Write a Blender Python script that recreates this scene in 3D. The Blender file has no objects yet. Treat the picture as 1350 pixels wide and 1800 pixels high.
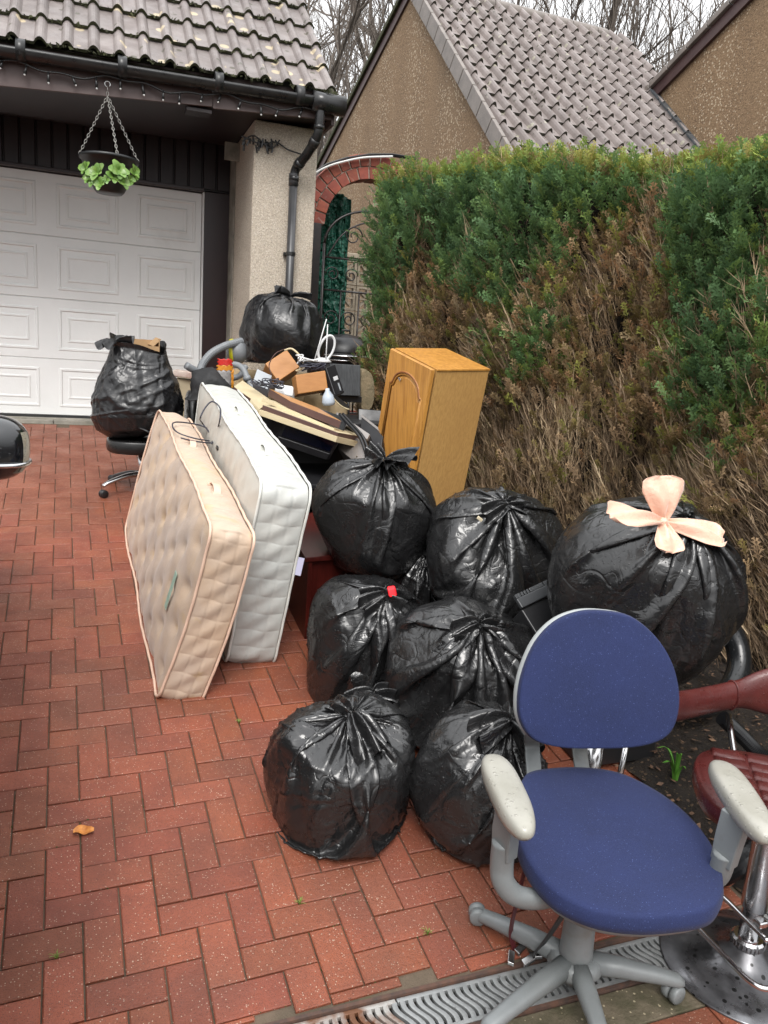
import bpy, math, random
import numpy as np
from mathutils import Vector, Matrix
random.seed(7)
PI = math.pi
scene = bpy.context.scene
C = scene.collection

# ------------------------------------------------------------------ camera
F_PX = 1350.0                                  # focal length in pixels of a 1350 x 1800 frame

def nz(v):
    v = np.array(v, float); return v / np.linalg.norm(v)
_X = nz((3625, -30, F_PX)); _Z = -nz((-459, 6557, F_PX)); _Z = nz(_Z - _X * (_Z @ _X)); _Y = np.cross(_Z, _X)
RW = np.array([_X, _Y, _Z])                    # camera (right, down, forward) -> world
CAM = np.array([0.0, 0.0, 1.70])
cam_data = bpy.data.cameras.new('camera')
cam = bpy.data.objects.new('camera', cam_data); C.objects.link(cam)
m = Matrix([[RW[i][0], -RW[i][1], -RW[i][2], CAM[i]] for i in range(3)] + [[0, 0, 0, 1]])
cam.matrix_world = m
cam_data.sensor_fit = 'VERTICAL'; cam_data.sensor_height = 24; cam_data.lens = 18.0
cam_data.clip_start = 0.05; cam_data.clip_end = 500
scene.camera = cam

# ------------------------------------------------------------------ sky, sun, exposure
world = bpy.data.worlds.new('World'); scene.world = world; world.use_nodes = True
wn = world.node_tree; bg = wn.nodes['Background']
sky = wn.nodes.new('ShaderNodeTexSky'); sky.sky_type = 'NISHITA'; sky.sun_disc = False
sky.sun_elevation = math.radians(48); sky.sun_rotation = math.radians(200)
sky.air_density = 1.6; sky.dust_density = 5.0; sky.ozone_density = 1.0
hs = wn.nodes.new('ShaderNodeHueSaturation'); hs.inputs['Saturation'].default_value = 0.12
mixc = wn.nodes.new('ShaderNodeMix'); mixc.data_type = 'RGBA'; mixc.inputs[0].default_value = 0.72
mixc.inputs[7].default_value = (9.0, 9.1, 9.25, 1)                    # the even grey of the cloud layer
wn.links.new(sky.outputs[0], hs.inputs['Color']); wn.links.new(hs.outputs[0], mixc.inputs[6])
tcw = wn.nodes.new('ShaderNodeTexCoord'); sxyz = wn.nodes.new('ShaderNodeSeparateXYZ'); mrw = wn.nodes.new('ShaderNodeMapRange')
mrw.inputs[1].default_value = 0; mrw.inputs[2].default_value = 1; mrw.inputs[3].default_value = .42; mrw.inputs[4].default_value = 1.26    # an overcast sky is brightest overhead
vmw = wn.nodes.new('ShaderNodeVectorMath'); vmw.operation = 'SCALE'
wn.links.new(tcw.outputs['Generated'], sxyz.inputs[0]); wn.links.new(sxyz.outputs[2], mrw.inputs[0]); wn.links.new(mixc.outputs[2], vmw.inputs[0]); wn.links.new(mrw.outputs[0], vmw.inputs['Scale'])
wn.links.new(vmw.outputs[0], bg.inputs[0])
bg.inputs[1].default_value = 0.145
sun_d = bpy.data.lights.new('sun', 'SUN'); sun_d.energy = 1.2; sun_d.angle = math.radians(25); sun_d.color = (1, .97, .93)
sun = bpy.data.objects.new('sun', sun_d); C.objects.link(sun)
sun.rotation_euler = (math.radians(42), 0, math.radians(-20))
scene.view_settings.view_transform = 'Standard'; scene.view_settings.look = 'None'
scene.view_settings.exposure = 0.82; scene.view_settings.gamma = 1.0; scene.view_settings.use_curve_mapping = False
scene.cycles.max_bounces = 8; scene.cycles.transparent_max_bounces = 8

# ------------------------------------------------------------------ measuring: a point seen at (x, y) of the photograph, at a known distance
def ray(x, y): return nz(RW @ np.array([x - 675.0, y - 900.0, F_PX]))
def on_plane(x, y, n, p0):
    d = ray(x, y); n = np.array(n, float); return CAM + d * (((np.array(p0, float) - CAM) @ n) / (d @ n))
def at(x, y, Y): return on_plane(x, y, (0, 1, 0), (0, Y, 0))
def atz(x, y, z): return on_plane(x, y, (0, 0, 1), (0, 0, z))
SL = 0.1508
def ground_z(y): return max(0.018, SL * y - 0.2123)
def gr(x, y):
    p = on_plane(x, y, (0, -SL, 1), (0, 0, -0.2123))
    return p if p[1] > 1.53 else atz(x, y, 0.018)
def depth(p): return float((RW.T @ (np.array(p, float) - CAM))[2])

# ------------------------------------------------------------------ objects
ORG = {}
def _tag(o, label=None, cat=None, group=None, kind=None):
    if label: o['label'] = label
    if cat: o['category'] = cat
    if group: o['group'] = group
    if kind: o['kind'] = kind
    return o
def thing(name, label, cat, loc=(0, 0, 0), group=None):
    o = bpy.data.objects.new(name, None); C.objects.link(o); o.empty_display_size = .1
    o.location = tuple(float(v) for v in loc); ORG[o.name] = np.array(loc, float)
    return _tag(o, label, cat, group)
def mesh_obj(name, V, Fc, mat, parent=None, smooth=False, loc=None, label=None, cat=None, group=None, kind=None, attr=None, mats=None, mi=None, bevel=0, seg=2, uv=None):
    """V are world coordinates; they are stored relative to the object's place"""
    V = np.asarray(V, float)
    if parent is not None: org = ORG[parent.name]; off = np.zeros(3)
    else:
        org = np.array(loc, float) if loc is not None else np.array([V[:, 0].mean(), V[:, 1].mean(), V[:, 2].min()]); off = org
    me = bpy.data.meshes.new(name)
    if isinstance(Fc, np.ndarray):
        nf, k = Fc.shape
        me.vertices.add(len(V)); me.vertices.foreach_set('co', (V - org).astype(np.float32).ravel())
        me.loops.add(nf * k); me.loops.foreach_set('vertex_index', Fc.astype(np.int32).ravel())
        me.polygons.add(nf); me.polygons.foreach_set('loop_start', np.arange(0, nf * k, k, dtype=np.int32))
        me.update(calc_edges=True)
    else:
        me.from_pydata((V - org).tolist(), [], Fc)
    if smooth: me.polygons.foreach_set('use_smooth', [True] * len(me.polygons))
    for mm in (mats or [mat]): me.materials.append(mm)
    if mi is not None: me.polygons.foreach_set('material_index', mi)
    if attr is not None:
        for an, av in attr.items():
            a = me.attributes.new(an, 'FLOAT', 'POINT'); a.data.foreach_set('value', np.asarray(av, np.float32))
    o = bpy.data.objects.new(name, me); C.objects.link(o)
    o.location = tuple(off)
    if parent is not None: o.parent = parent
    ORG[o.name] = org
    if bevel:
        b = o.modifiers.new('bevel', 'BEVEL'); b.width = bevel; b.segments = seg; b.limit_method = 'ANGLE'; b.angle_limit = math.radians(40)
        if not smooth:
            me.polygons.foreach_set('use_smooth', [True] * len(me.polygons))
            try:
                w = o.modifiers.new('wn', 'WEIGHTED_NORMAL')
            except Exception: pass
    me.update()
    return _tag(o, label, cat, group, kind)

class MB:
    def __init__(s): s.v = []; s.f = []; s.n = 0
    def add(s, V, Fc):
        V = np.asarray(V, float).reshape(-1, 3); k = s.n
        s.v.append(V); s.f += [tuple(int(i) + k for i in f) for f in Fc]; s.n += len(V); return s
    def build(s, name, mat, parent=None, **k): return mesh_obj(name, np.concatenate(s.v), s.f, mat, parent, **k)
BOXF = [(0, 3, 2, 1), (4, 5, 6, 7), (0, 1, 5, 4), (1, 2, 6, 5), (2, 3, 7, 6), (3, 0, 4, 7)]
def box_v(o, a, b, c):
    o, a, b, c = (np.array(t, float) for t in (o, a, b, c))
    return np.array([o, o + a, o + a + b, o + b, o + c, o + a + c, o + a + b + c, o + b + c])
def fbox(mb, o, a, b, c):
    if np.dot(np.cross(a, b), c) < 0: o = np.array(o, float) + np.array(c, float); c = -np.array(c, float)
    return mb.add(box_v(o, a, b, c), BOXF)
def abox(mb, x0, x1, y0, y1, z0, z1): return fbox(mb, (x0, y0, z0), (x1 - x0, 0, 0), (0, y1 - y0, 0), (0, 0, z1 - z0))
def frames(path):
    P = np.asarray(path, float); T = np.gradient(P, axis=0); T /= np.linalg.norm(T, axis=1)[:, None] + 1e-12
    n = np.cross(T[0], [0, 0, 1.0]); n = np.cross(T[0], [1.0, 0, 0]) if np.linalg.norm(n) < .1 else n; n /= np.linalg.norm(n)
    N = []
    for t in T:
        n = n - t * (n @ t); n /= np.linalg.norm(n); N.append(n)
    N = np.array(N); return P, T, N, np.cross(T, N)
def tube(mb, path, r, k=8, cap=True, flat=1.0):
    P, T, N, B = frames(path); n = len(P); r = np.broadcast_to(np.asarray(r, float), (n,))
    th = np.linspace(0, 2 * PI, k, endpoint=False)
    V = P[:, None] + r[:, None, None] * (np.cos(th)[None, :, None] * N[:, None] + flat * np.sin(th)[None, :, None] * B[:, None])
    F = [(i * k + j, i * k + (j + 1) % k, (i + 1) * k + (j + 1) % k, (i + 1) * k + j) for i in range(n - 1) for j in range(k)]
    if cap: F += [tuple(range(k))[::-1], tuple((n - 1) * k + j for j in range(k))]
    return mb.add(V.reshape(-1, 3), F)
def bez(pts, n=24):
    """smooth curve through points (Catmull-Rom)"""
    P = np.asarray(pts, float); Q = np.vstack([2 * P[0] - P[1], P, 2 * P[-1] - P[-2]]); out = []
    m = max(2, n // (len(P) - 1))
    for i in range(1, len(Q) - 2):
        for t in np.linspace(0, 1, m, endpoint=False):
            a, b, c, d = Q[i - 1], Q[i], Q[i + 1], Q[i + 2]
            out.append(.5 * ((2 * b) + (c - a) * t + (2 * a - 5 * b + 4 * c - d) * t * t + (3 * b - a - 3 * c + d) * t ** 3))
    out.append(P[-1]); return np.array(out)
def lathe(mb, prof, c, ax=(0, 0, 1), k=24):
    ax = nz(ax); a = np.cross(ax, (0, 1, .01)); a = nz(a); b = np.cross(ax, a)
    th = np.linspace(0, 2 * PI, k, endpoint=False); pr = np.array(prof, float); n = len(pr)
    V = np.array(c, float) + pr[:, 1][:, None, None] * ax + pr[:, 0][:, None, None] * (np.cos(th)[None, :, None] * a + np.sin(th)[None, :, None] * b)
    F = [(i * k + j, i * k + (j + 1) % k, (i + 1) * k + (j + 1) % k, (i + 1) * k + j) for i in range(n - 1) for j in range(k)]
    if pr[0, 0] > 1e-5: F.append(tuple(range(k))[::-1])
    if pr[-1, 0] > 1e-5: F.append(tuple((n - 1) * k + j for j in range(k)))
    return mb.add(V.reshape(-1, 3), F)
def slab_from_outline(mb, O, t, n, dome=0.0, edge=.35, rings=(1, .97, .9, .75, .5, .2)):
    """cushion: closed outline O (k,3) in a plane with normal n, thickness t, rounded rim, domed top"""
    O = np.asarray(O, float); n = nz(n); c = O.mean(0); k = len(O); V = []; R = []
    for s, h in ((.6, -t), (.93, -t), (.985, -t * .85), (1.0, -t * .5), (.985, -t * .12)): R.append((s, h))
    for q in rings[1:]: R.append((q, dome * (1 - q * q) ))
    for s, h in R: V.append(c + (O - c) * s + n * h)
    V = np.concatenate(V); m = len(R)
    F = [(i * k + j, i * k + (j + 1) % k, (i + 1) * k + (j + 1) % k, (i + 1) * k + j) for i in range(m - 1) for j in range(k)]
    F += [tuple(range(k))[::-1], tuple((m - 1) * k + j for j in range(k))]
    return mb.add(V, F)

# ------------------------------------------------------------------ materials (all procedural)
def M(name, col, rough=.5, col2=None, nscale=6, ndetail=6, thr=(.35, .65), metal=0, bump=None, spec=.5, specks=None, rough2=None, grain=None, drops=None, crease=None, sheen=0, coat=0, objvar=0, stain=None, coords='Object', trans=0, emit=None):
    mt = bpy.data.materials.new(name); mt.use_nodes = True; nt = mt.node_tree; N = nt.nodes; L = nt.links
    p = N['Principled BSDF']; p.inputs['Roughness'].default_value = rough; p.inputs['Metallic'].default_value = metal
    p.inputs['Specular IOR Level'].default_value = spec; p.inputs['Coat Weight'].default_value = coat; p.inputs['Coat Roughness'].default_value = .15
    if sheen: p.inputs['Sheen Weight'].default_value = sheen; p.inputs['Sheen Roughness'].default_value = .4
    if coords == 'World': co = N.new('ShaderNodeNewGeometry').outputs['Position']
    else: co = N.new('ShaderNodeTexCoord').outputs[coords]
    def rgb(c): return (c[0], c[1], c[2], 1)
    def noise(sc, det=5, ro=.6, dist=0, vec=None, typ=None):
        n = N.new('ShaderNodeTexNoise'); n.inputs['Scale'].default_value = sc; n.inputs['Detail'].default_value = det; n.inputs['Roughness'].default_value = ro; n.inputs['Distortion'].default_value = dist
        if typ: n.noise_type = typ
        L.new(vec or co, n.inputs['Vector']); return n.outputs[0]
    def rng(x, a, b, c=0, d=1):
        r = N.new('ShaderNodeMapRange'); r.inputs[1].default_value = a; r.inputs[2].default_value = b; r.inputs[3].default_value = c; r.inputs[4].default_value = d
        L.new(x, r.inputs[0]); return r.outputs[0]
    def mix(f, a, b, mode='MIX'):
        x = N.new('ShaderNodeMix'); x.data_type = 'RGBA'; x.blend_type = mode
        if isinstance(f, (int, float)): x.inputs[0].default_value = f
        else: L.new(f, x.inputs[0])
        for i, v in ((6, a), (7, b)):
            if isinstance(v, tuple): x.inputs[i].default_value = rgb(v)
            else: L.new(v, x.inputs[i])
        return x.outputs[2]
    def math_(op, a, b):
        x = N.new('ShaderNodeMath'); x.operation = op
        for i, v in ((0, a), (1, b)):
            if isinstance(v, (int, float)): x.inputs[i].default_value = v
            else: L.new(v, x.inputs[i])
        return x.outputs[0]
    c = tuple(col)
    if col2 is not None: c = mix(rng(noise(nscale, ndetail), *thr), tuple(col), tuple(col2))
    if grain:                                   # wood grain / weave: (stretch vector, scale, colour, amount)
        mp = N.new('ShaderNodeMapping'); mp.inputs['Scale'].default_value = grain[0]; L.new(co, mp.inputs['Vector'])
        if len(grain) > 4: mp.inputs['Rotation'].default_value = grain[4]
        g = noise(grain[1], 8, .65, .6, mp.outputs[0]); c = mix(rng(g, .42, .62, 0, grain[3]), c, tuple(grain[2]))
    if stain: c = mix(rng(noise(stain[0], 4, .55, .3), stain[2], stain[2] + .12, 0, stain[3]), c, tuple(stain[1]))
    if specks:                                  # (scale, colour, share[, second colour, share])
        for i in range(0, len(specks) - 1, 2):
            v = N.new('ShaderNodeTexVoronoi'); v.inputs['Scale'].default_value = specks[0] * (1 + .37 * i); L.new(co, v.inputs['Vector'])
            sh = N.new('ShaderNodeSeparateColor'); L.new(v.outputs['Color'], sh.inputs[0])
            m1 = rng(sh.outputs[0], 1 - specks[i + 2] - .001, 1 - specks[i + 2]); m2 = rng(v.outputs['Distance'], .42, .36)
            c = mix(math_('MULTIPLY', m1, m2), c, tuple(specks[i + 1]))
    if objvar:
        oi = N.new('ShaderNodeObjectInfo'); h = N.new('ShaderNodeHueSaturation')
        L.new(rng(oi.outputs['Random'], 0, 1, 1 - objvar, 1 + objvar), h.inputs['Value']); 
        if isinstance(c, tuple): h.inputs['Color'].default_value = rgb(c)
        else: L.new(c, h.inputs['Color'])
        L.new(rng(math_('FRACT', math_('MULTIPLY', oi.outputs['Random'], 17.3), 0), 0, 1, .5 - objvar * .02, .5 + objvar * .02), h.inputs['Hue'])
        c = h.outputs[0]
    if isinstance(c, tuple): p.inputs['Base Color'].default_value = rgb(c)
    else: L.new(c, p.inputs['Base Color'])
    if rough2 is not None: L.new(rng(noise(rough2[1], 5), .38, .62, rough, rough2[0]), p.inputs['Roughness'])
    prev = None
    def bmp(h, dist, st=1.0):
        nonlocal prev
        b = N.new('ShaderNodeBump'); b.inputs['Distance'].default_value = dist; b.inputs['Strength'].default_value = st; L.new(h, b.inputs['Height'])
        if prev is not None: L.new(prev, b.inputs['Normal'])
        prev = b.outputs[0]
    if crease:                                  # long sharp creases of thin film: (scale, distance)
        n1 = noise(crease[0], 1, .3, 1.0); r1 = math_('ABSOLUTE', math_('SUBTRACT', n1, .5), 0)
        bmp(math_('MINIMUM', r1, .06), crease[1] * 8)
        n2 = noise(crease[0] * 2.3, 1.5, .4, 1.2); r2 = math_('ABSOLUTE', math_('SUBTRACT', n2, .5), 0)
        bmp(math_('MINIMUM', r2, .08), crease[1] * 3)
        v = N.new('ShaderNodeTexVoronoi'); v.inputs['Scale'].default_value = crease[0] * 2.2; v.feature = 'SMOOTH_F1'; v.inputs['Smoothness'].default_value = .15
        mv = N.new('ShaderNodeVectorMath'); mv.operation = 'MULTIPLY_ADD'
        nn = N.new('ShaderNodeTexNoise'); nn.inputs['Scale'].default_value = crease[0]; L.new(co, nn.inputs['Vector'])
        L.new(nn.outputs['Color'], mv.inputs[0]); mv.inputs[1].default_value = (.09, .09, .09); L.new(co, mv.inputs[2]); L.new(mv.outputs[0], v.inputs['Vector'])
        bmp(v.outputs['Distance'], crease[1] * 1.6)
    if bump:
        for i in range(0, len(bump), 2): bmp(noise(bump[i], 6, .65), bump[i + 1])
    if drops:                                   # rain drops: (scale, share, height)
        v = N.new('ShaderNodeTexVoronoi'); v.inputs['Scale'].default_value = drops[0]; L.new(co, v.inputs['Vector'])
        sh = N.new('ShaderNodeSeparateColor'); L.new(v.outputs['Color'], sh.inputs[0])
        ra = rng(sh.outputs[1], 0, 1, .12, .42)
        d = math_('SUBTRACT', ra, v.outputs['Distance']); d = math_('MAXIMUM', d, 0); d = math_('POWER', d, .5)
        k = rng(sh.outputs[0], 1 - drops[1] - .001, 1 - drops[1]); bmp(math_('MULTIPLY', d, k), drops[2] * 2)
    if specks and len(specks) > 0 and bump is None: pass
    if prev is not None: L.new(prev, p.inputs['Normal'])
    if trans: p.inputs['Transmission Weight'].default_value = trans
    if emit: p.inputs['Emission Color'].default_value = rgb(emit[0]); p.inputs['Emission Strength'].default_value = emit[1]
    return mt
# ================================================================== SETTING
R_ = np.random.RandomState(3)
m_brick = M('clay_paver', (.275, .074, .036), .35, (.195, .056, .032), 5, 5, (.35, .65), coords='World', specks=(230, (.46, .33, .25), .07, (.09, .032, .020), .30), bump=(260, .0022, 60, .0030), rough2=(.62, 5), objvar=.18, stain=(1.6, (.17, .058, .034), .50, .6))
m_joint = M('sanded_joint', (.13, .095, .066), .9, (.075, .06, .04), 9, 6, coords='World', bump=(150, .003), stain=(5, (.06, .075, .015), .62, .7))
m_earth = M('earth', (.045, .03, .02), .95, (.02, .014, .01), 12, 8, coords='World', bump=(30, .03, 120, .01), specks=(60, (.16, .1, .06), .12, (.10, .07, .03), .15))
m_conc = M('worn_concrete', (.36, .33, .28), .7, (.20, .19, .16), 9, 7, coords='World', bump=(90, .002), stain=(3, (.12, .11, .08), .55, .6))
m_moss = M('mossy_mortar', (.13, .105, .07), .75, (.055, .05, .025), 14, 8, coords='World', bump=(60, .005, 200, .002), specks=(120, (.35, .3, .2), .06))

# ground sheet out to the horizon
ys = [-60, 1.53, 7.45, 7.9, 60, 160]; V = []
for y in ys:
    z = -.035 if y <= 1.53 else (SL * y - .2123 - .05 if y <= 7.45 else .86)
    for x in (-120, 120): V.append((x, y, z))
mesh_obj('ground', V, [(2 * i, 2 * i + 1, 2 * i + 3, 2 * i + 2) for i in range(5)], m_earth, loc=(0, 0, 0), kind='structure')

drive = thing('driveway', None, None, (0, 1.6, 0)); drive['kind'] = 'structure'; drive['label'] = 'wet red herringbone block paving sloping up to the garage'
EX = nz((.99941, .03446, SL * .03446)); EY = nz((-.03408, .98822, SL * .98822)); EN = nz(np.cross(EX, EY)); O0 = np.array([-.1492, 2.0097, .0908])
def lat(i, j): return O0 + EX * i * .1 + EY * j * .1
def quadgrid(p00, p10, p11, p01): return [p00, p10, p11, p01]
bed = MB()
bed.add([np.array((-3.0, 1.60, SL * 1.60 - .2123 - .009)), np.array((2.6, 1.60, SL * 1.60 - .2123 - .009)), np.array((2.6, 7.42, SL * 7.42 - .2123 - .009)), np.array((-3.0, 7.42, SL * 7.42 - .2123 - .009))], [(0, 1, 2, 3)])
bed.add([(-3, -1, .004), (3.2, -1, .004), (3.2, 1.34, .004), (-3, 1.34, .004)], [(0, 1, 2, 3)])
bed.build('joint_bed', m_joint, drive, loc=None)
def brick_mesh(u0, u1, v0, v1, g=.0022, ch=.0034, h=.03):
    a = np.array([(u0 + g, v0 + g), (u1 - g, v0 + g), (u1 - g, v1 - g), (u0 + g, v1 - g)]); c = a.mean(0); s = np.sign(a - c)
    V = [(x, y, -h) for x, y in a] + [(x, y, -ch * .8) for x, y in a] + [(x, y, 0) for x, y in a - s * ch]
    F = [(0, 1, 5, 4), (1, 2, 6, 5), (2, 3, 7, 6), (3, 0, 4, 7), (4, 5, 9, 8), (5, 6, 10, 9), (6, 7, 11, 10), (7, 4, 8, 11), (8, 9, 10, 11)]
    return np.array(V), F
def world_of(V, o, ex, ey, en): return o + V[:, :1] * ex + V[:, 1:2] * ey + V[:, 2:] * en
cells = []
for j in range(-5, 54):
    for i in range(-14, 24):
        k = (j - i) % 4
        if k == 0: cells.append((i, i + 2, j, j + 1))
        elif k == 1: cells.append((i, i + 1, j, j + 2))
full = []; cut = []
for (a, b, c, d) in cells:
    lo = lat((a + b) / 2, c)[1]
    if lo < 1.612:
        vmin = (1.612 - O0[1] - EX[1] * (a + b) * .05) / EY[1] / .1
        if vmin > d - .12: continue
        cut.append((a, b, max(c, vmin), d))
    elif lat(a, d)[1] < 7.38: full.append((a, b, c, d))
def vis(q):
    p = lat((q[0] + q[1]) / 2, (q[2] + q[3]) / 2); x = (RW.T @ (p - CAM)); X_, Y_ = 675 + 1350 * x[0] / x[2], 900 + 1350 * x[1] / x[2]
    return x[2], X_, Y_
keep = []; rest = []
def shown(q):
    d_, X_, Y_ = vis(q)
    return -40 < X_ < 1390 and -20 < Y_ < 1850 and lat(q[0], q[2])[0] < 1.65
ordr = sorted([q for q in full + cut if shown(q)], key=lambda q: vis(q)[0] + (0 if vis(q)[1] < 560 or vis(q)[2] > 1480 else 2.0))
keepset = set(ordr[:270])
Mh, Fh = brick_mesh(-.1, .1, -.05, .05); me_b = bpy.data.meshes.new('brick'); me_b.from_pydata(Mh.tolist(), [], Fh); me_b.materials.append(m_brick)
def jitter(): return np.array([0, 0, R_.uniform(-.0018, .0018)])
restmb = MB()
for q in full + cut:
    a, b, c, d = q; w = (b - a) * .1; h = (d - c) * .1; cen = lat((a + b) / 2, (c + d) / 2) + EN * R_.uniform(-.0018, .0018)
    hz = (b - a) == 2 and abs(h - .1) < 1e-6; vt = (b - a) == 1 and abs(h - .2) < 1e-6
    tx, ty = R_.normal(0, .006, 2); ex = nz(EX + EN * tx); en = nz(EN - EX * tx - EY * ty); ey = np.cross(en, ex); ex = np.cross(ey, en)
    if q in keepset and (hz or vt):
        o = bpy.data.objects.new('brick', me_b); C.objects.link(o); o.parent = drive
        u, v = (ex, ey) if hz else (ey, -ex)
        mw = Matrix([[u[r], v[r], en[r], cen[r] - ORG['driveway'][r]] for r in range(3)] + [[0, 0, 0, 1]]); o.matrix_local = mw
    else:
        V_, F_ = brick_mesh(-w / 2, w / 2, -h / 2, h / 2); W = world_of(V_, cen, ex, ey, en)
        if q in keepset: mesh_obj('brick', W, F_, m_brick, drive)
        else: restmb.add(W, F_)
restmb.build('far_bricks', m_brick, drive, kind='stuff')
# flat courses on the near side of the channel
for j in range(0, 5):
    for i in range(-2, 13):
        x0 = .55 + i * .2 + (j % 2) * .1; y1 = 1.335 - j * .1
        if x0 > 2.6: continue
        V_, F_ = brick_mesh(0, .2, -.1, 0); mesh_obj('brick', world_of(V_, np.array([x0, y1, .016 + R_.uniform(-.0015, .0015)]), np.array([1, 0, 0.]), np.array([0, 1, 0.]), np.array([0, 0, 1.])), F_, m_brick, drive)
mb = MB(); abox(mb, -3, 3.2, 1.34, 1.452, -.03, .012); mb.build('mortar_haunch', m_moss, drive, bevel=.004)

# channel drain: two steel gratings with wavy slots in a recessed frame
m_steel = M('galvanised_steel', (.36, .37, .37), .42, (.26, .27, .27), 20, 6, metal=.55, coords='World', bump=(140, .0006), specks=(90, (.2, .2, .2), .06))
m_rusty = M('rusty_steel', (.40, .39, .37), .5, (.16, .07, .035), 9, 6, (.42, .6), metal=.3, coords='World', bump=(140, .0008))
m_dark = M('black_void', (.008, .007, .006), .9)
m_brownrust = M('rusted_rim', (.12, .06, .04), .7, (.05, .035, .03), 30, coords='World')
dr = thing('drain_channel', 'narrow steel drain channel with wavy slots crossing the foot of the driveway', 'drain', (1.0, 1.53, 0))
mb = MB()
abox(mb, -3, 3.1, 1.455, 1.465, -.02, .018); abox(mb, -3, 3.1, 1.595, 1.606, -.02, .024); mb.build('channel_rim', m_brownrust, dr)
mb = MB(); mb.add([(-3, 1.46, -.03), (3.1, 1.46, -.03), (3.1, 1.60, -.03), (-3, 1.60, -.03)], [(0, 1, 2, 3)]); mb.build('channel_bottom', m_dark, dr)
def grating(x0, x1, mat):
    mb = MB(); y0, y1 = 1.468, 1.593; z1, z0 = .016, .002; n = int(round((x1 - x0) / .0235)); p = (x1 - x0) / n; K = 12
    yy = np.linspace(y0 + .012, y1 - .012, K); wave = .011 * np.sin((yy - y0) / (y1 - y0) * 2 * PI) + (yy - y0) * -.12
    for s in range(n):
        c = x0 + (s + .5) * p; hw = p * .33; V = []
        for y, w in zip(yy, wave):
            for dx, z in ((-hw, z0), (hw, z0), (hw, z1), (-hw, z1)): V.append((c + w + dx, y, z))
        F = [(4 * i + a, 4 * i + (a + 1) % 4, 4 * i + 4 + (a + 1) % 4, 4 * i + 4 + a) for i in range(K - 1) for a in range(4)]
        mb.add(V, [f[::-1] for f in F])
    abox(mb, x0 + .001, x1 - .001, y0, y0 + .0135, z0, z1 + .0004); abox(mb, x0 + .001, x1 - .001, y1 - .0135, y1, z0, z1 + .0004)
    return mb.build('grating', mat, dr, bevel=.0012, seg=1)
xs = [-.45, .22, .735, 1.245, 1.755, 2.27]
for a, b, mt in zip(xs[:-1], xs[1:], (m_rusty, m_rusty, m_steel, m_steel, m_steel)): grating(a + .001, b - .001, mt)

# soil bed under the hedge and the apron at the garage door
nx, ny = 60, 70; gx, gy = np.meshgrid(np.linspace(1.98, 4.4, nx), np.linspace(1.62, 6.6, ny), indexing='ij')
gz = SL * gy - .2123 + .012 + .035 * np.clip((gx - 1.98) / .2, 0, 1) + .012 * np.sin(gx * 23) * np.sin(gy * 19 + gx * 5) + R_.normal(0, .006, gx.shape)
V = np.stack([gx, gy, gz], -1).reshape(-1, 3); idx = np.arange(nx * ny).reshape(nx, ny)
mesh_obj('soil', V, np.stack([idx[:-1, :-1], idx[1:, :-1], idx[1:, 1:], idx[:-1, 1:]], -1).reshape(-1, 4), m_earth, smooth=True, kind='structure')
mb = MB(); x = -3.0; ap = thing('doorstep_kerb', None, None, (0, 7.42, .9)); ap['kind'] = 'structure'
while x < 1.2:
    w = .44; mb = MB(); abox(mb, x, x + w - .006, 7.39, 7.47, .84, .925 + R_.uniform(0, .003)); mb.build('kerb_stone', m_conc, ap, bevel=.004); x += w
mb = MB(); abox(mb, -3, 1.16, 7.471, 7.62, .84, .936); mb.build('threshold', m_conc, ap, bevel=.003)

# ------------------------------------------------------------------ garage
m_pebble = M('pebbledash', (.66, .575, .47), .85, (.52, .44, .35), 70, 3, (.4, .6), coords='World', bump=(110, .014, 60, .006), specks=(120, (.78, .72, .64), .34, (.17, .11, .08), .18))
m_pebble2 = M('weathered_pebbledash', (.40, .32, .25), .85, (.27, .21, .16), 70, 3, (.4, .6), coords='World', bump=(150, .010, 60, .004), specks=(170, (.58, .5, .42), .3, (.12, .08, .06), .2))
m_white = M('white_steel_door', (.80, .81, .80), .38, (.74, .75, .74), 1.4, 4, coords='World', bump=(160, .0006, 6, .004), stain=(1.1, (.48, .47, .44), .60, .35))
m_clad = M('dark_brown_cladding', (.014, .009, .010), .42, (.022, .012, .013), 6, 5, coords='World', grain=((60, 60, 2), 1, (.03, .016, .016), .3))
m_jamb = M('dark_red_brown_paint', (.017, .007, .008), .35, (.024, .009, .010), 5, coords='World')
m_fascia = M('faded_brown_fascia', (.085, .055, .052), .5, (.12, .085, .08), 4, 6, coords='World', stain=(2.5, (.05, .035, .035), .55, .5))
m_gut = M('black_gutter_plastic', (.012, .012, .013), .22, (.02, .02, .02), 12, coords='World', rough2=(.45, 6), bump=(40, .0008))
m_pipe = M('grey_black_pipe', (.035, .035, .038), .35, (.05, .05, .052), 8, coords='World')
m_tile = M('garage_roof_tile', (.225, .195, .185), .36, (.16, .135, .128), 8, 6, coords='World', bump=(90, .003), objvar=.12, specks=(11, (.42, .35, .24), .13, (.09, .08, .06), .1), stain=(3, (.14, .115, .105), .55, .5), rough2=(.65, 7))
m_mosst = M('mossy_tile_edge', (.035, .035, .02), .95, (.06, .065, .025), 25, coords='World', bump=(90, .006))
ZT = lambda x: .021 * (x - 1.7) + .027
ZF = lambda x: 3.425 + .07 * (x - 1.7)
gar = thing('garage', 'garage with white panelled door, dark cladding and pebbledash pier', 'building', (1.16, 7.5, .9))
PX0, PX1, PY = 1.155, 1.665, 6.40
mb = MB(); abox(mb, PX0, PX1, PY, 9.5, .3, 3.40); mb.build('pebbledash_pier', m_pebble, gar, bevel=.015)
mb = MB(); abox(mb, 1.143, 1.153, 7.22, 7.485, .90, 3.40); mb.build('plaster_strip', m_conc, gar, bevel=.002)
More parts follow.
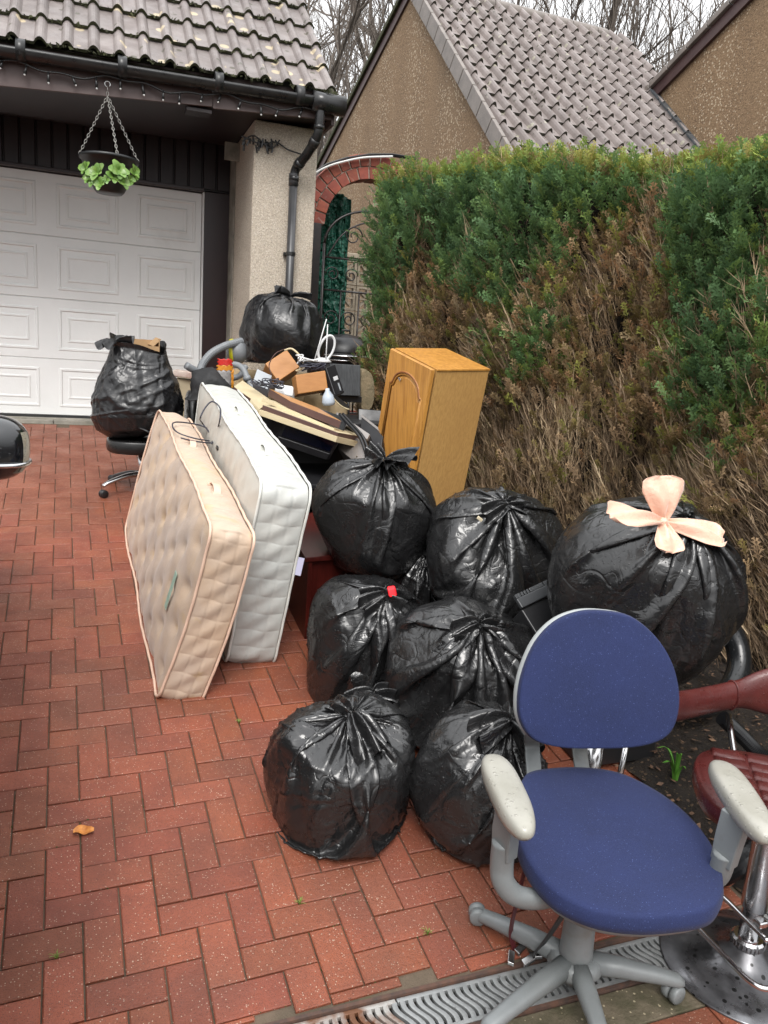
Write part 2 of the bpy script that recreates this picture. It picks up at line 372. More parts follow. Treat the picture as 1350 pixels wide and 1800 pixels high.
mb = MB(); abox(mb, -3.4, 1.20, 7.66, 9.5, .6, 3.9); mb.build('rear_wall', m_pebble2, gar)
mb = MB(); abox(mb, .925, 1.153, 7.49, 7.63, .90, 3.018); mb.build('door_jamb', m_jamb, gar, bevel=.004)
mb = MB(); abox(mb, -2.6, .918, 7.47, 7.62, 3.012, 3.04); mb.build('door_head', m_jamb, gar, bevel=.004)
x = 1.15; k = 0
while x > -2.0:
    mb = MB(); w = .118
    V = [(x - w, 7.50), (x - w + .006, 7.492), (x - .012, 7.492), (x - .006, 7.50), (x - .006, 7.52), (x - w, 7.52)]
    n = len(V); z0, z1 = 3.042, 3.47
    VV = [(a, b, z0) for a, b in V] + [(a, b, z1) for a, b in V]
    mb.add(VV, [(i, (i + 1) % n, n + (i + 1) % n, n + i) for i in range(n)] + [tuple(range(n))[::-1], tuple(range(n, 2 * n))]); mb.build('cladding_board', m_clad, gar); x -= .124
mb = MB(); abox(mb, -2.6, 1.16, 7.522, 7.60, 3.03, 3.52); mb.build('cladding_backing', m_clad, gar)
# soffit with two spotlights
mb = MB(); mb.add([(-3.2, 6.17, ZF(-3.2) + .01), (1.70, 6.17, ZF(1.7) + .01), (1.70, 7.55, 3.45), (-3.2, 7.55, 3.36)], [(0, 3, 2, 1)]); 
mb.build('soffit', m_clad, gar)
m_chrome = M('brushed_metal', (.55, .55, .55), .25, metal=1)
for px, py in ((15, 153), (265, 176)):
    p = atz(px, py, ZF(.1) + (.05 if px > 100 else .0)); mb = MB(); lathe(mb, [(0.0, -.006), (.038, -.008), (.045, -.004), (.045, .02)], p + np.array([0, 0, .005]), k=20); mb.build('soffit_spotlight', m_chrome, gar)
# fascia boards in two lengths, one end slipped
def strip(mb, x0, x1, y0, y1, zlo, zhi):
    V = [(x0, y0, zlo + ZF(x0)), (x1, y0, zlo + ZF(x1)), (x1, y1, zlo + ZF(x1)), (x0, y1, zlo + ZF(x0)), (x0, y0, zhi + ZT(x0)), (x1, y0, zhi + ZT(x1)), (x1, y1, zhi + ZT(x1)), (x0, y1, zhi + ZT(x0))]
    return mb.add(V, BOXF)
mb = MB(); strip(mb, -3.2, .80, 6.135, 6.16, .0, 3.565); mb.build('fascia_board', m_fascia, gar, bevel=.003)
mb = MB(); strip(mb, .803, 1.70, 6.13, 6.155, -.012, 3.565); mb.build('fascia_board', m_fascia, gar, bevel=.003)
mb = MB(); abox(mb, .62, .80, 6.165, 6.30, ZF(.7) - .035, ZF(.7) - .01); mb.build('slipped_soffit_strip', m_clad, gar, bevel=.002)
mb = MB(); abox(mb, 1.03, 1.20, 7.05, 7.09, 3.22, 3.36); mb.build('block_end', m_conc, gar, bevel=.004)
mb = MB(); abox(mb, 1.69, 1.715, 6.13, 9.3, 3.375, 3.55); mb.build('barge_board', m_fascia, gar, bevel=.003)
# gutter: half round, brackets, outlet, swan neck, pipe, collars
mb = MB(); xs_ = np.linspace(-3.2, 1.76, 12); th = np.linspace(PI, 2 * PI, 12); V = []; r0 = .062
for xx in xs_:
    for r in (r0, r0 - .006):
        for t in (th if r == r0 else th[::-1]): V.append((xx, 6.068 + r * math.cos(t), 3.50 + ZT(xx) + r * math.sin(t)))
K = 24; F = [(i * K + j, (i + 1) * K + j, (i + 1) * K + (j + 1) % K, i * K + (j + 1) % K) for i in range(len(xs_) - 1) for j in range(K)]
F += [tuple(range(K)), tuple((len(xs_) - 1) * K + j for j in range(K))[::-1]]
mb.add(V, F); mb.build('gutter', m_gut, gar, smooth=True)
for xx in (-.45, .18, .83, 1.42):
    mb = MB(); tube(mb, [(xx + d, 6.068, 3.50 + ZT(xx)) for d in (-.03, -.028, .028, .03)], [.063, .069, .069, .063], 20); mb.build('gutter_union', m_gut, gar, smooth=True)
mb = MB(); tube(mb, [(1.52, 6.068, 3.505), (1.60, 6.068, 3.502), (1.77, 6.068, 3.50)], .070, 20); mb.build('gutter_end_outlet', m_gut, gar, smooth=True)
PP = at(511, 300, 6.33)
mb = MB(); sp = bez([(1.585, 6.068, 3.46), (1.582, 6.07, 3.36), (1.575, 6.09, 3.27), (1.53, 6.20, 3.16), (1.475, 6.31, 3.07), (1.462, 6.325, 2.98)], 30); tube(mb, sp, .036, 16); 
for q in (0, 8, 14, 22, 29): tube(mb, sp[max(0, q - 1):q + 2], .041, 16)
mb.build('swan_neck', m_gut, gar, smooth=True)
mb = MB(); tube(mb, [(1.462, 6.325, 3.0), (1.458, 6.325, .8)], .033, 16); tube(mb, [(1.462, 6.325, 3.03), (1.462, 6.325, 2.94)], .039, 16)
dp = mb.build('downpipe', m_pipe, gar, smooth=True)
for zz in (2.43, 1.5):
    mb = MB(); tube(mb, [(1.462, 6.325, zz - .012), (1.462, 6.325, zz + .012)], .039, 16); abox(mb, 1.415, 1.51, 6.36, 6.399, zz - .012, zz + .012); mb.build('pipe_clip', m_gut, dp)
# sectional door: four rows of sections, each with pressed panels
gd = mesh_obj('garage_door', [(-2.6, 7.575, .93), (.90, 7.575, .93), (.90, 7.575, 3.01), (-2.6, 7.575, 3.01)], [(0, 1, 2, 3)], m_dark, gar)
m_seal = M('rubber_seal', (.02, .02, .02), .6)
def press(x0, x1, z0, z1, mb, y):
    """a pressed rectangle: raised lip, sunk field, raised middle"""
    rings = [(0, 0), (.008, -.006), (.022, -.006), (.030, .004), (.075, .002), (.083, -.004), (.092, -.004), (.10, .0015)]
    V = []
    for d, h in rings: V += [(x0 + d, y + h, z0 + d), (x1 - d, y + h, z0 + d), (x1 - d, y + h, z1 - d), (x0 + d, y + h, z1 - d)]
    F = [(4 * i + a, 4 * i + (a + 1) % 4, 4 * i + 4 + (a + 1) % 4, 4 * i + 4 + a) for i in range(len(rings) - 1) for a in range(4)]; k = 4 * (len(rings) - 1)
    mb.add(V, F + [(k, k + 1, k + 2, k + 3)])
rows = [.955, 1.455, 1.975, 2.495, 3.008]
panels = [(.855 - .507 - .665 * i, .855 - .665 * i) for i in range(6)]
for a, b in zip(rows[:-1], rows[1:]):
    mb = MB(); y = 7.555; x0, x1 = -2.6, .905
    za, zb = a + .075, b - .075
    xs_ = [x0] + [v for p in sorted(panels) for v in p] + [x1]
    def quad(u0, u1, w0, w1): mb.add([(u0, y, w0), (u1, y, w0), (u1, y, w1), (u0, y, w1)], [(0, 1, 2, 3)])
    quad(x0, x1, a + .008, za); quad(x0, x1, zb, b - .004)
    for i in range(0, len(xs_), 2): quad(xs_[i], xs_[i + 1], za, zb)
    for p in panels: press(p[0], p[1], za, zb, mb, y)
    mb.add([(x0, y, b - .004), (x1, y, b - .004), (x1, y + .012, b), (x0, y + .012, b)], [(0, 1, 2, 3)]); mb.add([(x0, y + .01, a), (x1, y + .01, a), (x1, y, a + .008), (x0, y, a + .008)], [(0, 1, 2, 3)])
    mb.build('door_section', m_white, gd)
mb = MB(); abox(mb, -2.6, .908, 7.545, 7.575, .925, .953); mb.build('bottom_seal', m_seal, gd)
mb = MB(); abox(mb, .909, .9225, 7.50, 7.56, .93, 3.01); mb.build('side_trim', m_white, gar)
# roof tiles
def tile_mesh(w=.332, L=.42, rolls=2, rh=.034, th=.016, K=6):
    xs_ = []; zs = []
    p = w / rolls
    for r in range(rolls):
        xs_ += [r * p, r * p + p * .52]; zs += [0, 0]
        for k in range(1, K): t = k / K; xs_.append(r * p + p * (.52 + .46 * t)); zs.append(rh * math.sin(PI * t) ** .8)
    xs_ += [w]; zs += [0.0]; n = len(xs_); V = []
    for y, dz in ((0, 0), (L, -.004)):
        for x_, z_ in zip(xs_, zs): V.append((x_, y, z_ + dz))
    for x_, z_ in zip(xs_, zs): V.append((x_, .004, z_ - th))
    F = [(i, i + 1, n + i + 1, n + i) for i in range(n - 1)] + [(2 * n + i, 2 * n + i + 1, i + 1, i) for i in range(n - 1)]
    return V, F
def tile_roof(parent, mat, origin, ux, us, rows_, row_step, cols, w, rng_, skip=lambda r, c, p: False, lift=.022, edge_mat=None, drift=0, name='roof_tile', **kw):
    V, F = tile_mesh(w=w, L=row_step * 1.18, **kw); me = bpy.data.meshes.new(name); me.from_pydata(V, [], F); me.polygons.foreach_set('use_smooth', [False] * len(F)); me.materials.append(mat)
    if edge_mat: me.materials.append(edge_mat); n = (len(V) // 3 - 1); me.polygons.foreach_set('material_index', [0] * n + [1] * n)
    ux = nz(ux); us = nz(us); un = nz(np.cross(ux, us)); tilt = lift / (row_step * 1.18)
    u2 = nz(us - un * tilt); n2 = nz(np.cross(ux, u2)); out = 0
    for r in range(rows_):
        for c in range(cols):
            p = np.array(origin, float) + ux * (c * w) + us * (r * row_step) + un * (lift + rng_.uniform(-.003, .003))
            if skip(r, c, p): continue
            o = bpy.data.objects.new(name, me); C.objects.link(o); o.parent = parent
            o.matrix_local = Matrix([[ux[i], u2[i], n2[i], p[i] - ORG[parent.name][i]] for i in range(3)] + [[0, 0, 0, 1]]); out += 1
    return un
pit = math.radians(42); us = np.array([0, math.cos(pit), math.sin(pit)]); ux = nz((1, 0, .021))
e0 = np.array([1.70 - 15 * .332, 6.075, 3.545 + ZT(1.70 - 15 * .332)])
e_r = np.array([1.72, 6.10, 3.53])
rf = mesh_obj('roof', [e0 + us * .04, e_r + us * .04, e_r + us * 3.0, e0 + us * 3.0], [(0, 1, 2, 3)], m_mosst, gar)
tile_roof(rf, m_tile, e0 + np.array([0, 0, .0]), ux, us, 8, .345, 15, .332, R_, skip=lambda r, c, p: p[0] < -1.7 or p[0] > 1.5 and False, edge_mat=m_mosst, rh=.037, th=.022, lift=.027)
# lumps of moss along the lower edge of each course
mb = MB()
for r in range(0, 7):
    for k in range(150):
        x_ = R_.uniform(-1.3, 1.7); s_ = r * .345 - R_.uniform(0, .012); p = e0 + ux * (x_ - e0[0]) + us * s_ + nz(np.cross(ux, us)) * (.02 + .01 * R_.rand()); q = R_.uniform(.005, .012)
        a = R_.normal(size=(5, 3)) * q; mb.add(p + np.vstack([a, [[0, 0, q]]]), [(0, 1, 2), (1, 2, 5), (2, 3, 5), (3, 4, 5), (4, 0, 5), (0, 1, 5)])
mb.build('moss', m_mosst, gar, kind='stuff')

# ------------------------------------------------------------------ neighbouring houses
m_harl = M('brown_roughcast', (.30, .20, .115), .85, (.21, .135, .075), 40, 3, (.4, .6), coords='World', bump=(60, .02), specks=(34, (.50, .40, .28), .30, (.12, .075, .045), .25), stain=(.8, (.22, .15, .09), .55, .5))
m_tile2 = M('brown_grey_roof_tile', (.235, .20, .188), .34, (.165, .138, .128), 6, 6, coords='World', bump=(40, .004), objvar=.1, specks=(13, (.30, .28, .22), .07, (.10, .09, .07), .1), rough2=(.6, 5))
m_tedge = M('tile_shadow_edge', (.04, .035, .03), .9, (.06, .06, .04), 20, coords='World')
m_ridge = M('ridge_tile_clay', (.215, .185, .165), .45, (.15, .13, .115), 7, coords='World', bump=(60, .003))
m_barge = M('maroon_brown_barge', (.05, .022, .022), .45, (.07, .035, .033), 6, coords='World')
m_lead = M('grey_lead', (.07, .08, .09), .4, (.11, .12, .13), 12, metal=.3, coords='World', bump=(20, .004))
S_ = 1.65
def sc(p): return CAM + (np.array(p) - CAM) * S_
A_ = sc((2.4689, 6.6919, 4.70)); Bp = sc((4.4554, 6.7407, 4.70)); D_ = nz((Bp - A_) * [1, 1, 0])
def gp(x, y): return on_plane(x, y, D_, A_)
FV = gp(872, 239); RV = gp(600, 217); vd = nz(FV - A_); rd = nz(RV - A_)
h1 = thing('neighbour_house', 'brown roughcast house gable with pantiled slope behind the hedge', 'house', (A_[0], A_[1], .9))
fl = A_ + vd * 4.6; rl = A_ + rd * 7.5; g = 1.0
Vg = [A_, fl, np.array([fl[0], fl[1], g]), np.array([rl[0], rl[1], g]), rl]
Vb = [p + D_ * .3 for p in Vg]
mb = MB(); mb.add(Vg + Vb, [(0, 4, 3, 2, 1), (5, 6, 7, 8, 9), (0, 1, 6, 5), (1, 2, 7, 6), (3, 4, 9, 8), (4, 0, 5, 9)]); mb.build('gable_wall', m_harl, h1)
mb = MB(); fbox(mb, np.array([fl[0], fl[1], g]), D_ * 5.2, (0, .3, 0), (0, 0, fl[2] - g)); mb.build('front_wall', m_harl, h1)
nR = nz(np.cross(D_, -vd)); nR = nR if nR[2] > 0 else -nR
ridge_len = float((Bp - A_) @ D_)
w0 = on_plane(1150, 180, nR, A_); wl = float((w0 - A_) @ D_)
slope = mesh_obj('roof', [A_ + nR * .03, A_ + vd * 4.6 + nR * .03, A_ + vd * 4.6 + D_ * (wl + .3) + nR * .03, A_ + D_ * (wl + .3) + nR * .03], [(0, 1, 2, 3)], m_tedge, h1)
ne = 12; st = .365; orig = A_ + vd * (ne * st + .02) + nR * .035 - D_ * .05
tw = .40
def skip1(r, c, p):
    # the ridge stops short of the taller wall; above that the tiles step back
    s = (np.array(p) - A_) @ vd; u = (np.array(p) - A_) @ D_
    return u > ridge_len - .05 + max(0, s - .2) * .62 or u > wl + .05
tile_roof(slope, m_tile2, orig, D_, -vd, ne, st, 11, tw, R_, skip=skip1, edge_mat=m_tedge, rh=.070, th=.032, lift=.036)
# verge tiles down the gable and ridge tiles along the top
for r in range(ne):
    p = A_ + vd * (r * st + .02) - D_ * .06 + nR * .03; mb = MB(); fbox(mb, p - nR * .10, D_ * .05, vd * (st * .97), nR * (.19)); mb.build('verge_tile', m_ridge, slope, bevel=.006)
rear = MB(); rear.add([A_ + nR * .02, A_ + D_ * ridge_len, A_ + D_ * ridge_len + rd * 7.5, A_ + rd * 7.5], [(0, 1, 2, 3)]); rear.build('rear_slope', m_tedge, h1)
nr2 = nz(np.cross(rd, D_)); nr2 = nr2 if nr2[2] > 0 else -nr2
for r in range(16):
    p = A_ + rd * (r * .34) - D_ * .07; mb = MB(); fbox(mb, p - nr2 * .02, D_ * .10, rd * .33, nr2 * .07); mb.build('verge_tile', m_mosst, h1, bevel=.006)
mb = MB(); fbox(mb, A_ - D_ * .03 - nr2 * .16, D_ * .03, rd * 7.0, nr2 * .13); mb.build('barge_board', m_barge, h1)
x = 0
while x < ridge_len:
    L_ = min(.44, ridge_len - x); mb = MB(); th = np.linspace(-.15 * PI, 1.15 * PI, 9); V = []
    for t_ in (0, L_ - .008):
        for a in th: V.append(A_ + D_ * (x + t_ - .05) + np.array([0, -1, 0]) * (.13 * math.cos(a)) + np.array([0, 0, 1]) * (.10 * math.sin(a) + .0))
    n = 9; mb.add(V, [(i, i + 1, n + i + 1, n + i) for i in range(n - 1)] + [tuple(range(n))[::-1], tuple(range(n, 2 * n))]); mb.build('ridge_tile', m_ridge, slope, smooth=False, bevel=.004); x += .44
# second house at the right: gable wall cutting the first roof
h2 = thing('right_house', 'brown roughcast gable with maroon barge board at the top right corner', 'house', (w0[0], w0[1], .9))
W = w0 + D_ * .0
def wp(x, y): return on_plane(x, y, D_, W)
k0 = wp(1147, 178); k1 = wp(1310, 12); kd = nz(k1 - k0); k2 = k0 + kd * 5.5
kb = wp(1240, 300)
Vg = [k0 - kd * .0, k2, np.array([k2[0], k2[1], 1.0]), np.array([k0[0], k0[1], 1.0])]; Vb = [p + D_ * .3 for p in Vg]
mb = MB(); mb.add(Vg + Vb, [(0, 1, 2, 3), (7, 6, 5, 4), (0, 4, 5, 1), (0, 3, 7, 4)]); mb.build('gable_wall', m_harl, h2)
kn = nz(np.cross(D_, kd)); kn = kn if kn[2] > 0 else -kn
mb = MB(); fbox(mb, k0 - kd * .25 - D_ * .05 - kn * .02, D_ * .045, kd * 6, kn * .15); mb.build('barge_board', m_barge, h2)
for r in range(15):
    mb = MB(); fbox(mb, k0 - kd * .28 + kd * (r * .36) - D_ * .10 + kn * .13, D_ * .5, kd * .345, kn * .075); mb.build('verge_tile', m_ridge, h2, bevel=.008)
vdn = vd
for r in range(9):
    p = w0 + vdn * (r * .28 - .1) - D_ * .10 + nR * .10; mb = MB(); fbox(mb, p, D_ * .16, vdn * .26, nR * .02); mb.build('lead_flashing', m_lead, h2)

# ------------------------------------------------------------------ bare trees beyond the roofs
m_bark = M('bare_bark', (.10, .082, .065), .9, (.055, .045, .038), 6, 5, coords='World', bump=(20, .02))
m_twig = M('bare_twig', (.15, .125, .105), .9)
def tree(px, py_base, Yd, h, seed, label, spread=.5, depth_=5, lean=(0, 0)):
    r = random.Random(seed); base = at(px, py_base, Yd); base = np.array([base[0], base[1], .86]); t = thing('bare_tree', label, 'tree', base, 'bare trees beyond the roofs')
    big = MB(); sm_v = []; sm_f = []; cnt = [0]
    def grow(p, d, L, rad, lvl):
        n = 5; path = [p]; q = p.copy(); dd = d.copy()
        for i in range(n):
            dd = nz(dd + np.array([r.gauss(0, .13), r.gauss(0, .13), r.gauss(.03, .07)])); q = q + dd * L / n; path.append(q.copy())
        rr = np.linspace(rad, rad * .62, n + 1)
        if lvl < 3: tube(big, path, rr, 7 - lvl, cap=False)
        else:
            P_, T_, N_, B_ = frames(path); k = 3; th = np.array([0, 2.09, 4.19]); base_i = cnt[0]
            V = P_[:, None] + rr[:, None, None] * (np.cos(th)[None, :, None] * N_[:, None] + np.sin(th)[None, :, None] * B_[:, None]); sm_v.append(V.reshape(-1, 3))
            for i in range(n):
                for j in range(3): sm_f.append((base_i + i * 3 + j, base_i + i * 3 + (j + 1) % 3, base_i + i * 3 + 3 + (j + 1) % 3, base_i + i * 3 + 3 + j))
            cnt[0] += (n + 1) * 3
        if lvl >= depth_: return
        kids = [2, 3, 3, 3, 3, 2, 2][lvl] + (1 if r.random() < .4 else 0)
        for c in range(kids):
            i = r.randint(2, n) if lvl else r.randint(3, n); az = r.uniform(0, 2 * PI); el = r.uniform(.35, .85) * spread * 1.5
            a = nz(np.cross(dd, (math.cos(az), math.sin(az), .3))); nd = nz(dd * math.cos(el) + a * math.sin(el) + np.array([0, 0, .12]))
            grow(path[i], nd, L * r.uniform(.55, .80), rr[i] * r.uniform(.5, .72), lvl + 1)
        grow(path[-1], dd, L * .75, rr[-1], lvl + 1)
    grow(base, nz((lean[0], lean[1], 1)), h * .27, h * .0150, 0)
    big.build('trunk', m_bark, t, smooth=True)
    mesh_obj('crown', np.concatenate(sm_v), np.array(sm_f), m_twig, t, kind='stuff')
tree(585, 200, 20, 19, 11, 'tall bare tree in the gap just right of the garage roof', .5)
tree(650, 200, 23, 22, 12, 'bare tree behind the peak of the brown gable', .45)
tree(860, 200, 27, 25, 13, 'bare tree behind the middle of the pantiled ridge', .55)
tree(1000, 200, 30, 25, 14, 'bare tree behind the far end of the pantiled ridge', .55)
tree(1135, 200, 33, 24, 15, 'round crowned bare tree between the two brown house roofs', .6)
tree(1215, 200, 36, 24, 16, 'bare tree just left of the maroon barge board', .6)
# ================================================================== HEDGE, GATE, SMALL PLANTS
def rot_from(d, roll):
    """(n,3,3) frames whose first axis is d, rolled about it"""
    d = d / np.linalg.norm(d, axis=1, keepdims=True)
    a = np.cross(d, np.array([0.13, .2, 1.0])); a /= np.linalg.norm(a, axis=1, keepdims=True); b = np.cross(d, a)
    c, s = np.cos(roll)[:, None], np.sin(roll)[:, None]
    return np.stack([d, a * c + b * s, b * c - a * s], 1)
def scatter(T, P, Rm, S):
    """template (k,3) at points P with frames Rm and sizes S"""
    return (np.einsum('kj,njl->nkl', T, Rm) * S[:, None, None] + P[:, None]).reshape(-1, 3)
def frond(seed, pairs=5, curl=.18):
    r = np.random.RandomState(seed); V = []; F = []
    def leaf(o, d, L, w):
        d = nz(d); s = nz(np.cross(d, (0, 0, 1))); k = len(V); u = np.array([0, 0, r.uniform(-.04, .04)])
        V.extend([o, o + d * L * .5 + s * w + u, o + d * L, o + d * L * .5 - s * w + u]); F.append((k, k + 1, k + 2, k + 3))
    for i in range(pairs):
        t = (i + .5) / pairs; o = np.array([t, 0, curl * t * t + r.uniform(-.02, .02)])
        for sg in (1, -1):
            L = (.26 * math.sin(PI * (t * .80 + .17)) + .10) * r.uniform(.75, 1.2); d = np.array([.90, sg * .50, r.uniform(-.3, .35)])
            leaf(o, d, L, .034)
            dd = nz(d)
            for q in (.55,):
                for s2 in (1, -1): leaf(o + dd * L * q, dd + s2 * np.cross(dd, (0, 0, 1)) * .8, L * .5, .026)
    leaf(np.array([0., 0, 0]), np.array([1., 0, curl]), 1.05, .020)
    return np.array(V), np.array(F)
def twiglet(seed, n=6):
    r = np.random.RandomState(seed); V = []; F = []
    def blade(o, d, L, w):
        d = nz(d); s = nz(np.cross(d, r.normal(size=3))); k = len(V); m = o + d * L * .5 + r.normal(size=3) * .03 * L
        V.extend([o - s * w, o + s * w, m + s * w * .8, m - s * w * .8, o + d * L]); F.append((k, k + 1, k + 2, k + 3)); F.append((k + 3, k + 2, k + 4, k + 4))
    blade(np.zeros(3), np.array([1, 0, 0]), 1.0, .009)
    for i in range(n):
        t = r.uniform(.1, .85); o = np.array([t, 0, 0]); blade(o, np.array([1, r.normal(0, .30), r.normal(0, .30)]), r.uniform(.2, .5), .0075)
    return np.array(V), np.array([f if f[2] != f[3] else (f[0], f[1], f[2], f[2]) for f in F])
H0 = np.array([3.19, 2.77]); H1 = np.array([2.05, 6.30]); hd = (H1 - H0) / np.linalg.norm(H1 - H0); hn = np.array([-hd[1], hd[0]])      # hn points to the drive
if hn[0] > 0: hn = -hn
def hedge_uv(x, y):
    p = on_plane(x, y, (hn[0], hn[1], 0), (H0[0], H0[1], 0)); return float((p[:2] - H0) @ hd), p[2]
ULEN = float(np.linalg.norm(H1 - H0)) - .40
def ztop(u): return np.interp(u, [-2.6, -.9, -.4, 1.2, 2.3, 3.2, ULEN, ULEN + .3], [2.42, 2.52, 2.64, 2.85, 3.00, 3.03, 2.93, 2.8])
# patches of living green and of dead brown, read off the hedge where they grow: (x, y, rx, ry, weight) in the photograph
GREEN = [(690, 400, 70, 130, 1.3), (650, 560, 45, 140, 1.2), (800, 400, 60, 110, 1.1), (900, 500, 70, 70, .9), (1010, 330, 90, 90, .9), (930, 400, 60, 120, .8), (1260, 420, 70, 130, 1.5), (1290, 640, 70, 120, 1.3), (1300, 560, 60, 60, .6), (1180, 330, 60, 70, .5), (650, 330, 40, 50, .8), (870, 610, 30, 30, .8), (1120, 420, 40, 60, .35), (1330, 330, 60, 90, 1), (700, 620, 60, 30, .5), (960, 640, 30, 40, .5), (990, 590, 30, 30, .5)]
DEAD = [(745, 470, 22, 110, 1.1), (830, 560, 60, 40, .8), (1090, 520, 70, 120, .8), (1160, 440, 35, 120, .9), (780, 620, 80, 50, 1), (1120, 380, 30, 60, .6), (960, 520, 30, 50, .3), (1040, 470, 40, 80, .5)]
def uvpatch(L):
    out = []
    for x, y, rx, ry, w in L:
        u, z = hedge_uv(x, y); u2, _ = hedge_uv(x - rx, y); _, z2 = hedge_uv(x, y - ry); out.append((u, z, abs(u2 - u), abs(z2 - z), w))
    return out
GU = uvpatch(GREEN); DU = uvpatch(DEAD)
def field(u, z, L): return sum(w * np.exp(-((u - a) / c) ** 2 - ((z - b) / d) ** 2) for a, b, c, d, w in L)
def bumps(u, z):      # soft vertical columns: one bulge per conifer
    return .11 * np.sin(u * 4.1 + .6 + .3 * np.sin(z * 2)) + .075 * (1 - 2 * np.abs(np.sin(u * 4.9 + z * .35 + .5 * np.sin(z * 1.7))) ** .7 * 0 - 1.6 * np.exp(-(np.sin(u * 4.9 + z * .35) / .22) ** 2)) + .035 * np.sin(z * 7 + u * 5) + .03 * np.sin(u * 17 + z * 3)
rh = np.random.RandomState(21)
def face_pts(n, u0=-2.4, u1=None, zlo=0.0, zhi=1.0):
    u1 = ULEN if u1 is None else u1
    u = rh.uniform(u0, u1, n); zb = SL * (H0[1] + u * hd[1]) - .21; zt = ztop(u); z = zb + (zt - zb) * rh.uniform(zlo, zhi, n); return u, z, zt
def world3(u, z, off):
    return np.stack([H0[0] + hd[0] * u + hn[0] * off, H0[1] + hd[1] * u + hn[1] * off, z], -1)
hedge = thing('conifer_hedge', 'tall conifer hedge, green above and dead brown below, along the right of the drive', 'hedge', (H0[0], H0[1], .2))
m_leaf = bpy.data.materials.new('conifer_foliage'); m_leaf.use_nodes = True; nt = m_leaf.node_tree; pb = nt.nodes['Principled BSDF']
at_ = nt.nodes.new('ShaderNodeAttribute'); at_.attribute_name = 'tint'; cr = nt.nodes.new('ShaderNodeValToRGB'); nt.links.new(at_.outputs['Fac'], cr.inputs[0])
el = cr.color_ramp.elements; el[0].position = 0; el[0].color = (.062, .120, .056, 1); el[1].position = 1; el[1].color = (.30, .15, .06, 1)
for pos, col in ((.18, (.108, .19, .078, 1)), (.34, (.15, .235, .070, 1)), (.47, (.24, .29, .065, 1)), (.58, (.30, .25, .075, 1)), (.70, (.15, .11, .055, 1)), (.80, (.33, .235, .13, 1)), (.90, (.40, .27, .165, 1))):
    e = el.new(pos); e.color = col
nt.links.new(cr.outputs[0], pb.inputs['Base Color']); pb.inputs['Roughness'].default_value = .5; pb.inputs['Specular IOR Level'].default_value = .35
ta_ = nt.nodes.new('ShaderNodeAttribute'); ta_.attribute_name = 'tip'; hv_ = nt.nodes.new('ShaderNodeHueSaturation'); mr_ = nt.nodes.new('ShaderNodeMapRange'); mr_.inputs[3].default_value = .50; mr_.inputs[4].default_value = 1.9     # young tips are paler than old wood
nt.links.new(ta_.outputs['Fac'], mr_.inputs[0]); nt.links.new(mr_.outputs[0], hv_.inputs['Value']); nt.links.new(cr.outputs[0], hv_.inputs['Color']); nt.links.new(hv_.outputs[0], pb.inputs['Base Color'])
tl = nt.nodes.new('ShaderNodeBsdfTranslucent'); mx = nt.nodes.new('ShaderNodeMixShader'); mx.inputs[0].default_value = .32; nt.links.new(cr.outputs[0], tl.inputs[0]); nt.links.new(pb.outputs[0], mx.inputs[1]); nt.links.new(tl.outputs[0], mx.inputs[2]); nt.links.new(mx.outputs[0], nt.nodes['Material Output'].inputs[0])
m_dead = bpy.data.materials.new('dead_twigs'); m_dead.use_nodes = True; nt = m_dead.node_tree; pb = nt.nodes['Principled BSDF']
at_ = nt.nodes.new('ShaderNodeAttribute'); at_.attribute_name = 'tint'; cr = nt.nodes.new('ShaderNodeValToRGB'); nt.links.new(at_.outputs['Fac'], cr.inputs[0])
el = cr.color_ramp.elements; el[0].position = 0; el[0].color = (.075, .048, .028, 1); el[1].position = 1; el[1].color = (.52, .40, .25, 1)
e = el.new(.5); e.color = (.27, .185, .11, 1)
nt.links.new(cr.outputs[0], pb.inputs['Base Color']); pb.inputs['Roughness'].default_value = .7
# solid dark sheet added inside the hedge to stop see-through
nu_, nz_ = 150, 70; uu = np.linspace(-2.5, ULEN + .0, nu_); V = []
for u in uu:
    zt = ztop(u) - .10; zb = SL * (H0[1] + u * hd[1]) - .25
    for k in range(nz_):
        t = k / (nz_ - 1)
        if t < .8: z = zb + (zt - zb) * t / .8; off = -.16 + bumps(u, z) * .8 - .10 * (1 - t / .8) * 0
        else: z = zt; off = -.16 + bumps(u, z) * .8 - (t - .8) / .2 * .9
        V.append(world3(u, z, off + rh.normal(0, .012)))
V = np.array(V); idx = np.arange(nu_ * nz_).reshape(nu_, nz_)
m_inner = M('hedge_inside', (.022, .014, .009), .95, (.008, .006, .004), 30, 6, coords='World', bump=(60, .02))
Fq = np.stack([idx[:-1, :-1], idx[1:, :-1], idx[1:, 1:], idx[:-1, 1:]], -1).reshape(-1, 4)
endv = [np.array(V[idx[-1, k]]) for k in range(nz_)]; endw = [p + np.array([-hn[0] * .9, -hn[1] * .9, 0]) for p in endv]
mesh_obj('inner_backing', V, Fq, m_inner, hedge, smooth=True, kind='stuff')
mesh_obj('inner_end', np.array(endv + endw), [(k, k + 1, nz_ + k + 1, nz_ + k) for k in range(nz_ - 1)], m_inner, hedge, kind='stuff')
fr = [frond(s) for s in (1, 2, 3)]; tw_ = [twiglet(s) for s in (4, 5, 6)]
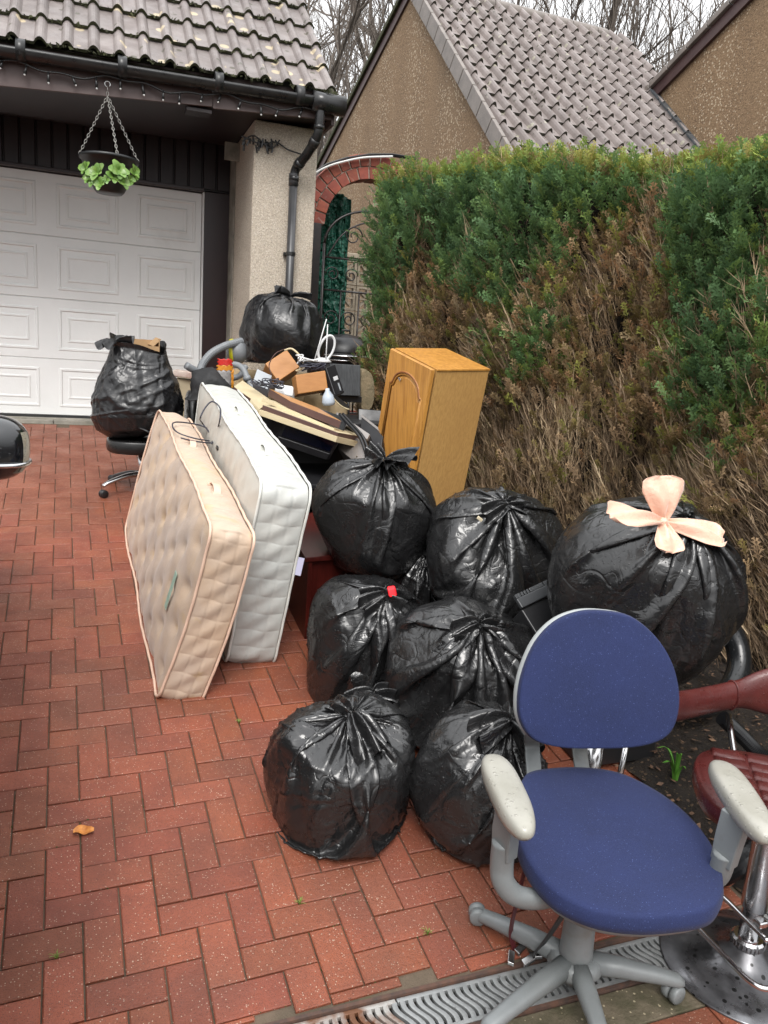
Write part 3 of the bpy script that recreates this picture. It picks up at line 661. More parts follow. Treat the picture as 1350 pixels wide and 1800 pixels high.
def emit(name, mat, tmpl, P, D, S, tint, roll=None):
    # roll near 0 lays a spray face outward
    V = []; F = []; A = []; TP = []; base = 0; which = rh.randint(0, len(tmpl), len(P)); roll = rh.uniform(0, 6.28, len(P)) if roll is None else roll
    for k, (T, Fk) in enumerate(tmpl):
        m_ = which == k; n = m_.sum()
        if not n: continue
        V.append(scatter(T, P[m_], rot_from(D[m_], roll[m_]), S[m_])); F.append((Fk[None] + (np.arange(n) * len(T))[:, None, None] + base).reshape(-1, Fk.shape[1])); base += n * len(T)
        A.append(np.repeat(tint[m_], len(T))); TP.append(np.tile(np.clip(T[:, 0] * .7 + np.abs(T[:, 1]) * 1.6, 0, 1), n))
    V = np.concatenate(V); F = np.concatenate(F); A = np.concatenate(A)
    return mesh_obj(name, V, F, mat, hedge, kind='stuff', attr={'tint': A, 'tip': np.concatenate(TP)})
# face sprays
N0 = 21000; u, z, zt = face_pts(N0, -1.3, None, .05, 1.0); zb = SL * (H0[1] + u * hd[1]) - .21
n1 = .5 * np.sin(u * 13 + 3 * np.sin(z * 4)) + .5 * np.sin(z * 9 + u * 6 + 2 * np.sin(u * 8))
g = field(u, z, GU); d_ = field(u, z, DU); hgt = (z - zb) / (zt - zb); topb = np.clip((z - (zt - .17)) / .12, 0, 1)
live = .18 + g - .9 * d_ + .22 * n1 + (hgt - .62) * 1.1
keep = (live > rh.normal(.12, .22, N0)) | (topb > rh.uniform(.1, .8, N0)) | ((hgt > .42) & (rh.rand(N0) < .30)); u, z, zt, g, live, topb, hgt = (a[keep] for a in (u, z, zt, g, live, topb, hgt)); n = len(u)
off = bumps(u, z) + rh.normal(-.02, .045, n) - topb * rh.uniform(0, .25, n)
P = world3(u, z, off); out = np.array([hn[0], hn[1], 0])
D = out * rh.uniform(.1, .9, n)[:, None] + np.array([0, 0, 1.0]) * rh.uniform(.35, 1.2, n)[:, None] + np.array([hd[0], hd[1], 0]) * rh.normal(0, .35, n)[:, None]
tint = np.clip(.16 + rh.normal(0, .09, n) + (.32 - .32 * np.clip(g, 0, 1)) * .5, 0, .42)
tint = np.where(topb > .3, np.clip(.47 + rh.normal(0, .09, n) - .08 * np.clip(g, 0, 1), .1, .62), tint)
brownish = (live < rh.normal(.30, .16, n)) & (topb < .5); tint = np.where(brownish, rh.choice([.66, .72, .80, .86, .95, .52], n), tint)
tint = np.where((topb >= .5) & (rh.rand(n) < .12), .8, tint)
emit('foliage', m_leaf, fr, P, D, rh.uniform(.08, .155, n), tint, rh.normal(0, .65, n))
# the clipped top and the far end
N1 = 6500; u = rh.uniform(-1.3, ULEN + .02, N1); dep = rh.uniform(0, .9, N1) ** 1.1; zt = ztop(u); P = world3(u, zt - .05 + rh.normal(0, .025, N1) - dep * .02, bumps(u, zt) - dep)
D = np.array([0, 0, 1.0]) + rh.normal(0, .38, (N1, 3)); tint = np.clip(.50 + rh.normal(0, .09, N1), .2, .9)
emit('clipped_top', m_leaf, fr, P, D, rh.uniform(.05, .10, N1), tint)
N2 = 3600; dep = rh.uniform(-.05, .85, N2); z = rh.uniform(.9, ztop(ULEN) - .02, N2); uu_ = ULEN + .02 + .06 * np.sin(z * 6) + rh.normal(0, .03, N2) - np.clip(z - 2.75, 0, 1) * .35
P = world3(uu_, z, -dep + .02); D = np.stack([rh.normal(0, .3, N2) + hd[0] * .6, rh.normal(0, .3, N2) + hd[1] * .6, rh.uniform(.4, 1.2, N2)], -1) + out * rh.uniform(0, .5, N2)[:, None]
tint = np.clip(.20 + rh.normal(0, .09, N2) + np.clip(1.35 - z, 0, 1) * .6, 0, .9); emit('end_foliage', m_leaf, fr, P, D, rh.uniform(.07, .12, N2), tint)
# dead lower growth: long brown twigs sweeping up and out
N3 = 21000; u, z, zt = face_pts(N3, -1.3, None, 0, .97); zb = SL * (H0[1] + u * hd[1]) - .21; hgt = (z - zb) / (zt - zb)
kp = (hgt < rh.normal(.66, .14, N3)) | (field(u, z, DU) > rh.uniform(.2, 1, N3)); u, z, hgt = u[kp], z[kp], hgt[kp]; n = len(u)
off = bumps(u, z) * 1.1 - .08 + rh.normal(0, .045, n); P = world3(u, z, off)
sway = .45 + .35 * np.sin(u * 2.3 + z * 1.7)
D = out * rh.uniform(.02, .32, n)[:, None] + np.array([0, 0, 1.0]) * rh.uniform(.8, 1.2, n)[:, None] + np.array([hd[0], hd[1], 0]) * (sway + rh.normal(0, .25, n))[:, None]
streak = .5 + .25 * np.sin(u * 21 + z * 4) + .25 * np.sin(u * 8.5 - z * 3)
emit('dead_twigs', m_dead, tw_, P, D, rh.uniform(.14, .34, n), np.clip(streak * .75 + rh.normal(.06, .2, n), 0, 1))
# withered sprays still hanging on it
N4 = 3000; u, z, zt = face_pts(N4, -1.3, None, .08, .75); off = bumps(u, z) + rh.normal(0, .03, N4); P = world3(u, z, off)
kp = rh.rand(N4) < (.35 + .45 * np.sin(u * 5 + 2 * np.sin(z * 3)) ** 2); P = P[kp]; n = len(P)
D = out * rh.uniform(.1, .9, n)[:, None] + np.array([0, 0, 1.0]) * rh.uniform(.4, 1.2, n)[:, None] + rh.normal(0, .25, (n, 3))
emit('withered_sprays', m_leaf, fr, P, D, rh.uniform(.06, .12, n), rh.choice([.62, .68, .72, .76, .84], n))
# stems standing in the soil
m_stem = M('hedge_stem', (.09, .06, .04), .9, (.05, .035, .025), 14, coords='World', bump=(40, .01))
for k in range(9):
    u_ = -.8 + k * .55; b = world3(u_, SL * (H0[1] + u_ * hd[1]) - .24, -.22); mb = MB(); tube(mb, bez([b, b + np.array([.02, .05, .5]), b + np.array([.05, .02, 1.1]), b + np.array([.02, .0, 1.8])], 12), np.linspace(.035, .015, 13), 7); mb.build('trunk', m_stem, hedge, smooth=True)

# ------------------------------------------------------------------ arch, gate, screen wall, tarpaulin
m_abrick = M('red_arch_brick', (.30, .075, .045), .75, (.20, .05, .035), 12, 6, coords='World', bump=(70, .004), objvar=.2, stain=(14, (.45, .36, .30), .62, .6))
m_mort = M('lime_mortar', (.42, .36, .30), .9, (.30, .25, .2), 30, coords='World', bump=(120, .003))
m_iron = M('black_wrought_iron', (.012, .012, .013), .35, (.03, .02, .018), 30, coords='World')
m_screen = M('cast_screen_block', (.46, .40, .31), .85, (.33, .28, .21), 12, 6, coords='World', bump=(80, .004), stain=(5, (.14, .15, .08), .58, .5))
arch = thing('brick_arch', 'red brick arch with two rings of bricks between garage pier and hedge', 'arch', (2.6, 8.0, .95))
ac = np.array([2.67, 8.0, 2.93])
for ring, (r0_, r1_) in enumerate(((.50, .615), (.622, .74))):
    nb = 15 + ring * 4
    for k in range(nb):
        a0 = PI * (k + .06) / nb; a1 = PI * (k + .94) / nb; V = []
        for yy in (7.93 + R_.uniform(-.004, .004), 8.15):
            for a, rr in ((a0, r0_), (a1, r0_), (a1, r1_), (a0, r1_)): V.append((ac[0] + rr * math.cos(a), yy, ac[2] + rr * math.sin(a) * 1.0))
        mb = MB(); mb.add(V, [(0, 1, 2, 3), (7, 6, 5, 4), (0, 4, 5, 1), (1, 5, 6, 2), (2, 6, 7, 3), (3, 7, 4, 0)]); mb.build('brick', m_abrick, arch, bevel=.005, seg=1)
V = []; nA = 40
for yy in (7.945, 8.14):
    for rr in (.505, .735):
        for k in range(nA + 1): a = PI * k / nA; V.append((ac[0] + rr * math.cos(a), yy, ac[2] + rr * math.sin(a)))
q = nA + 1; F = [(k, q + k, q + k + 1, k + 1) for k in range(nA)] + [(2 * q + k, 2 * q + k + 1, 3 * q + k + 1, 3 * q + k) for k in range(nA)] + [(q + k, 3 * q + k, 3 * q + k + 1, q + k + 1) for k in range(nA)] + [(k, k + 1, 2 * q + k + 1, 2 * q + k) for k in range(nA)]
mesh_obj('mortar', V, F, m_mort, arch)
for sx in (2.67 + .50,):
    for r in range(27):
        for c in range(1 if r % 2 else 2):
            w = .24 if r % 2 else .118; mb = MB(); abox(mb, sx + c * .122, sx + c * .122 + w - .004, 7.93, 8.15, .92 + r * .073, .92 + r * .073 + .065); mb.build('brick', m_abrick, arch, bevel=.004, seg=1)
    mb = MB(); abox(mb, sx + .004, sx + .234, 7.94, 8.14, .9, 2.895); mb.build('mortar', m_mort, arch)
cab = MB(); tube(cab, [at(x, y, 7.9) for x, y in ((553, 305), (575, 292), (610, 281), (650, 275), (690, 274), (730, 280))], .012, 6); tube(cab, [at(x, y, 7.88) for x, y in ((553, 302), (575, 288), (610, 277), (650, 271), (690, 271), (730, 277))], .009, 6)
cab.build('cable', M('black_cable', (.015, .015, .015), .4), None, label='black cable laid over the top of the brick arch', cat='cable')
cab = MB(); tube(cab, bez([at(x, y, 7.87) for x, y in ((535, 300), (548, 310), (556, 303), (575, 293), (600, 285), (640, 277), (690, 275))], 40), .010, 6)
cab.build('cable', M('white_cable', (.7, .7, .68), .4), None, label='white cable curling from the pier onto the brick arch', cat='cable')
# green tarpaulin hanging behind the gate
m_tarp = M('green_tarpaulin', (.012, .085, .055), .25, (.02, .13, .085), 5, 5, coords='World', crease=(7, .03), rough2=(.5, 8))
nx, nz2 = 60, 120; X_ = np.linspace(0, 1, nx); Z_ = np.linspace(0, 1, nz2); gx, gz = np.meshgrid(X_, Z_, indexing='ij')
px0 = at(556, 372, 8.3)[0]; wd = .42; V = np.stack([px0 - .04 + gx * wd * (1 - .25 * gz * 0) , 8.30 + .03 * np.sin(gx * 17 + gz * 5) + .02 * np.sin(gz * 23 + gx * 9) + .015 * np.sin(gx * 41), 1.0 + gz * (2.38 - .1 * gx)], -1).reshape(-1, 3); idx = np.arange(nx * nz2).reshape(nx, nz2)
mesh_obj('tarpaulin', V, np.stack([idx[:-1, :-1], idx[1:, :-1], idx[1:, 1:], idx[:-1, 1:]], -1).reshape(-1, 4), m_tarp, smooth=True, label='crumpled green tarpaulin hanging behind the iron gate under the arch', cat='tarpaulin')
gate = thing('iron_gate', 'black wrought iron gate with scrolls standing under the brick arch', 'gate', (2.6, 8.0, .95))
mb = MB(); abox(mb, 2.03, 2.12, 7.86, 7.92, .95, 2.93); mb.build('gate_post', m_iron, gate, bevel=.004)
gx0, gx1 = 2.17, 3.18
def gbar(p, r=.010, nm='bar'): mb = MB(); tube(mb, p, r, 6); return mb.build(nm, m_iron, gate, smooth=True)
gbar([(gx0, 7.9, 1.0), (gx0, 7.9, 2.75)], .014, 'gate_frame'); gbar([(gx1, 7.9, 1.0), (gx1, 7.9, 2.75)], .014, 'gate_frame')
gbar([(2.17 + .5 - .5 * math.cos(t), 7.9, 2.75 + .36 * math.sin(t)) for t in np.linspace(0, PI, 20)], .013, 'gate_frame')
for z_ in (1.05, 1.72, 1.80, 2.30, 2.62): gbar([(gx0, 7.9, z_), (gx1, 7.9, z_)], .011, 'rail')
for k in range(1, 5): gbar([(gx0 + k * .2, 7.9, 1.05), (gx0 + k * .2, 7.9, 2.30)], .009)
def scroll(cx, cz, r_, s=1, turns=1.6):
    t = np.linspace(0, turns * 2 * PI, 34); rr = r_ * (1 - t / t[-1] * .8); gbar(np.stack([cx + s * rr * np.cos(t), np.full_like(t, 7.895), cz + rr * np.sin(t)], -1), .007, 'scroll')
for k in range(5):
    scroll(gx0 + .1 + k * .2, 2.46, .075, 1 if k % 2 else -1); scroll(gx0 + .1 + k * .2, 2.02, .085, -1 if k % 2 else 1); scroll(gx0 + .1 + k * .2, 1.5, .08)
for k in (1, 3): scroll(gx0 + .1 + k * .2, 2.85, .10, 1 if k == 1 else -1)
gbar(bez([(2.2, 7.9, 2.62), (2.35, 7.9, 2.85), (2.55, 7.9, 2.98), (2.8, 7.9, 3.02)], 20), .009)
mb = MB(); abox(mb, 2.13, 2.19, 7.87, 7.94, 1.86, 2.02); mb.build('lock_box', m_iron, gate, bevel=.004)
# wall of pierced screen blocks beyond the gate
sw = thing('screen_block_wall', 'low wall of pierced concrete screen blocks behind the iron gate', 'wall', (3.3, 9.2, .9))
for cx_ in range(4):
    for rz_ in range(6):
        x0 = 2.64 + cx_ * .30; z0 = .98 + rz_ * .30; mb = MB(); t_ = .028
        for (a, b, c_, d) in ((0, .29, 0, t_), (0, .29, .29 - t_, .29), (0, t_, t_, .29 - t_), (.29 - t_, .29, t_, .29 - t_)): abox(mb, x0 + a, x0 + b, 9.15, 9.24, z0 + c_, z0 + d)
        for i in range(8):
            a = i * PI / 4; c0 = np.array([x0 + .145, 9.155, z0 + .145]); dv = np.array([math.cos(a), 0, math.sin(a)]); pv = np.array([-dv[2], 0, dv[0]])
            fbox(mb, c0 + dv * .018 - pv * .011, dv * .11, (0, .08, 0), pv * .022)
        mb.build('screen_block', m_screen, sw)
mb = MB(); abox(mb, 2.6, 3.9, 9.12, 9.27, 2.785, 2.84); mb.build('coping', m_screen, sw, bevel=.008)
mb = MB(); abox(mb, 2.1, 3.95, 9.12, 9.3, .86, .98); mb.build('footing', m_abrick, sw)
# ================================================================== BLACK BAGS

def sm_noise(D, seed, freqs=(2.2,4.5), amps=(1,.45)):
    """smooth direction noise from random sinusoids"""
    r=np.random.RandomState(seed); out=0
    for f,a in zip(freqs,amps):
        for k in range(5):
            w=r.normal(size=3); w*=f/np.linalg.norm(w)
            out=out+a*np.sin(D@w+r.uniform(0,6.28))/2.2
    return out
def sim_bag(seed, rad=(.26,.26,.24), tilt=(0,0,1), circ=1.08, merid=1.06, tail=.12, lump=.06, flat=.75, nu=192, nv=128, neck=.018, tailup=1.0, crumple=1.0, npl=14, pleats=17, grav=.00022):
    """shell of a tied bag relaxed over its contents: distance constraints on a grid, contents and ground as obstacles"""
    r=np.random.RandomState(seed)
    rad=np.array(rad,float); tilt=np.array(tilt,float); tilt/=np.linalg.norm(tilt)
    cz=rad[2]*flat                                   # centre height: the base is flattened by the ground
    C=np.array([0,0,cz])
    def content(D):
        e=1/np.sqrt(((D/rad)**2).sum(-1))
        e=e*(1+lump*sm_noise(D,seed+5))
        q=np.maximum(D@PN.T,.05)/PH                  # boxy rubbish: rounded cut by random planes
        q=np.concatenate([q,(np.maximum(-D[...,2:],.02)/(cz-.006))],-1)
        return 1/((q**26).sum(-1)+(1/e)**26)**(1/26)
    PN=r.normal(size=(npl,3)); PN/=np.linalg.norm(PN,axis=1)[:,None]
    PH=r.uniform(.70,.95,npl)/np.sqrt(((PN/rad)**2).sum(1))
    # frame round the tilt axis
    a=np.cross(tilt,[0.3,1,0.1]); a/=np.linalg.norm(a); b=np.cross(tilt,a)
    R0=(rad[0]*rad[1])**.5
    circum=2*np.pi*R0*circ
    Lbody=np.pi*np.sqrt((R0**2+(rad[2]*1.0)**2)/2)*merid; L=Lbody+tail
    s_neck=Lbody/L
    topc=C+tilt*content(tilt[None])[0]*1.0
    neckp=topc+tilt*.02
    def restlen(s):   # ring circumference at arc length s (m) from the bottom pole
        return circum*np.clip(np.sin(np.clip(s/(R0*1.7),0,np.pi/2)),.02,1)*(.9+.1*np.clip(s/(Lbody*.6),0,1))
    def init(nv,nu):
        v=np.linspace(0,1,nv); th=np.linspace(0,2*np.pi,nu,endpoint=False)
        P=np.zeros((nv,nu,3))
        for i,vv in enumerate(v):
            if vv<=s_neck:
                ph=np.pi*(1-vv/s_neck)
                D=np.sin(ph)*(np.cos(th)[:,None]*a+np.sin(th)[:,None]*b)+np.cos(ph)*tilt
                P[i]=C+D*content(D)[:,None]*1.03
            else:
                t=(vv-s_neck)/(1-s_neck)
                lob=(1+.7*np.sin(2*th+seed))[:,None]                # the knotted end splays into two ears
                P[i]=neckp+(np.cos(th)[:,None]*a+np.sin(th)[:,None]*b)*(neck+t*tail*.8*lob)+tilt*tail*t*.75*tailup*(1+.4*np.cos(2*th+seed))[:,None]
        # pleats gathered to the knot, and long slack creases over the body
        ph0=np.cumsum(r.uniform(.4,1.6,pleats)); ph0=np.r_[0,ph0]/ph0[-1]*2*np.pi
        k=np.interp(th,ph0,np.arange(pleats+1)); tri=(1-np.abs(2*(k%1)-1)); amp_r=np.interp(th,ph0,np.r_[0,r.uniform(.55,1.3,pleats-1),0][:pleats+1] if 0 else np.r_[r.uniform(.55,1.3,pleats),1])
        k2=(k*2.03+1.3)%1
        for i,vv in enumerate(v):
            if 0<vv<=s_neck:
                D=P[i]-C; n=np.linalg.norm(D,axis=1,keepdims=True); U=D/n
                rho=np.sin(np.pi*(1-vv/s_neck))*R0; want=restlen(vv*L)
                A=np.sqrt(max(want**2-(2*np.pi*rho)**2,0))/(4*pleats)*min(1,max(0,(vv/s_neck-.45)*2.6)) if vv/s_neck>.45 else 0
                A=min(A,.02)
                f=tri*amp_r+.25*np.abs(np.sin(k2*np.pi))
                cr=np.abs(sm_noise(U*[1,1,1]+0*U,seed+9,(7,13),(1,.6)))**.7
                P[i]+=U*(A*f+.012*crumple*cr*(vv/s_neck>.0))[:,None]
            elif vv>s_neck:
                t=(vv-s_neck)/(1-s_neck)
                P[i]+=(tilt*(.03*np.sin(k*2.1+seed)*t)[:,None]+(np.cos(th)[:,None]*a+np.sin(th)[:,None]*b)*(tri*.03*t)[:,None])
        return P
    def level(P,iters,kb,jit):
        nv,nu=P.shape[:2]
        s=np.linspace(0,L,nv); lu=restlen(s)/nu; lv=L/(nv-1)
        lu=lu[:,None]; X=P.copy(); V=np.zeros_like(X)
        X+=r.normal(size=X.shape)*jit
        ineck=int(round(s_neck*(nv-1)))
        th=np.linspace(0,2*np.pi,nu,endpoint=False)
        nr=neckp+(np.cos(th)[:,None]*a+np.sin(th)[:,None]*b)*neck*(1+.35*np.sin(th*3+seed))[:,None]
        def con(A,B,l,k):
            d=B-A; n=np.sqrt((d*d).sum(-1,keepdims=True))+1e-9
            c=d*(k*.5*(1-l[...,None]/n)); return c
        ld=np.sqrt(lu[:-1]**2*.5+lu[1:]**2*.5+lv**2)
        for it in range(iters):
            V*=.85; V[...,2]-=grav*(64/nv)
            Xo=X.copy(); X=X+V
            for o in (0,1):
                A=X[:,o::2] if o==0 else X[:,1::2]; B=X[:,1::2] if o==0 else np.roll(X,-1,1)[:,1::2]
                c=con(A,B,np.broadcast_to(lu,(nv,nu//2)),1.)
                X[:,o::2]+=c
                if o==0: X[:,1::2]-=c
                else: X[:,np.r_[2:nu:2,0]]-=c
            for o in (0,1):
                m=(nv-o)//2; A=X[o:o+2*m:2]; B=X[o+1:o+1+2*m:2]
                c=con(A,B,np.full((m,nu),lv),1.); X[o:o+2*m:2]+=c; X[o+1:o+1+2*m:2]-=c
            for sh in (1,-1):
                Y=np.roll(X,-sh,1)
                c=con(X[:-1],Y[1:],np.broadcast_to(ld,(nv-1,nu)),.45); X[:-1]+=c; X[1:]-=np.roll(c,sh,1)
            # bending: keep second neighbours apart
            if kb:
                Y=np.roll(X,-2,1); c=con(X,Y,np.broadcast_to(lu*2,(nv,nu)),kb); X+=c; X-=np.roll(c,2,1)
                c=con(X[:-2],X[2:],np.full((nv-2,nu),2*lv),kb); X[:-2]+=c; X[2:]-=c
            # contents
            D=X-C; n=np.sqrt((D*D).sum(-1)); U=D/n[...,None]; rr=content(U)
            k=(n<rr); k[ineck-1:]=False
            X=np.where(k[...,None],C+U*rr[...,None],X)
            z=X[...,2]; X[...,2]=np.where(z<.002,.002,z)
            X[ineck]=nr; 
            V=np.clip(X-Xo,-.01,.01)
        return X
    def up(P,nv,nu):
        n0,m0=P.shape[:2]
        Q=np.concatenate([P,P[:,:1]],1)
        v=np.linspace(0,n0-1,nv); u=np.arange(nu)*m0/nu
        i=np.minimum(v.astype(int),n0-2); f=(v-i)[:,None,None]; j=u.astype(int); g=(u-j)[None,:,None]
        return (Q[i][:,j]*(1-f)*(1-g)+Q[i+1][:,j]*f*(1-g)+Q[i][:,j+1]*(1-f)*g+Q[i+1][:,j+1]*f*g)
    P=init(nv//4,nu//4); P=level(P,80,.25,.006*crumple)
    def crease(P,amp,cnt,wd):                       # straight creases of film pulled over hard edges
        D=P-C; U=D/np.linalg.norm(D,axis=-1,keepdims=True); H=0
        Uw=U+.05*np.stack([sm_noise(U,seed+21+q,(3,),(1,)) for q in range(3)],-1)
        for q in range(cnt):
            nn=r.normal(size=3); nn-=tilt*(nn@tilt)*r.uniform(.2,1); nn/=np.linalg.norm(nn); o=r.uniform(-.75,.75); mid=r.normal(size=3); mid/=np.linalg.norm(mid)
            d=Uw@nn-o; win=np.exp(-((U-mid)**2).sum(-1)/r.uniform(.08,.5)); w=wd*r.uniform(.6,1.6)
            H=H+win*r.choice([1,1,-.8])*np.clip(1-np.abs(d)/w,0,1)+win*.5*r.normal()*np.tanh(d/.12)*np.exp(-(d/.3)**2)
        return P+U*(amp*crumple*np.clip(H,-1.5,1.8))[...,None]
    P=crease(P,.020,30,.08)
    P=level(up(P,nv//2,nu//2),60,.2,.003*crumple)
    P=crease(P,.009,70,.03)
    P=level(up(P,nv,nu),40,.15,.0012*crumple)
    # light smoothing takes out grid noise
    for _ in range(1):
        Q=(np.roll(P,1,1)+np.roll(P,-1,1))*.25+P*.5; Q[1:-1]=Q[1:-1]*.5+(Q[:-2]+Q[2:])*.25; P=Q
    P=np.concatenate([crease(P[:int(s_neck*nv)-6],.0052,190,.014),P[int(s_neck*nv)-6:]])
    nv,nu=P.shape[:2]
    idx=np.arange(nv*nu).reshape(nv,nu)
    F=np.stack([idx[:-1],np.roll(idx[:-1],-1,1),np.roll(idx[1:],-1,1),idx[1:]],-1).reshape(-1,4)
    return P.reshape(-1,3),F
m_film = M('black_bag_film', (.012, .012, .0125), .19, coords='World', crease=(7, .0026), rough2=(.34, 7), drops=(110, .35, .0010), spec=.75)
m_film_dry = M('black_bag_film_dry', (.011, .011, .012), .26, coords='World', crease=(6, .0022), rough2=(.40, 7), spec=.6)
def tied_end(P0, ax, size, seed, par, mat=None, lobes=((0, 1.0), (PI, .9)), droop=.6, name='tied_end', flare=.5):
    """the gathered ends above the knot: fluted sheets that flare and flop over"""
    r = np.random.RandomState(seed); ax = nz(ax); a = nz(np.cross(ax, (.2, 1, .1))); b = np.cross(ax, a); mb = MB()
    th = np.linspace(0, 2 * PI, 14, endpoint=False); kn = []
    for i in range(7):
        t = i / 6; rr = .020 * (.6 + .7 * math.sin(PI * t)) * (1 + .25 * np.sin(3 * th + i)); kn.append(P0 + ax * (-.012 + t * .034) + (np.cos(th) * rr)[:, None] * a + (np.sin(th) * rr)[:, None] * b)
    F = [(i * 14 + j, i * 14 + (j + 1) % 14, (i + 1) * 14 + (j + 1) % 14, (i + 1) * 14 + j) for i in range(6) for j in range(14)]
    mb.add(np.concatenate(kn), F)
    for ang, ls in lobes:
        L = size * ls; dirh = a * math.cos(ang) + b * math.sin(ang); side = nz(np.cross(ax, dirh)); m_, n_ = 16, 30; V = []
        fl = r.uniform(3, 5); ph = r.uniform(0, 6)
        for i in range(m_):
            t = i / (m_ - 1); w = .012 + L * flare * t ** .8
            base = P0 + ax * (.012 + L * (.55 * t - droop * t * t * .8)) + dirh * (L * (.35 * t + .65 * t * t)) + np.array([0, 0, -1]) * (L * droop * .35 * t * t)
            for j in range(n_):
                s_ = j / (n_ - 1) * 2 - 1
                V.append(base + side * (w * s_) + ax * (.018 * (.3 + t) * math.sin(s_ * fl * 2 + ph + t) + .007 * math.sin(s_ * 13 + ph * 2) + r.normal(0, .0012)) + dirh * (.012 * math.sin(s_ * 7 + ph) * t - .02 * t * s_ * s_))
        F = [(i * n_ + j, i * n_ + j + 1, (i + 1) * n_ + j + 1, (i + 1) * n_ + j) for i in range(m_ - 1) for j in range(n_ - 1)]
        mb.add(V, F)
    return mb.build(name, mat or m_film, par, smooth=True)
BAGG = 'filled black bin bags heaped on the drive'
def bag(cx, cy, w, h, Y, label, seed, tilt=(-.15, -.5, 1), base=None, flat=.8, deep=.95, mat=None, ends=((0.3, 1.0), (3.4, .8)), endsize=.11, droop=.7, **k):
    Pc = at(cx, cy, Y); d = depth(Pc); rx = w / 2 * d / 1350 * .97; rz = h / 2 * d / 1350 * .97; ry = rx * deep
    tilt = nz(tilt); loc = Pc - np.array([0, 0, rz * flat])
    if base is not None: loc[2] = base
    V, Fq = sim_bag(seed, rad=(rx, ry, rz), tilt=tilt, flat=flat, tail=.03, **k)
    t = thing('bin_bag', label, 'bin bag', loc, BAGG)
    mesh_obj('bag_skin', V + loc, Fq, mat or m_film, t, smooth=True)
    nk = V.reshape(-1, 192, 3)[-6].mean(0) + loc
    tied_end(nk, tilt, endsize, seed + 50, t, mat, ends, droop)
    print('bag', label[:30], 'base z', round(float(loc[2]), 3), 'ground', round(ground_z(loc[1]), 3), 'r', round(float(rx), 3), round(float(rz), 3))
    return t, nk
bag(596, 1408, 262, 238, 2.30, 'squat black bin bag standing alone on the paving, nearest the open drive', 11, tilt=(.02, -.32, 1), base=.122, circ=1.20, merid=1.10, crumple=2.4, lump=.07, npl=8, flat=.90, ends=((2.2, 1.2), (5.2, .9)), endsize=.12, droop=.8)
bag(833, 1462, 268, 240, 2.14, 'black bin bag behind the grey left armrest of the blue chair', 12, tilt=(.16, -.42, 1), base=.102, circ=1.16, merid=1.06, crumple=2.0, npl=7, flat=.88, pleats=22, ends=((0.2, 1.2), (2.4, 1.0), (4.4, .7)), endsize=.12)
bag(646, 1115, 228, 262, 3.05, 'black bin bag with a bright red scrap showing at its knot', 13, tilt=(-.02, -.75, 1), base=None, npl=7, pleats=24, circ=1.2, merid=1.14, crumple=2.0, lump=.08, flat=.9)
bag(640, 1180, 200, 150, 2.98, 'lowest black bin bag, slumped on the paving beneath the red scrap bag', 14, tilt=(.2, .3, 1), base=.23, circ=1.15, merid=1.12, crumple=2, flat=.8)
bag(808, 1165, 284, 262, 2.70, 'black bin bag with rain drops in the centre of the heap, knot facing forward', 15, tilt=(-.08, -.72, 1), npl=7, circ=1.2, merid=1.14, crumple=2.0, lump=.08, flat=.8, pleats=24)
bag(662, 902, 238, 205, 3.45, 'smooth tight black bin bag on the mahogany desk beside the white mattress', 16, tilt=(-.10, -.45, 1), circ=1.08, merid=1.03, crumple=.8, lump=.05, npl=5, flat=.95, ends=((2.6, 1.7), (1.5, 1.3), (5.6, 1.0)), endsize=.085, droop=.1, pleats=22)
bag(856, 955, 256, 205, 3.15, 'black bin bag right below the oak cabinet, split showing a cream scrap', 17, tilt=(-.10, -.80, 1), npl=6, circ=1.18, merid=1.12, crumple=1.6, lump=.08, flat=.95, pleats=22)
bag(655, 1222, 110, 100, 2.66, 'small corner of a black bin bag wedged low between the front bags', 18, base=.2, circ=1.15, crumple=2, flat=.8)
bag(742, 1030, 150, 160, 3.38, 'black bin bag in shade between the desk bag and the bag below the cabinet', 22, base=None, circ=1.12, crumple=2, flat=.8, ends=())
bag(880, 1270, 150, 120, 2.55, 'black bin bag half hidden behind the blue chair back', 23, base=.18, circ=1.12, crumple=2, flat=.8, ends=())
tb, nk7 = bag(1130, 1035, 345, 335, 2.35, 'big round black bin bag with peach fabric bursting from its knot', 19, tilt=(-.06, -.60, 1), circ=1.07, merid=1.03, crumple=.9, lump=.04, npl=3, flat=.95, ends=(), pleats=26)
m_peachcl = M('peach_satin', (.80, .50, .37), .32, (.70, .42, .31), 5, 5, coords='World', sheen=.4, bump=(14, .01))
def cloth_ear(P0, tip, width, seed, par, bulge=.03, nrm=(0, -.6, .8)):
    r = np.random.RandomState(seed); P0 = np.array(P0); tip = np.array(tip); d = tip - P0; L = np.linalg.norm(d); s = nz(np.cross(d, nrm)); up = nz(np.cross(s, d)); m_, n_ = 18, 22; V = []
    for i in range(m_):
        t = i / (m_ - 1); w = width * .55 * (.12 + .88 * min(1, t * 1.5) ** .8) * (1 if t < .86 else math.sqrt(max(.15, 1 - ((t - .86) / .14) ** 2 * .85)))
        for j in range(n_):
            q = j / (n_ - 1) * 2 - 1
            V.append(P0 + d * t + s * w * q + up * (bulge * (1 - q * q) * math.sin(PI * min(1, t * 1.05)) + .010 * math.sin(q * 6 + seed + t * 2) * (1 - t * .6) + .012 * abs(q) ** 3 * t))
    F = [(i * n_ + j, i * n_ + j + 1, (i + 1) * n_ + j + 1, (i + 1) * n_ + j) for i in range(m_ - 1) for j in range(n_ - 1)]
    o = mesh_obj('cloth_end', V, F, m_peachcl, par, smooth=True); so = o.modifiers.new('thick', 'SOLIDIFY'); so.thickness = .0015; return o
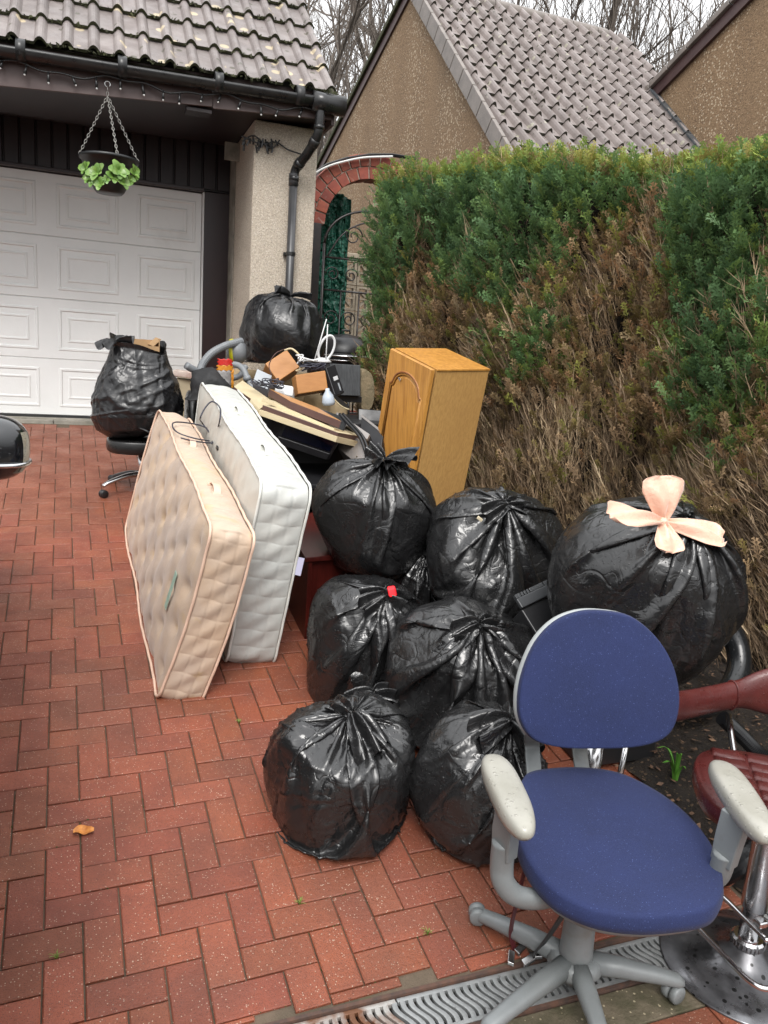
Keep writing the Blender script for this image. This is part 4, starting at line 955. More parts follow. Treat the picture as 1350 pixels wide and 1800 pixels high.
pc = thing('peach_cloth', 'peach satin cloth tied in four ears at the knot of the big black bag', 'cloth', nk7)
Yk = nk7[1]
for tip, w_, b_ in (((1165, 836), .165, .030), ((1070, 905), .10, .028), ((1272, 947), .105, .028), ((1176, 972), .105, .018)):
    cloth_ear(at(1165, 917, Yk - .03), at(tip[0], tip[1], Yk - (.10 if tip[1] > 900 else .0)), w_, tip[0] % 7, pc, b_)
mb = MB(); lathe(mb, [(0, -.018), (.016, -.012), (.021, 0), (.016, .012), (0, .018)], at(1165, 917, Yk - .035), ax=(0, -1, .3), k=12); mb.build('knot', m_peachcl, pc, smooth=True)
for o_ in [o for o in bpy.data.objects if o.name.startswith('bin_bag') and 'cream scrap' in o.get('label', '')]:
    p = at(838, 912, 2.86); mb = MB(); fbox(mb, p, (.022, -.002, -.016), (.006, -.004, .012), (.002, .008, .002)); mb.build('cream_scrap', M('cream_paper', (.62, .54, .38), .6), o_, bevel=.002)
m_red = M('red_scrap', (.85, .01, .02), .5)
p = at(681, 1036, 2.83); mb = MB(); fbox(mb, p, (.036, .0, .004), (.006, -.012, -.034), (.003, .02, .008)); mb.build('red_scrap', m_red, None, bevel=.006, label='small bright red scrap poking out of a black bag knot', cat='scrap')
# the bag on the pile and the bag sitting on the black office chair
bag(495, 580, 172, 132, 5.75, 'large black bin bag on top of the pile against the grey downpipe', 20, tilt=(.18, -.10, 1), circ=1.12, merid=1.10, crumple=2.2, lump=.10, npl=10, flat=.9, ends=((0.2, 1.1), (3.2, 1.3)), endsize=.11, droop=.25, mat=m_film_dry)
m_card = M('brown_cardboard', (.38, .24, .12), .8, (.32, .20, .10), 6, coords='World')
def open_bag():
    Pc = at(243, 700, 5.55); rx, ry, rz = .30, .26, .30; nv, nu = 110, 190; V = []; r = np.random.RandomState(5)
    base = np.array([Pc[0], Pc[1], at(240, 772, 5.55)[2]]); H = at(243, 602, 5.55)[2] - base[2]
    th = np.linspace(0, 2 * PI, nu, endpoint=False); LN = []
    for q in range(110):
        nn = r.normal(size=3); nn /= np.linalg.norm(nn); mid = nz(r.normal(size=3)) * [1, 1, .9]; LN.append((nn, float(nn @ mid) + r.normal(0, .1), mid, r.uniform(.02, .09), r.choice([1, 1, -1])))
    for i in range(nv):
        t = i / (nv - 1)
        prof = np.interp(t, [0, .04, .12, .25, .42, .6, .8, .95, 1], [.02, .62, .88, 1.0, .98, .86, .66, .56, .60])
        sq = (np.abs(np.cos(th)) ** 4 + np.abs(np.sin(th)) ** 4) ** (-.25); k = np.interp(t, [0, .5, 1], [0, .2, .75]); shp = (1 - k) + k * sq
        x = rx * prof * shp * np.cos(th); y = ry * prof * shp * np.sin(th); z = H * (t + .02 * np.sin(th * 2 + 1) * t)
        z = z - .05 * (1 - t) * np.cos(th - 2.6) * (t < .3) * .6 + (.02 * np.sin(th * 3) + .035 * np.cos(th - 2.4)) * (t > .9) * (t - .9) * 10
        U_ = np.stack([np.cos(th), np.sin(th), np.full(nu, t * 1.9 - .9)], -1); fo = 0
        for nn, o_, mid, wd_, sg in LN:              # straight creases pulled round the box inside
            d_ = U_ @ nn - o_ + .03 * np.sin(U_ @ mid * 4); fo = fo + sg * np.exp(-((U_ - mid) ** 2).sum(-1) / .9) * np.clip(1 - np.abs(d_) / wd_, 0, 1)
        fo = .008 * np.clip(fo, -1.2, 1.6) + .012 * (np.abs(np.sin(th * 2.5 + .6)) ** .6 - .6) * (t > .1); mul = 1 + fo / .28
        V.append(np.stack([base[0] + x * mul, base[1] + y * mul, base[2] + z], -1))
    P = np.array(V); idx = np.arange(nv * nu).reshape(nv, nu)
    F = np.stack([idx[:-1], np.roll(idx[:-1], -1, 1), np.roll(idx[1:], -1, 1), idx[1:]], -1).reshape(-1, 4)
    t_ = thing('bin_bag', 'open black bin bag with a cardboard box inside, sitting on the black swivel chair', 'bin bag', base, BAGG)
    mesh_obj('bag_skin', P.reshape(-1, 3), F, m_film_dry, t_, smooth=True)
    tied_end(at(205, 605, 5.45), (-.25, -.1, 1), .13, 5, t_, m_film_dry, ((1.0, 1), (3.6, .9)), .5)
    b = thing('cardboard_box', 'open brown cardboard box poking out of the black bag on the swivel chair', 'box', (base[0] + .02, base[1], base[2] + H - .35))
    c0 = at(232, 606, 5.5); zt = c0[2] + .02
    for (x0, x1, y0, y1, dz) in ((c0[0] - .01, c0[0] + .17, 5.44, 5.446, -.02), (c0[0] - .01, c0[0] + .17, 5.62, 5.626, .02), (c0[0] - .012, c0[0] - .006, 5.446, 5.62, .0), (c0[0] + .168, c0[0] + .174, 5.446, 5.62, .03)):
        mb = MB(); abox(mb, x0, x1, y0, y1, zt - .4, zt + dz); mb.build('side', m_card, b)
    mb = MB(); fbox(mb, (c0[0] + .13, 5.44, zt - .02), (.05, .01, .05), (-.02, .18, .01), (.004, 0, -.003)); mb.build('flap', m_card, b)
open_bag()
# ================================================================== MATTRESSES
def mat_frame(nb, nt_, fb, zf=None):
    A = gr(*nb); Fp = gr(*fb); L = nz(Fp - A); d = ray(*nt_); t = ((A - CAM) @ L) / (d @ L); B = CAM + d * t; W = nz(B - A); T = nz(np.cross(W, L)); T = T if T[0] > 0 else -T
    return A, L, W, T, float(np.linalg.norm(Fp - A)), float(np.linalg.norm(B - A))
def mattress(name, label, A, L, W, T, ln, wd, th_, m_face, m_band, m_pipe, tuft=.02, cols=3, cr=.07, pitch=.085, warp=.012, seed=1, tufts=True):
    t = thing(name, label, 'mattress', A); r = np.random.RandomState(seed)
    n = 420; per = []
    segs = [((cr, 0), (ln - cr, 0)), None, ((ln, cr), (ln, wd - cr)), None, ((ln - cr, wd), (cr, wd)), None, ((0, wd - cr), (0, cr)), None]
    cen = [(ln - cr, cr), (ln - cr, wd - cr), (cr, wd - cr), (cr, cr)]; pts = []
    for k in range(4):
        (x0, y0), (x1, y1) = segs[2 * k]; m_ = int(n * (abs(x1 - x0) + abs(y1 - y0)) / (2 * (ln + wd)))
        for i in range(m_): pts.append((x0 + (x1 - x0) * i / m_, y0 + (y1 - y0) * i / m_))
        a0 = -PI / 2 + k * PI / 2
        for i in range(12): a = a0 + PI / 2 * i / 12; pts.append((cen[k][0] + cr * math.cos(a), cen[k][1] + cr * math.sin(a)))
    PB = None; P2 = np.array(pts); n = len(P2); s = np.r_[0, np.cumsum(np.linalg.norm(np.diff(P2, axis=0), axis=1))]; N2 = np.roll(P2, -1, 0) - np.roll(P2, 1, 0); N2 = np.stack([N2[:, 1], -N2[:, 0]], 1); N2 /= np.linalg.norm(N2, axis=1)[:, None]
    def pos(p2, h):
        x, y = p2[:, 0], p2[:, 1]; sag = warp * np.sin(x / ln * 2.7 + seed) * np.sin(y / wd * PI) + warp * .5 * np.sin(x * 7 + y * 5)
        return A + x[:, None] * L + y[:, None] * W + (h + sag)[:, None] * T
    cx_, cy_ = ln / 2, wd / 2; NR = 34
    def face(side):
        V = []
        for k in range(NR + 1):
            q = 1 - (k / NR) ** 1.0; q2 = P2 * 0
            ins = np.minimum(1, k / NR); hx = (ln / 2) * (1 - ins); hy = (wd / 2) * (1 - ins)
            p = np.stack([cx_ + (P2[:, 0] - cx_) * (1 - ins), cy_ + (P2[:, 1] - cy_) * (1 - ins)], 1)
            e = np.minimum.reduce([p[:, 0], ln - p[:, 0], p[:, 1], wd - p[:, 1]]); puff = .028 * (1 - np.exp(-np.maximum(e, 0) / .05))
            if tufts:
                gx = (p[:, 0] - .11) / .19; gy = (p[:, 1] - .09 + .0) / .19; off = (np.floor(gx + .5) % 2) * .5; dx = gx - np.round(gx); dy = (gy + off) - np.round(gy + off)
                rr = np.sqrt(dx ** 2 + dy ** 2) * .19; puff = puff - tuft * np.exp(-(rr / .030) ** 2) - tuft * .5 * np.exp(-(rr / .075) ** 2) - .003 * np.exp(-(np.abs(dx) / .08) ** 2)
            puff = puff + .0025 * np.sin(p[:, 0] * 40 + p[:, 1] * 17) * np.sin(p[:, 1] * 31 - p[:, 0] * 9)
            V.append(pos(p, -puff if side == 0 else th_ + puff))
        V = np.concatenate(V); F = [(k * n + j, (k + 1) * n + j, (k + 1) * n + (j + 1) % n, k * n + (j + 1) % n) for k in range(NR) for j in range(n)]
        if side == 1: F = [f[::-1] for f in F]
        return V, F
    V, F = face(0); mesh_obj('cover', V, F, m_face, t, smooth=True)
    V, F = face(1); mesh_obj('cover', V, F, m_face, t, smooth=True)
    # a finer walk round the edge for the stitched band
    Pf = np.vstack([P2, P2[:1]]); sf = np.r_[0, np.cumsum(np.linalg.norm(np.diff(Pf, axis=0), axis=1))]; m_ = 1500; s = np.linspace(0, sf[-1], m_, endpoint=False)
    P2 = np.stack([np.interp(s, sf, Pf[:, 0]), np.interp(s, sf, Pf[:, 1])], 1); n = m_; N2 = np.roll(P2, -3, 0) - np.roll(P2, 3, 0); N2 = np.stack([N2[:, 1], -N2[:, 0]], 1); N2 /= np.linalg.norm(N2, axis=1)[:, None]
    NB = 30; V = []
    top = (np.abs(N2[:, 1]) > .8)
    for i in range(NB + 1):
        h = i / NB; b = .0045 * (np.abs(np.sin(PI * (s + .004 * np.sin(h * 7)) / pitch)) ** .33) * (abs(math.sin(PI * h * cols)) ** .3)
        b = np.where(top, .0035 * np.abs(np.sin(PI * s / .05 + .5 * np.sin(h * 5 + s * 3))) ** .6 * math.sin(PI * h) ** .4 + .012 * math.sin(PI * h), b + .006 * math.sin(PI * h))
        b = b + .003 * np.sin(s * 61 + h * 9) * math.sin(PI * h)
        V.append(pos(P2 + N2 * b[:, None], np.full(n, h * th_)))
    F = [(i * n + j, i * n + (j + 1) % n, (i + 1) * n + (j + 1) % n, (i + 1) * n + j) for i in range(NB) for j in range(n)]
    mesh_obj('side_band', np.concatenate(V), F, m_band, t, smooth=True)
    for h in (0, th_):
        mb = MB(); pp = pos(P2 + N2 * .005 + .0015 * np.sin(s * 45)[:, None] * N2, np.full(n, h + (-.007 if h == 0 else .007))) + np.array([0, 0, .003]); tube(mb, np.vstack([pp, pp[:1]])[::3], .0065, 6, cap=False); mb.build('piping', m_pipe, t, smooth=True)
    def strap(l0, l1, h):      # a cloth handle stitched on the upper edge
        mb = MB(); V = []
        for i in range(15):
            q = i / 14; V += [A + L * (l0 + (l1 - l0) * q) + W * (wd + .014 + .022 * math.sin(PI * q) ** .6) + T * (h + dh) for dh in (-.016, .016)]
        mb.add(V, [(2 * i, 2 * i + 1, 2 * i + 3, 2 * i + 2) for i in range(14)])
        for l in (l0, l1): fbox(mb, A + L * (l - .02) + W * (wd + .012) + T * (h - .022), L * .04, T * .044, W * .004)
        o = mb.build('handle', m_pipe, t, smooth=False); so = o.modifiers.new('s', 'SOLIDIFY'); so.thickness = .003
    strap(.42, .55, th_ * .5); strap(1.15, 1.28, th_ * .5)
    return t
m_pface = M('peach_damask', (.46, .335, .235), .6, (.38, .30, .245), 3.5, 6, (.35, .65), coords='World', sheen=.2, bump=(220, .0006, 30, .002), stain=(4.5, (.44, .28, .11), .57, .5))
m_pband = M('peach_quilted_band', (.52, .385, .275), .55, (.47, .37, .29), 5, 6, coords='World', sheen=.2, bump=(260, .0006, 30, .0015), stain=(6, (.50, .35, .14), .60, .55))
m_ppipe = M('peach_piping', (.66, .46, .35), .5, coords='World')
m_wface = M('white_mattress_face', (.47, .455, .41), .5, (.46, .40, .34), 2.2, 5, (.45, .7), coords='World', bump=(200, .0006))
m_wband = M('white_quilted_band', (.52, .52, .485), .45, (.44, .45, .43), 4, 5, coords='World', bump=(200, .0005, 25, .0015), stain=(1.8, (.54, .52, .38), .56, .35), sheen=.1)
m_wpipe = M('white_piping', (.62, .62, .58), .5)
A, L, W, T, l_, w_ = mat_frame((279, 1232), (377, 930), (222, 930)); print('peach', l_, w_, T, A)
A_p, L_p, W_p, T_p, w_p = A, L, W, T, w_
mp = mattress('mattress', 'stained peach single mattress with tufted face leaning nearest the open drive', A, L, W, T, 1.90, w_, .165, m_pface, m_pband, m_ppipe, tuft=.021, cr=.05, seed=2)
# green maker's label sewn to the face
q = A + L * .22 + W * (.30) - T * .029; mb = MB(); fbox(mb, q, L * .045, W * .17, -T * .002); mb.build('label', M('green_label', (.22, .33, .26), .6, (.32, .42, .35), 60, coords='World'), mp)
A, L, W, T, l_, w_ = mat_frame((400, 1172), (467, 852), (330, 900)); 
Lw = nz(at(355, 680, 4.95) - at(467, 852, 3.1)); 
A2 = gr(400, 1172); B2 = at(467, 852, A2[1] - .14); W2 = nz(B2 - A2); L2 = nz(L_p + np.array([.018, 0, .0])); L2 = nz(L2 - W2 * (L2 @ W2)); T2 = nz(np.cross(W2, L2)); T2 = T2 if T2[0] > 0 else -T2
mw = mattress('mattress', 'white single mattress with quilted sides leaning behind the peach one', A2, L2, W2, T2, 1.90, float(np.linalg.norm(B2 - A2)), .205, m_wface, m_wband, m_wpipe, tuft=.006, cr=.075, seed=5, tufts=False)
q = A2 + W2 * .48 - L2 * .004 + T2 * .205; mb = MB(); fbox(mb, q, T2 * .03 - L2 * .01, W2 * .085, L2 * .002); mb.build('label', M('lavender_label', (.55, .55, .72), .6), mw)
m_cable = M('dark_flex', (.03, .03, .045), .4); m_plug = M('black_plug', (.015, .015, .015), .3)
def topp(x, y): # on the upper edge plane of the peach mattress
    return on_plane(x, y, W_p, A_p + W_p * (w_p + .034))
pc_ = [topp(x, y) for x, y in ((318, 770), (345, 776), (375, 778), (378, 768), (362, 752), (340, 745), (310, 742), (303, 748), (312, 760), (340, 770), (368, 775))]
pc2 = [topp(378, 768), topp(368, 760), topp(355, 752) + [0, 0, .03], at(352, 735, 4.15), at(362, 715, 4.2), at(374, 706, 4.2), at(387, 718, 4.15), at(386, 740, 4.05), topp(379, 765) + [0, 0, .01], topp(372, 780)]
cb = thing('power_cable', 'thin dark power cable with a three pin plug looped on the peach mattress', 'cable', pc_[0])
mb = MB(); tube(mb, bez(pc_, 90), .0042, 6); tube(mb, bez(pc2, 90), .0042, 6); mb.build('flex', m_cable, cb, smooth=True)
p0 = topp(378, 788); mb = MB(); fbox(mb, p0, L_p * -.045, T_p * .035, W_p * .022); mb.build('plug', m_plug, cb, bevel=.006)
mb = MB(); [fbox(mb, p0 + L_p * (-.01 - .012 * k) + T_p * .035, L_p * .004, T_p * .018, W_p * .006) for k in range(3)]; mb.build('pin', m_chrome, cb)

# ================================================================== BLUE OFFICE CHAIR
m_blue = M('royal_blue_cloth', (.0085, .0165, .075), .85, (.0062, .0125, .058), 6, 5, coords='World', sheen=.05, bump=(420, .0010, 1100, .0006), specks=(420, (.07, .10, .25), .02), grain=((1, 1, 1), 380, (.020, .034, .115), .5))
m_grey = M('grey_plastic', (.19, .205, .21), .40, (.145, .155, .155), 5, 7, coords='World', bump=(180, .0005), stain=(7, (.115, .095, .07), .60, .5))
m_pale = M('pale_grey_armpad', (.36, .35, .31), .28, (.30, .29, .25), 9, 5, coords='World', drops=(90, .5, .0013), bump=(260, .0004))
m_rim = M('white_shell', (.34, .36, .36), .4)
ch = thing('office_chair', 'royal blue swivel office chair with pale grey arms and base', 'office chair', (1.215, 1.49, .018))
def outl(pts, f, n=64):
    P_ = np.array([f(x, y) for x, y in pts]); P_ = np.vstack([P_, P_[:1]]); q = bez(np.vstack([P_[-2], P_, P_[1]]), n + 40)
    m_ = (len(q) - 1) // (len(P_) + 1); q = q[m_:-m_ - 1]; return q
SZ = .50
seat_px = [(938, 1352), (1010, 1346), (1085, 1355), (1150, 1385), (1205, 1425), (1248, 1475), (1271, 1525), (1274, 1565), (1255, 1597), (1200, 1610), (1120, 1614), (1040, 1601), (970, 1566), (925, 1512), (905, 1455), (906, 1400), (915, 1368)]
so_ = outl(seat_px, lambda x, y: atz(x, y, SZ)); c_ = so_.mean(0)
mb = MB(); slab_from_outline(mb, so_[::-1], .055, (0, 0, 1), dome=.012, rings=(1, .975, .93, .86, .7, .5, .3, .12)); o = mb.build('seat', m_blue, ch, smooth=True)
mb = MB(); slab_from_outline(mb, (c_ + (so_ - c_) * .93 - [0, 0, .045])[::-1], .03, (0, 0, 1)); mb.build('seat_pan', m_grey, ch, smooth=True)
bn = nz((-.30, -.93, .22)); bp = np.array([1.285, 1.70, .80])
back_px = [(1058, 1073), (1112, 1084), (1158, 1122), (1186, 1170), (1197, 1225), (1190, 1272), (1168, 1300), (1120, 1315), (1050, 1318), (985, 1316), (938, 1302), (915, 1270), (911, 1228), (920, 1180), (942, 1130), (975, 1094), (1015, 1076)]
bo = outl(back_px, lambda x, y: on_plane(x, y, bn, bp)); bc = bo.mean(0)
sgn = 1 if np.cross(bo[10] - bc, bo[20] - bc) @ bn > 0 else -1; bo_ = bo if sgn > 0 else bo[::-1]
mb = MB(); slab_from_outline(mb, bo_, .035, bn, dome=.010, rings=(1, .98, .95, .88, .75, .5, .25)); mb.build('backrest', m_blue, ch, smooth=True)
mb = MB(); slab_from_outline(mb, bc + (bo_ - bc) * 1.004 - bn * .030 - np.array([.004, 0, 0]), .028, bn); mb.build('back_shell', m_rim, ch, smooth=True)
def flatbar(path, w, th_, side, nm, mat, par, bev=.004):
    P_, T_, N_, B_ = frames(path); mb = MB(); side = nz(side); V = []; n = len(P_); w = np.broadcast_to(w, (n,)); th_ = np.broadcast_to(th_, (n,))
    for i in range(n):
        s = side - T_[i] * (side @ T_[i]); s = nz(s); u = np.cross(T_[i], s)
        V += [P_[i] - s * w[i] / 2 - u * th_[i] / 2, P_[i] + s * w[i] / 2 - u * th_[i] / 2, P_[i] + s * w[i] / 2 + u * th_[i] / 2, P_[i] - s * w[i] / 2 + u * th_[i] / 2]
    F = [(4 * i + a, 4 * i + (a + 1) % 4, 4 * i + 4 + (a + 1) % 4, 4 * i + 4 + a) for i in range(n - 1) for a in range(4)] + [(3, 2, 1, 0), tuple(4 * (n - 1) + a for a in range(4))]
    mb.add(V, F); return mb.build(nm, mat, par, bevel=bev, seg=3)
for xa, xb in ((950, 952), (1040, 1038)):
    p1 = on_plane(xa + 4, 1290, bn, bp) - bn * .07; p2 = atz(xb, 1340, .50) + np.array([.02, .09, -.0]); flatbar(bez([p1 + [0, .01, .12], p1, p1 * .5 + p2 * .5 - bn * .025, p2, p2 + [-.05, -.12, -.075]], 24), .048, .014, (.954, -.3, 0), 'back_bracket', m_grey, ch)
def armpad(b, f, z, nm):
    B_ = atz(*b, z); F_ = atz(*f, z); d = nz(F_ - B_); s = nz(np.cross(d, (0, 0, 1))); L_ = np.linalg.norm(F_ - B_); c = (B_ + F_) / 2; th = np.linspace(0, 2 * PI, 44, endpoint=False)
    x = np.sign(np.cos(th)) * np.abs(np.cos(th)) ** .72 * L_ / 2; y = np.sign(np.sin(th)) * np.abs(np.sin(th)) ** .8 * .043 * (1 - .10 * np.cos(th))
    O = c + x[:, None] * d + y[:, None] * s; mb = MB(); V = []; R_s = [(.80, -.038), (.93, -.034), (1.0, -.020), (.99, -.008), (.95, .0), (.86, .006), (.65, .009), (.35, .010), (.1, .010)]
    for q, h in R_s: V.append(c + (O - c) * q + [0, 0, h])
    k = 44; m_ = len(R_s); F = [(i * k + j, i * k + (j + 1) % k, (i + 1) * k + (j + 1) % k, (i + 1) * k + j) for i in range(m_ - 1) for j in range(k)] + [tuple(range(k))[::-1], tuple((m_ - 1) * k + j for j in range(k))]
    F = F if (np.cross(O[1] - c, O[5] - c)[2] > 0) else [f[::-1] for f in F]
    mb.add(np.concatenate(V), F); mb.build(nm, m_pale, ch, smooth=True)
armpad((864, 1322), (928, 1460), .70, 'armrest'); armpad((1262, 1333), (1352, 1468), .70, 'armrest')
flatbar([atz(896, 1425, .665), atz(889, 1462, .60), atz(886, 1500, .53)], [.064, .062, .058], .036, (.2, -.9, 0), 'arm_sleeve', m_grey, ch)
mb = MB(); tube(mb, bez([atz(886, 1480, .57), atz(882, 1520, .50), atz(885, 1550, .455), atz(905, 1573, .42), atz(940, 1580, .41), atz(985, 1572, .42)], 40), .029, 14, flat=.8); mb.build('arm_tube', m_grey, ch, smooth=True)
flatbar([atz(1296, 1432, .665), atz(1284, 1470, .60), atz(1272, 1515, .52)], [.066, .062, .056], .034, (.2, -.9, 0), 'arm_sleeve', m_grey, ch)
mb = MB(); tube(mb, bez([atz(1275, 1500, .55), atz(1266, 1530, .49), atz(1255, 1545, .455), atz(1225, 1560, .42), atz(1150, 1565, .42)], 40), .028, 14, flat=.8); mb.build('arm_tube', m_grey, ch, smooth=True)
hub = np.array([1.222, 1.495, .018])
mb = MB(); lathe(mb, [(.030, .27), (.030, .42), (.045, .43), (.05, .455), (.0, .456)], hub, k=24); mb.build('gas_lift', m_grey, ch, smooth=True)
mb = MB(); lathe(mb, [(.047, .085), (.045, .12), (.0405, .262), (.038, .268), (.031, .270), (.031, .26)], hub, k=32); mb.build('column_cover', m_grey, ch, smooth=True)
mb = MB(); fbox(mb, hub + [-.09, -.07, .41], (.18, -.05, 0), (.04, .14, 0), (0, 0, .035)); mb.build('tilt_mechanism', m_grey, ch, bevel=.01)
mb = MB(); lathe(mb, [(.0, .045), (.06, .05), (.075, .075), (.066, .098), (.05, .105), (.0, .106)], hub, k=32); mb.build('hub', m_grey, ch, smooth=True)
for tip in (atz(828, 1592, .095), atz(1203, 1720, .088), atz(850, 1800, .095), atz(1065, 1835, .09), hub + np.array([.17, .235, .072])):
    d = (tip - hub) * [1, 1, 0]; Ld = np.linalg.norm(d); d = d / Ld; V = []
    sd = np.cross(d, (0, 0, 1)); p_ = [hub + d * q * Ld + np.array([0, 0, zz]) for q, zz in ((.12, .082), (.4, .080), (.75, .070), (.95, .062), (1.0, .058))]
    wd_ = [.060, .054, .046, .042, .024]; hh = [.030, .026, .020, .017, .009]; k = 14; th = np.linspace(0, 2 * PI, k, endpoint=False)
    for p, w, h in zip(p_, wd_, hh):
        for a in th: V.append(p + sd * (w / 2 * np.sign(math.cos(a)) * abs(math.cos(a)) ** .7) + np.array([0, 0, h * math.sin(a)]))
    F = [(i * k + j, i * k + (j + 1) % k, (i + 1) * k + (j + 1) % k, (i + 1) * k + j) for i in range(4) for j in range(k)] + [tuple(range(k))[::-1], tuple(4 * k + j for j in range(k))]
    mb = MB(); mb.add(V, F); mb.build('base_leg', m_grey, ch, smooth=True)
    w0_ = hub + d * (Ld - .012); cz = ground_z(w0_[1]) + .026; ax = nz(sd * .8 + d * .6); cs = mesh_obj('castor', *(lambda q: (np.concatenate(q.v), q.f))(tube(MB(), [w0_ + [0, 0, .05], w0_ + [0, 0, .02]], .010, 10)), m_grey, ch, smooth=True)
    for s_ in (-1, 1):
        mb = MB(); c = np.array([w0_[0], w0_[1], cz]) - d * .012 + ax * s_ * .013; lathe(mb, [(.0, -.011), (.021, -.011), (.0255, -.007), (.0255, .007), (.021, .011), (.0, .0115)] if s_ > 0 else [(.0, -.0115), (.021, -.011), (.0255, -.007), (.0255, .007), (.021, .011), (0, .011)], c, ax=ax, k=24); mb.build('wheel', m_grey, cs, smooth=True)
# straps dangling from the seat with their buckle
st = thing('strap', 'dark red and black straps with a steel buckle dangling from the blue seat', 'strap', atz(920, 1690, .03))
m_bs = M('black_webbing', (.012, .012, .013), .5); m_rs = M('dark_red_webbing', (.10, .018, .022), .5)
flatbar(bez([atz(1000, 1590, .40), atz(985, 1615, .33), atz(965, 1645, .2), atz(945, 1672, .08), atz(935, 1690, .035)], 24), .027, .004, (.9, .3, 0), 'black_strap', m_bs, st, bev=0)
flatbar(bez([atz(925, 1520, .40), atz(915, 1560, .33), atz(905, 1600, .22), atz(898, 1640, .10), atz(905, 1672, .035)], 24), .015, .003, (.9, .3, 0), 'red_strap', m_rs, st, bev=0)
for k_, (x, y, rz) in enumerate(((912, 1682, .4), (930, 1688, -.5), (903, 1700, 1.0), (922, 1702, .1))):
    p = atz(x, y, .040); a = np.array([math.cos(rz), math.sin(rz), .3]); b = np.array([-math.sin(rz), math.cos(rz), .2]); mb = MB(); fbox(mb, p, a * .036, b * .018, (0, 0, .010)); mb.build('buckle', m_chrome, st, bevel=.0015)

# ================================================================== MAROON BAR STOOL
m_chr = M('chrome', (.62, .62, .63), .10, metal=1, rough2=(.28, 14)); m_chrw = M('worn_chrome_disc', (.20, .20, .21), .16, (.09, .09, .095), 7, 7, metal=.85, coords='World', rough2=(.5, 10), specks=(60, (.03, .03, .03), .14))
m_mar = M('maroon_leatherette', (.085, .016, .014), .22, (.060, .012, .011), 8, 5, coords='World', bump=(160, .0008), drops=(120, .5, .0012), rough2=(.38, 12))
sc_ = np.array([1.765, 1.42]); stl = thing('bar_stool', 'maroon padded bar stool with low wrapped backrest, chrome column and disc base', 'bar stool', (sc_[0], sc_[1], .015))
base0 = np.array([sc_[0], sc_[1], .015]); DR = float(np.linalg.norm(atz(1163, 1672, .02)[:2] - sc_))
mb = MB(); lathe(mb, [(.0, 0), (DR, .0), (DR + .002, .004), (DR - .002, .009), (DR * .7, .016), (DR * .4, .028), (.075, .045), (.048, .065), (.04, .08), (.0, .081)], base0, k=72); mb.build('base_disc', m_chrw, stl, smooth=True)
mb = MB(); lathe(mb, [(.043, .072), (.046, .078), (.046, .096), (.040, .102), (.03, .103)], base0, k=40)
for k_ in range(26): a = k_ / 26 * 2 * PI; c = base0 + [.046 * math.cos(a), .046 * math.sin(a), .087]; fbox(mb, c - [0.002, .002, .008], (.004, 0, 0), (0, .004, 0), (0, 0, .016))
mb.build('collar', m_chr, stl, smooth=False)
mb = MB(); lathe(mb, [(.029, .09), (.029, .19), (.031, .193), (.036, .20), (.036, .50), (.05, .52), (.0, .521)], base0, k=36); mb.build('column', m_chr, stl, smooth=True)
fz = .20; ft = [atz(x, y, fz) for x, y in ((1420, 1650), (1385, 1722), (1350, 1738), (1315, 1722), (1262, 1668), (1215, 1618), (1190, 1590), (1185, 1560), (1215, 1550), (1262, 1570), (1310, 1615), (1350, 1655))]
mb = MB(); tube(mb, bez(ft, 90), .0075, 10); mb.build('footrest', m_chr, stl, smooth=True)
mb = MB(); fbox(mb, atz(1336, 1636, .215), (.03, 0, 0), (0, .03, 0), (0, 0, .02)); mb.build('footrest_clamp', m_chr, stl, bevel=.005)
th = np.linspace(0, 2 * PI, 72, endpoint=False); dk = nz((-.5, -.86, 0)); 
sx = np.sign(np.cos(th)) * np.abs(np.cos(th)) ** .72; sy = np.sign(np.sin(th)) * np.abs(np.sin(th)) ** .72
a1 = np.array([.82, -.57, 0]); a2 = np.array([.57, .82, 0]); cS = np.array([1.775, 1.44, .585]); so2 = cS + sx[:, None] * a1 * .205 + sy[:, None] * a2 * .20
mb = MB(); V = []; RS = [(.75, -.075), (.95, -.072), (1.0, -.05), (1.0, -.02), (.975, -.004), (.955, -.006), (.93, .0), (.7, .004), (.4, .002), (.1, .0)]
for q, h in RS: V.append(cS + (so2 - cS) * q + [0, 0, h])
F = [(i * 72 + j, i * 72 + (j + 1) % 72, (i + 1) * 72 + (j + 1) % 72, (i + 1) * 72 + j) for i in range(len(RS) - 1) for j in range(72)] + [tuple(range(72))[::-1], tuple((len(RS) - 1) * 72 + j for j in range(72))]
mb.add(np.concatenate(V), F); mb.build('seat', m_mar, stl, smooth=True)
# quilted pads of the seat top: three columns of stitched blocks
for i in range(3):
    for j in range(6):
        u0 = -.145 + i * .098; v0 = -.155 + j * .053; c = cS + a1 * (u0 + .047) + a2 * (v0 + .0255) + np.array([0, 0, .001]); V = []; 
        for q, h in ((1, 0), (.96, .005), (.85, .008), (.5, .010)):
            for sx_, sy_ in ((-1, -1), (1, -1), (1, 1), (-1, 1)): V.append(c + a1 * sx_ * .046 * q + a2 * sy_ * .0245 * q + [0, 0, h])
        F = [(4 * r + a, 4 * r + (a + 1) % 4, 4 * r + 4 + (a + 1) % 4, 4 * r + 4 + a) for r in range(3) for a in range(4)] + [(12, 13, 14, 15)]; mb = MB(); mb.add(V, F); mb.build('seat_pad', m_mar, stl, smooth=True)
bz = lambda x, y, Y: at(x, y, Y)
mb = MB(); bp_ = bez([bz(1120, 1250, 1.66), bz(1200, 1240, 1.74), bz(1285, 1222, 1.78), bz(1350, 1215, 1.76), bz(1440, 1225, 1.68), bz(1500, 1260, 1.55)], 50); rr = np.interp(np.linspace(0, 1, len(bp_)), [0, .06, .35, .45, .6, .8, 1], [.012, .050, .046, .050, .082, .088, .05])
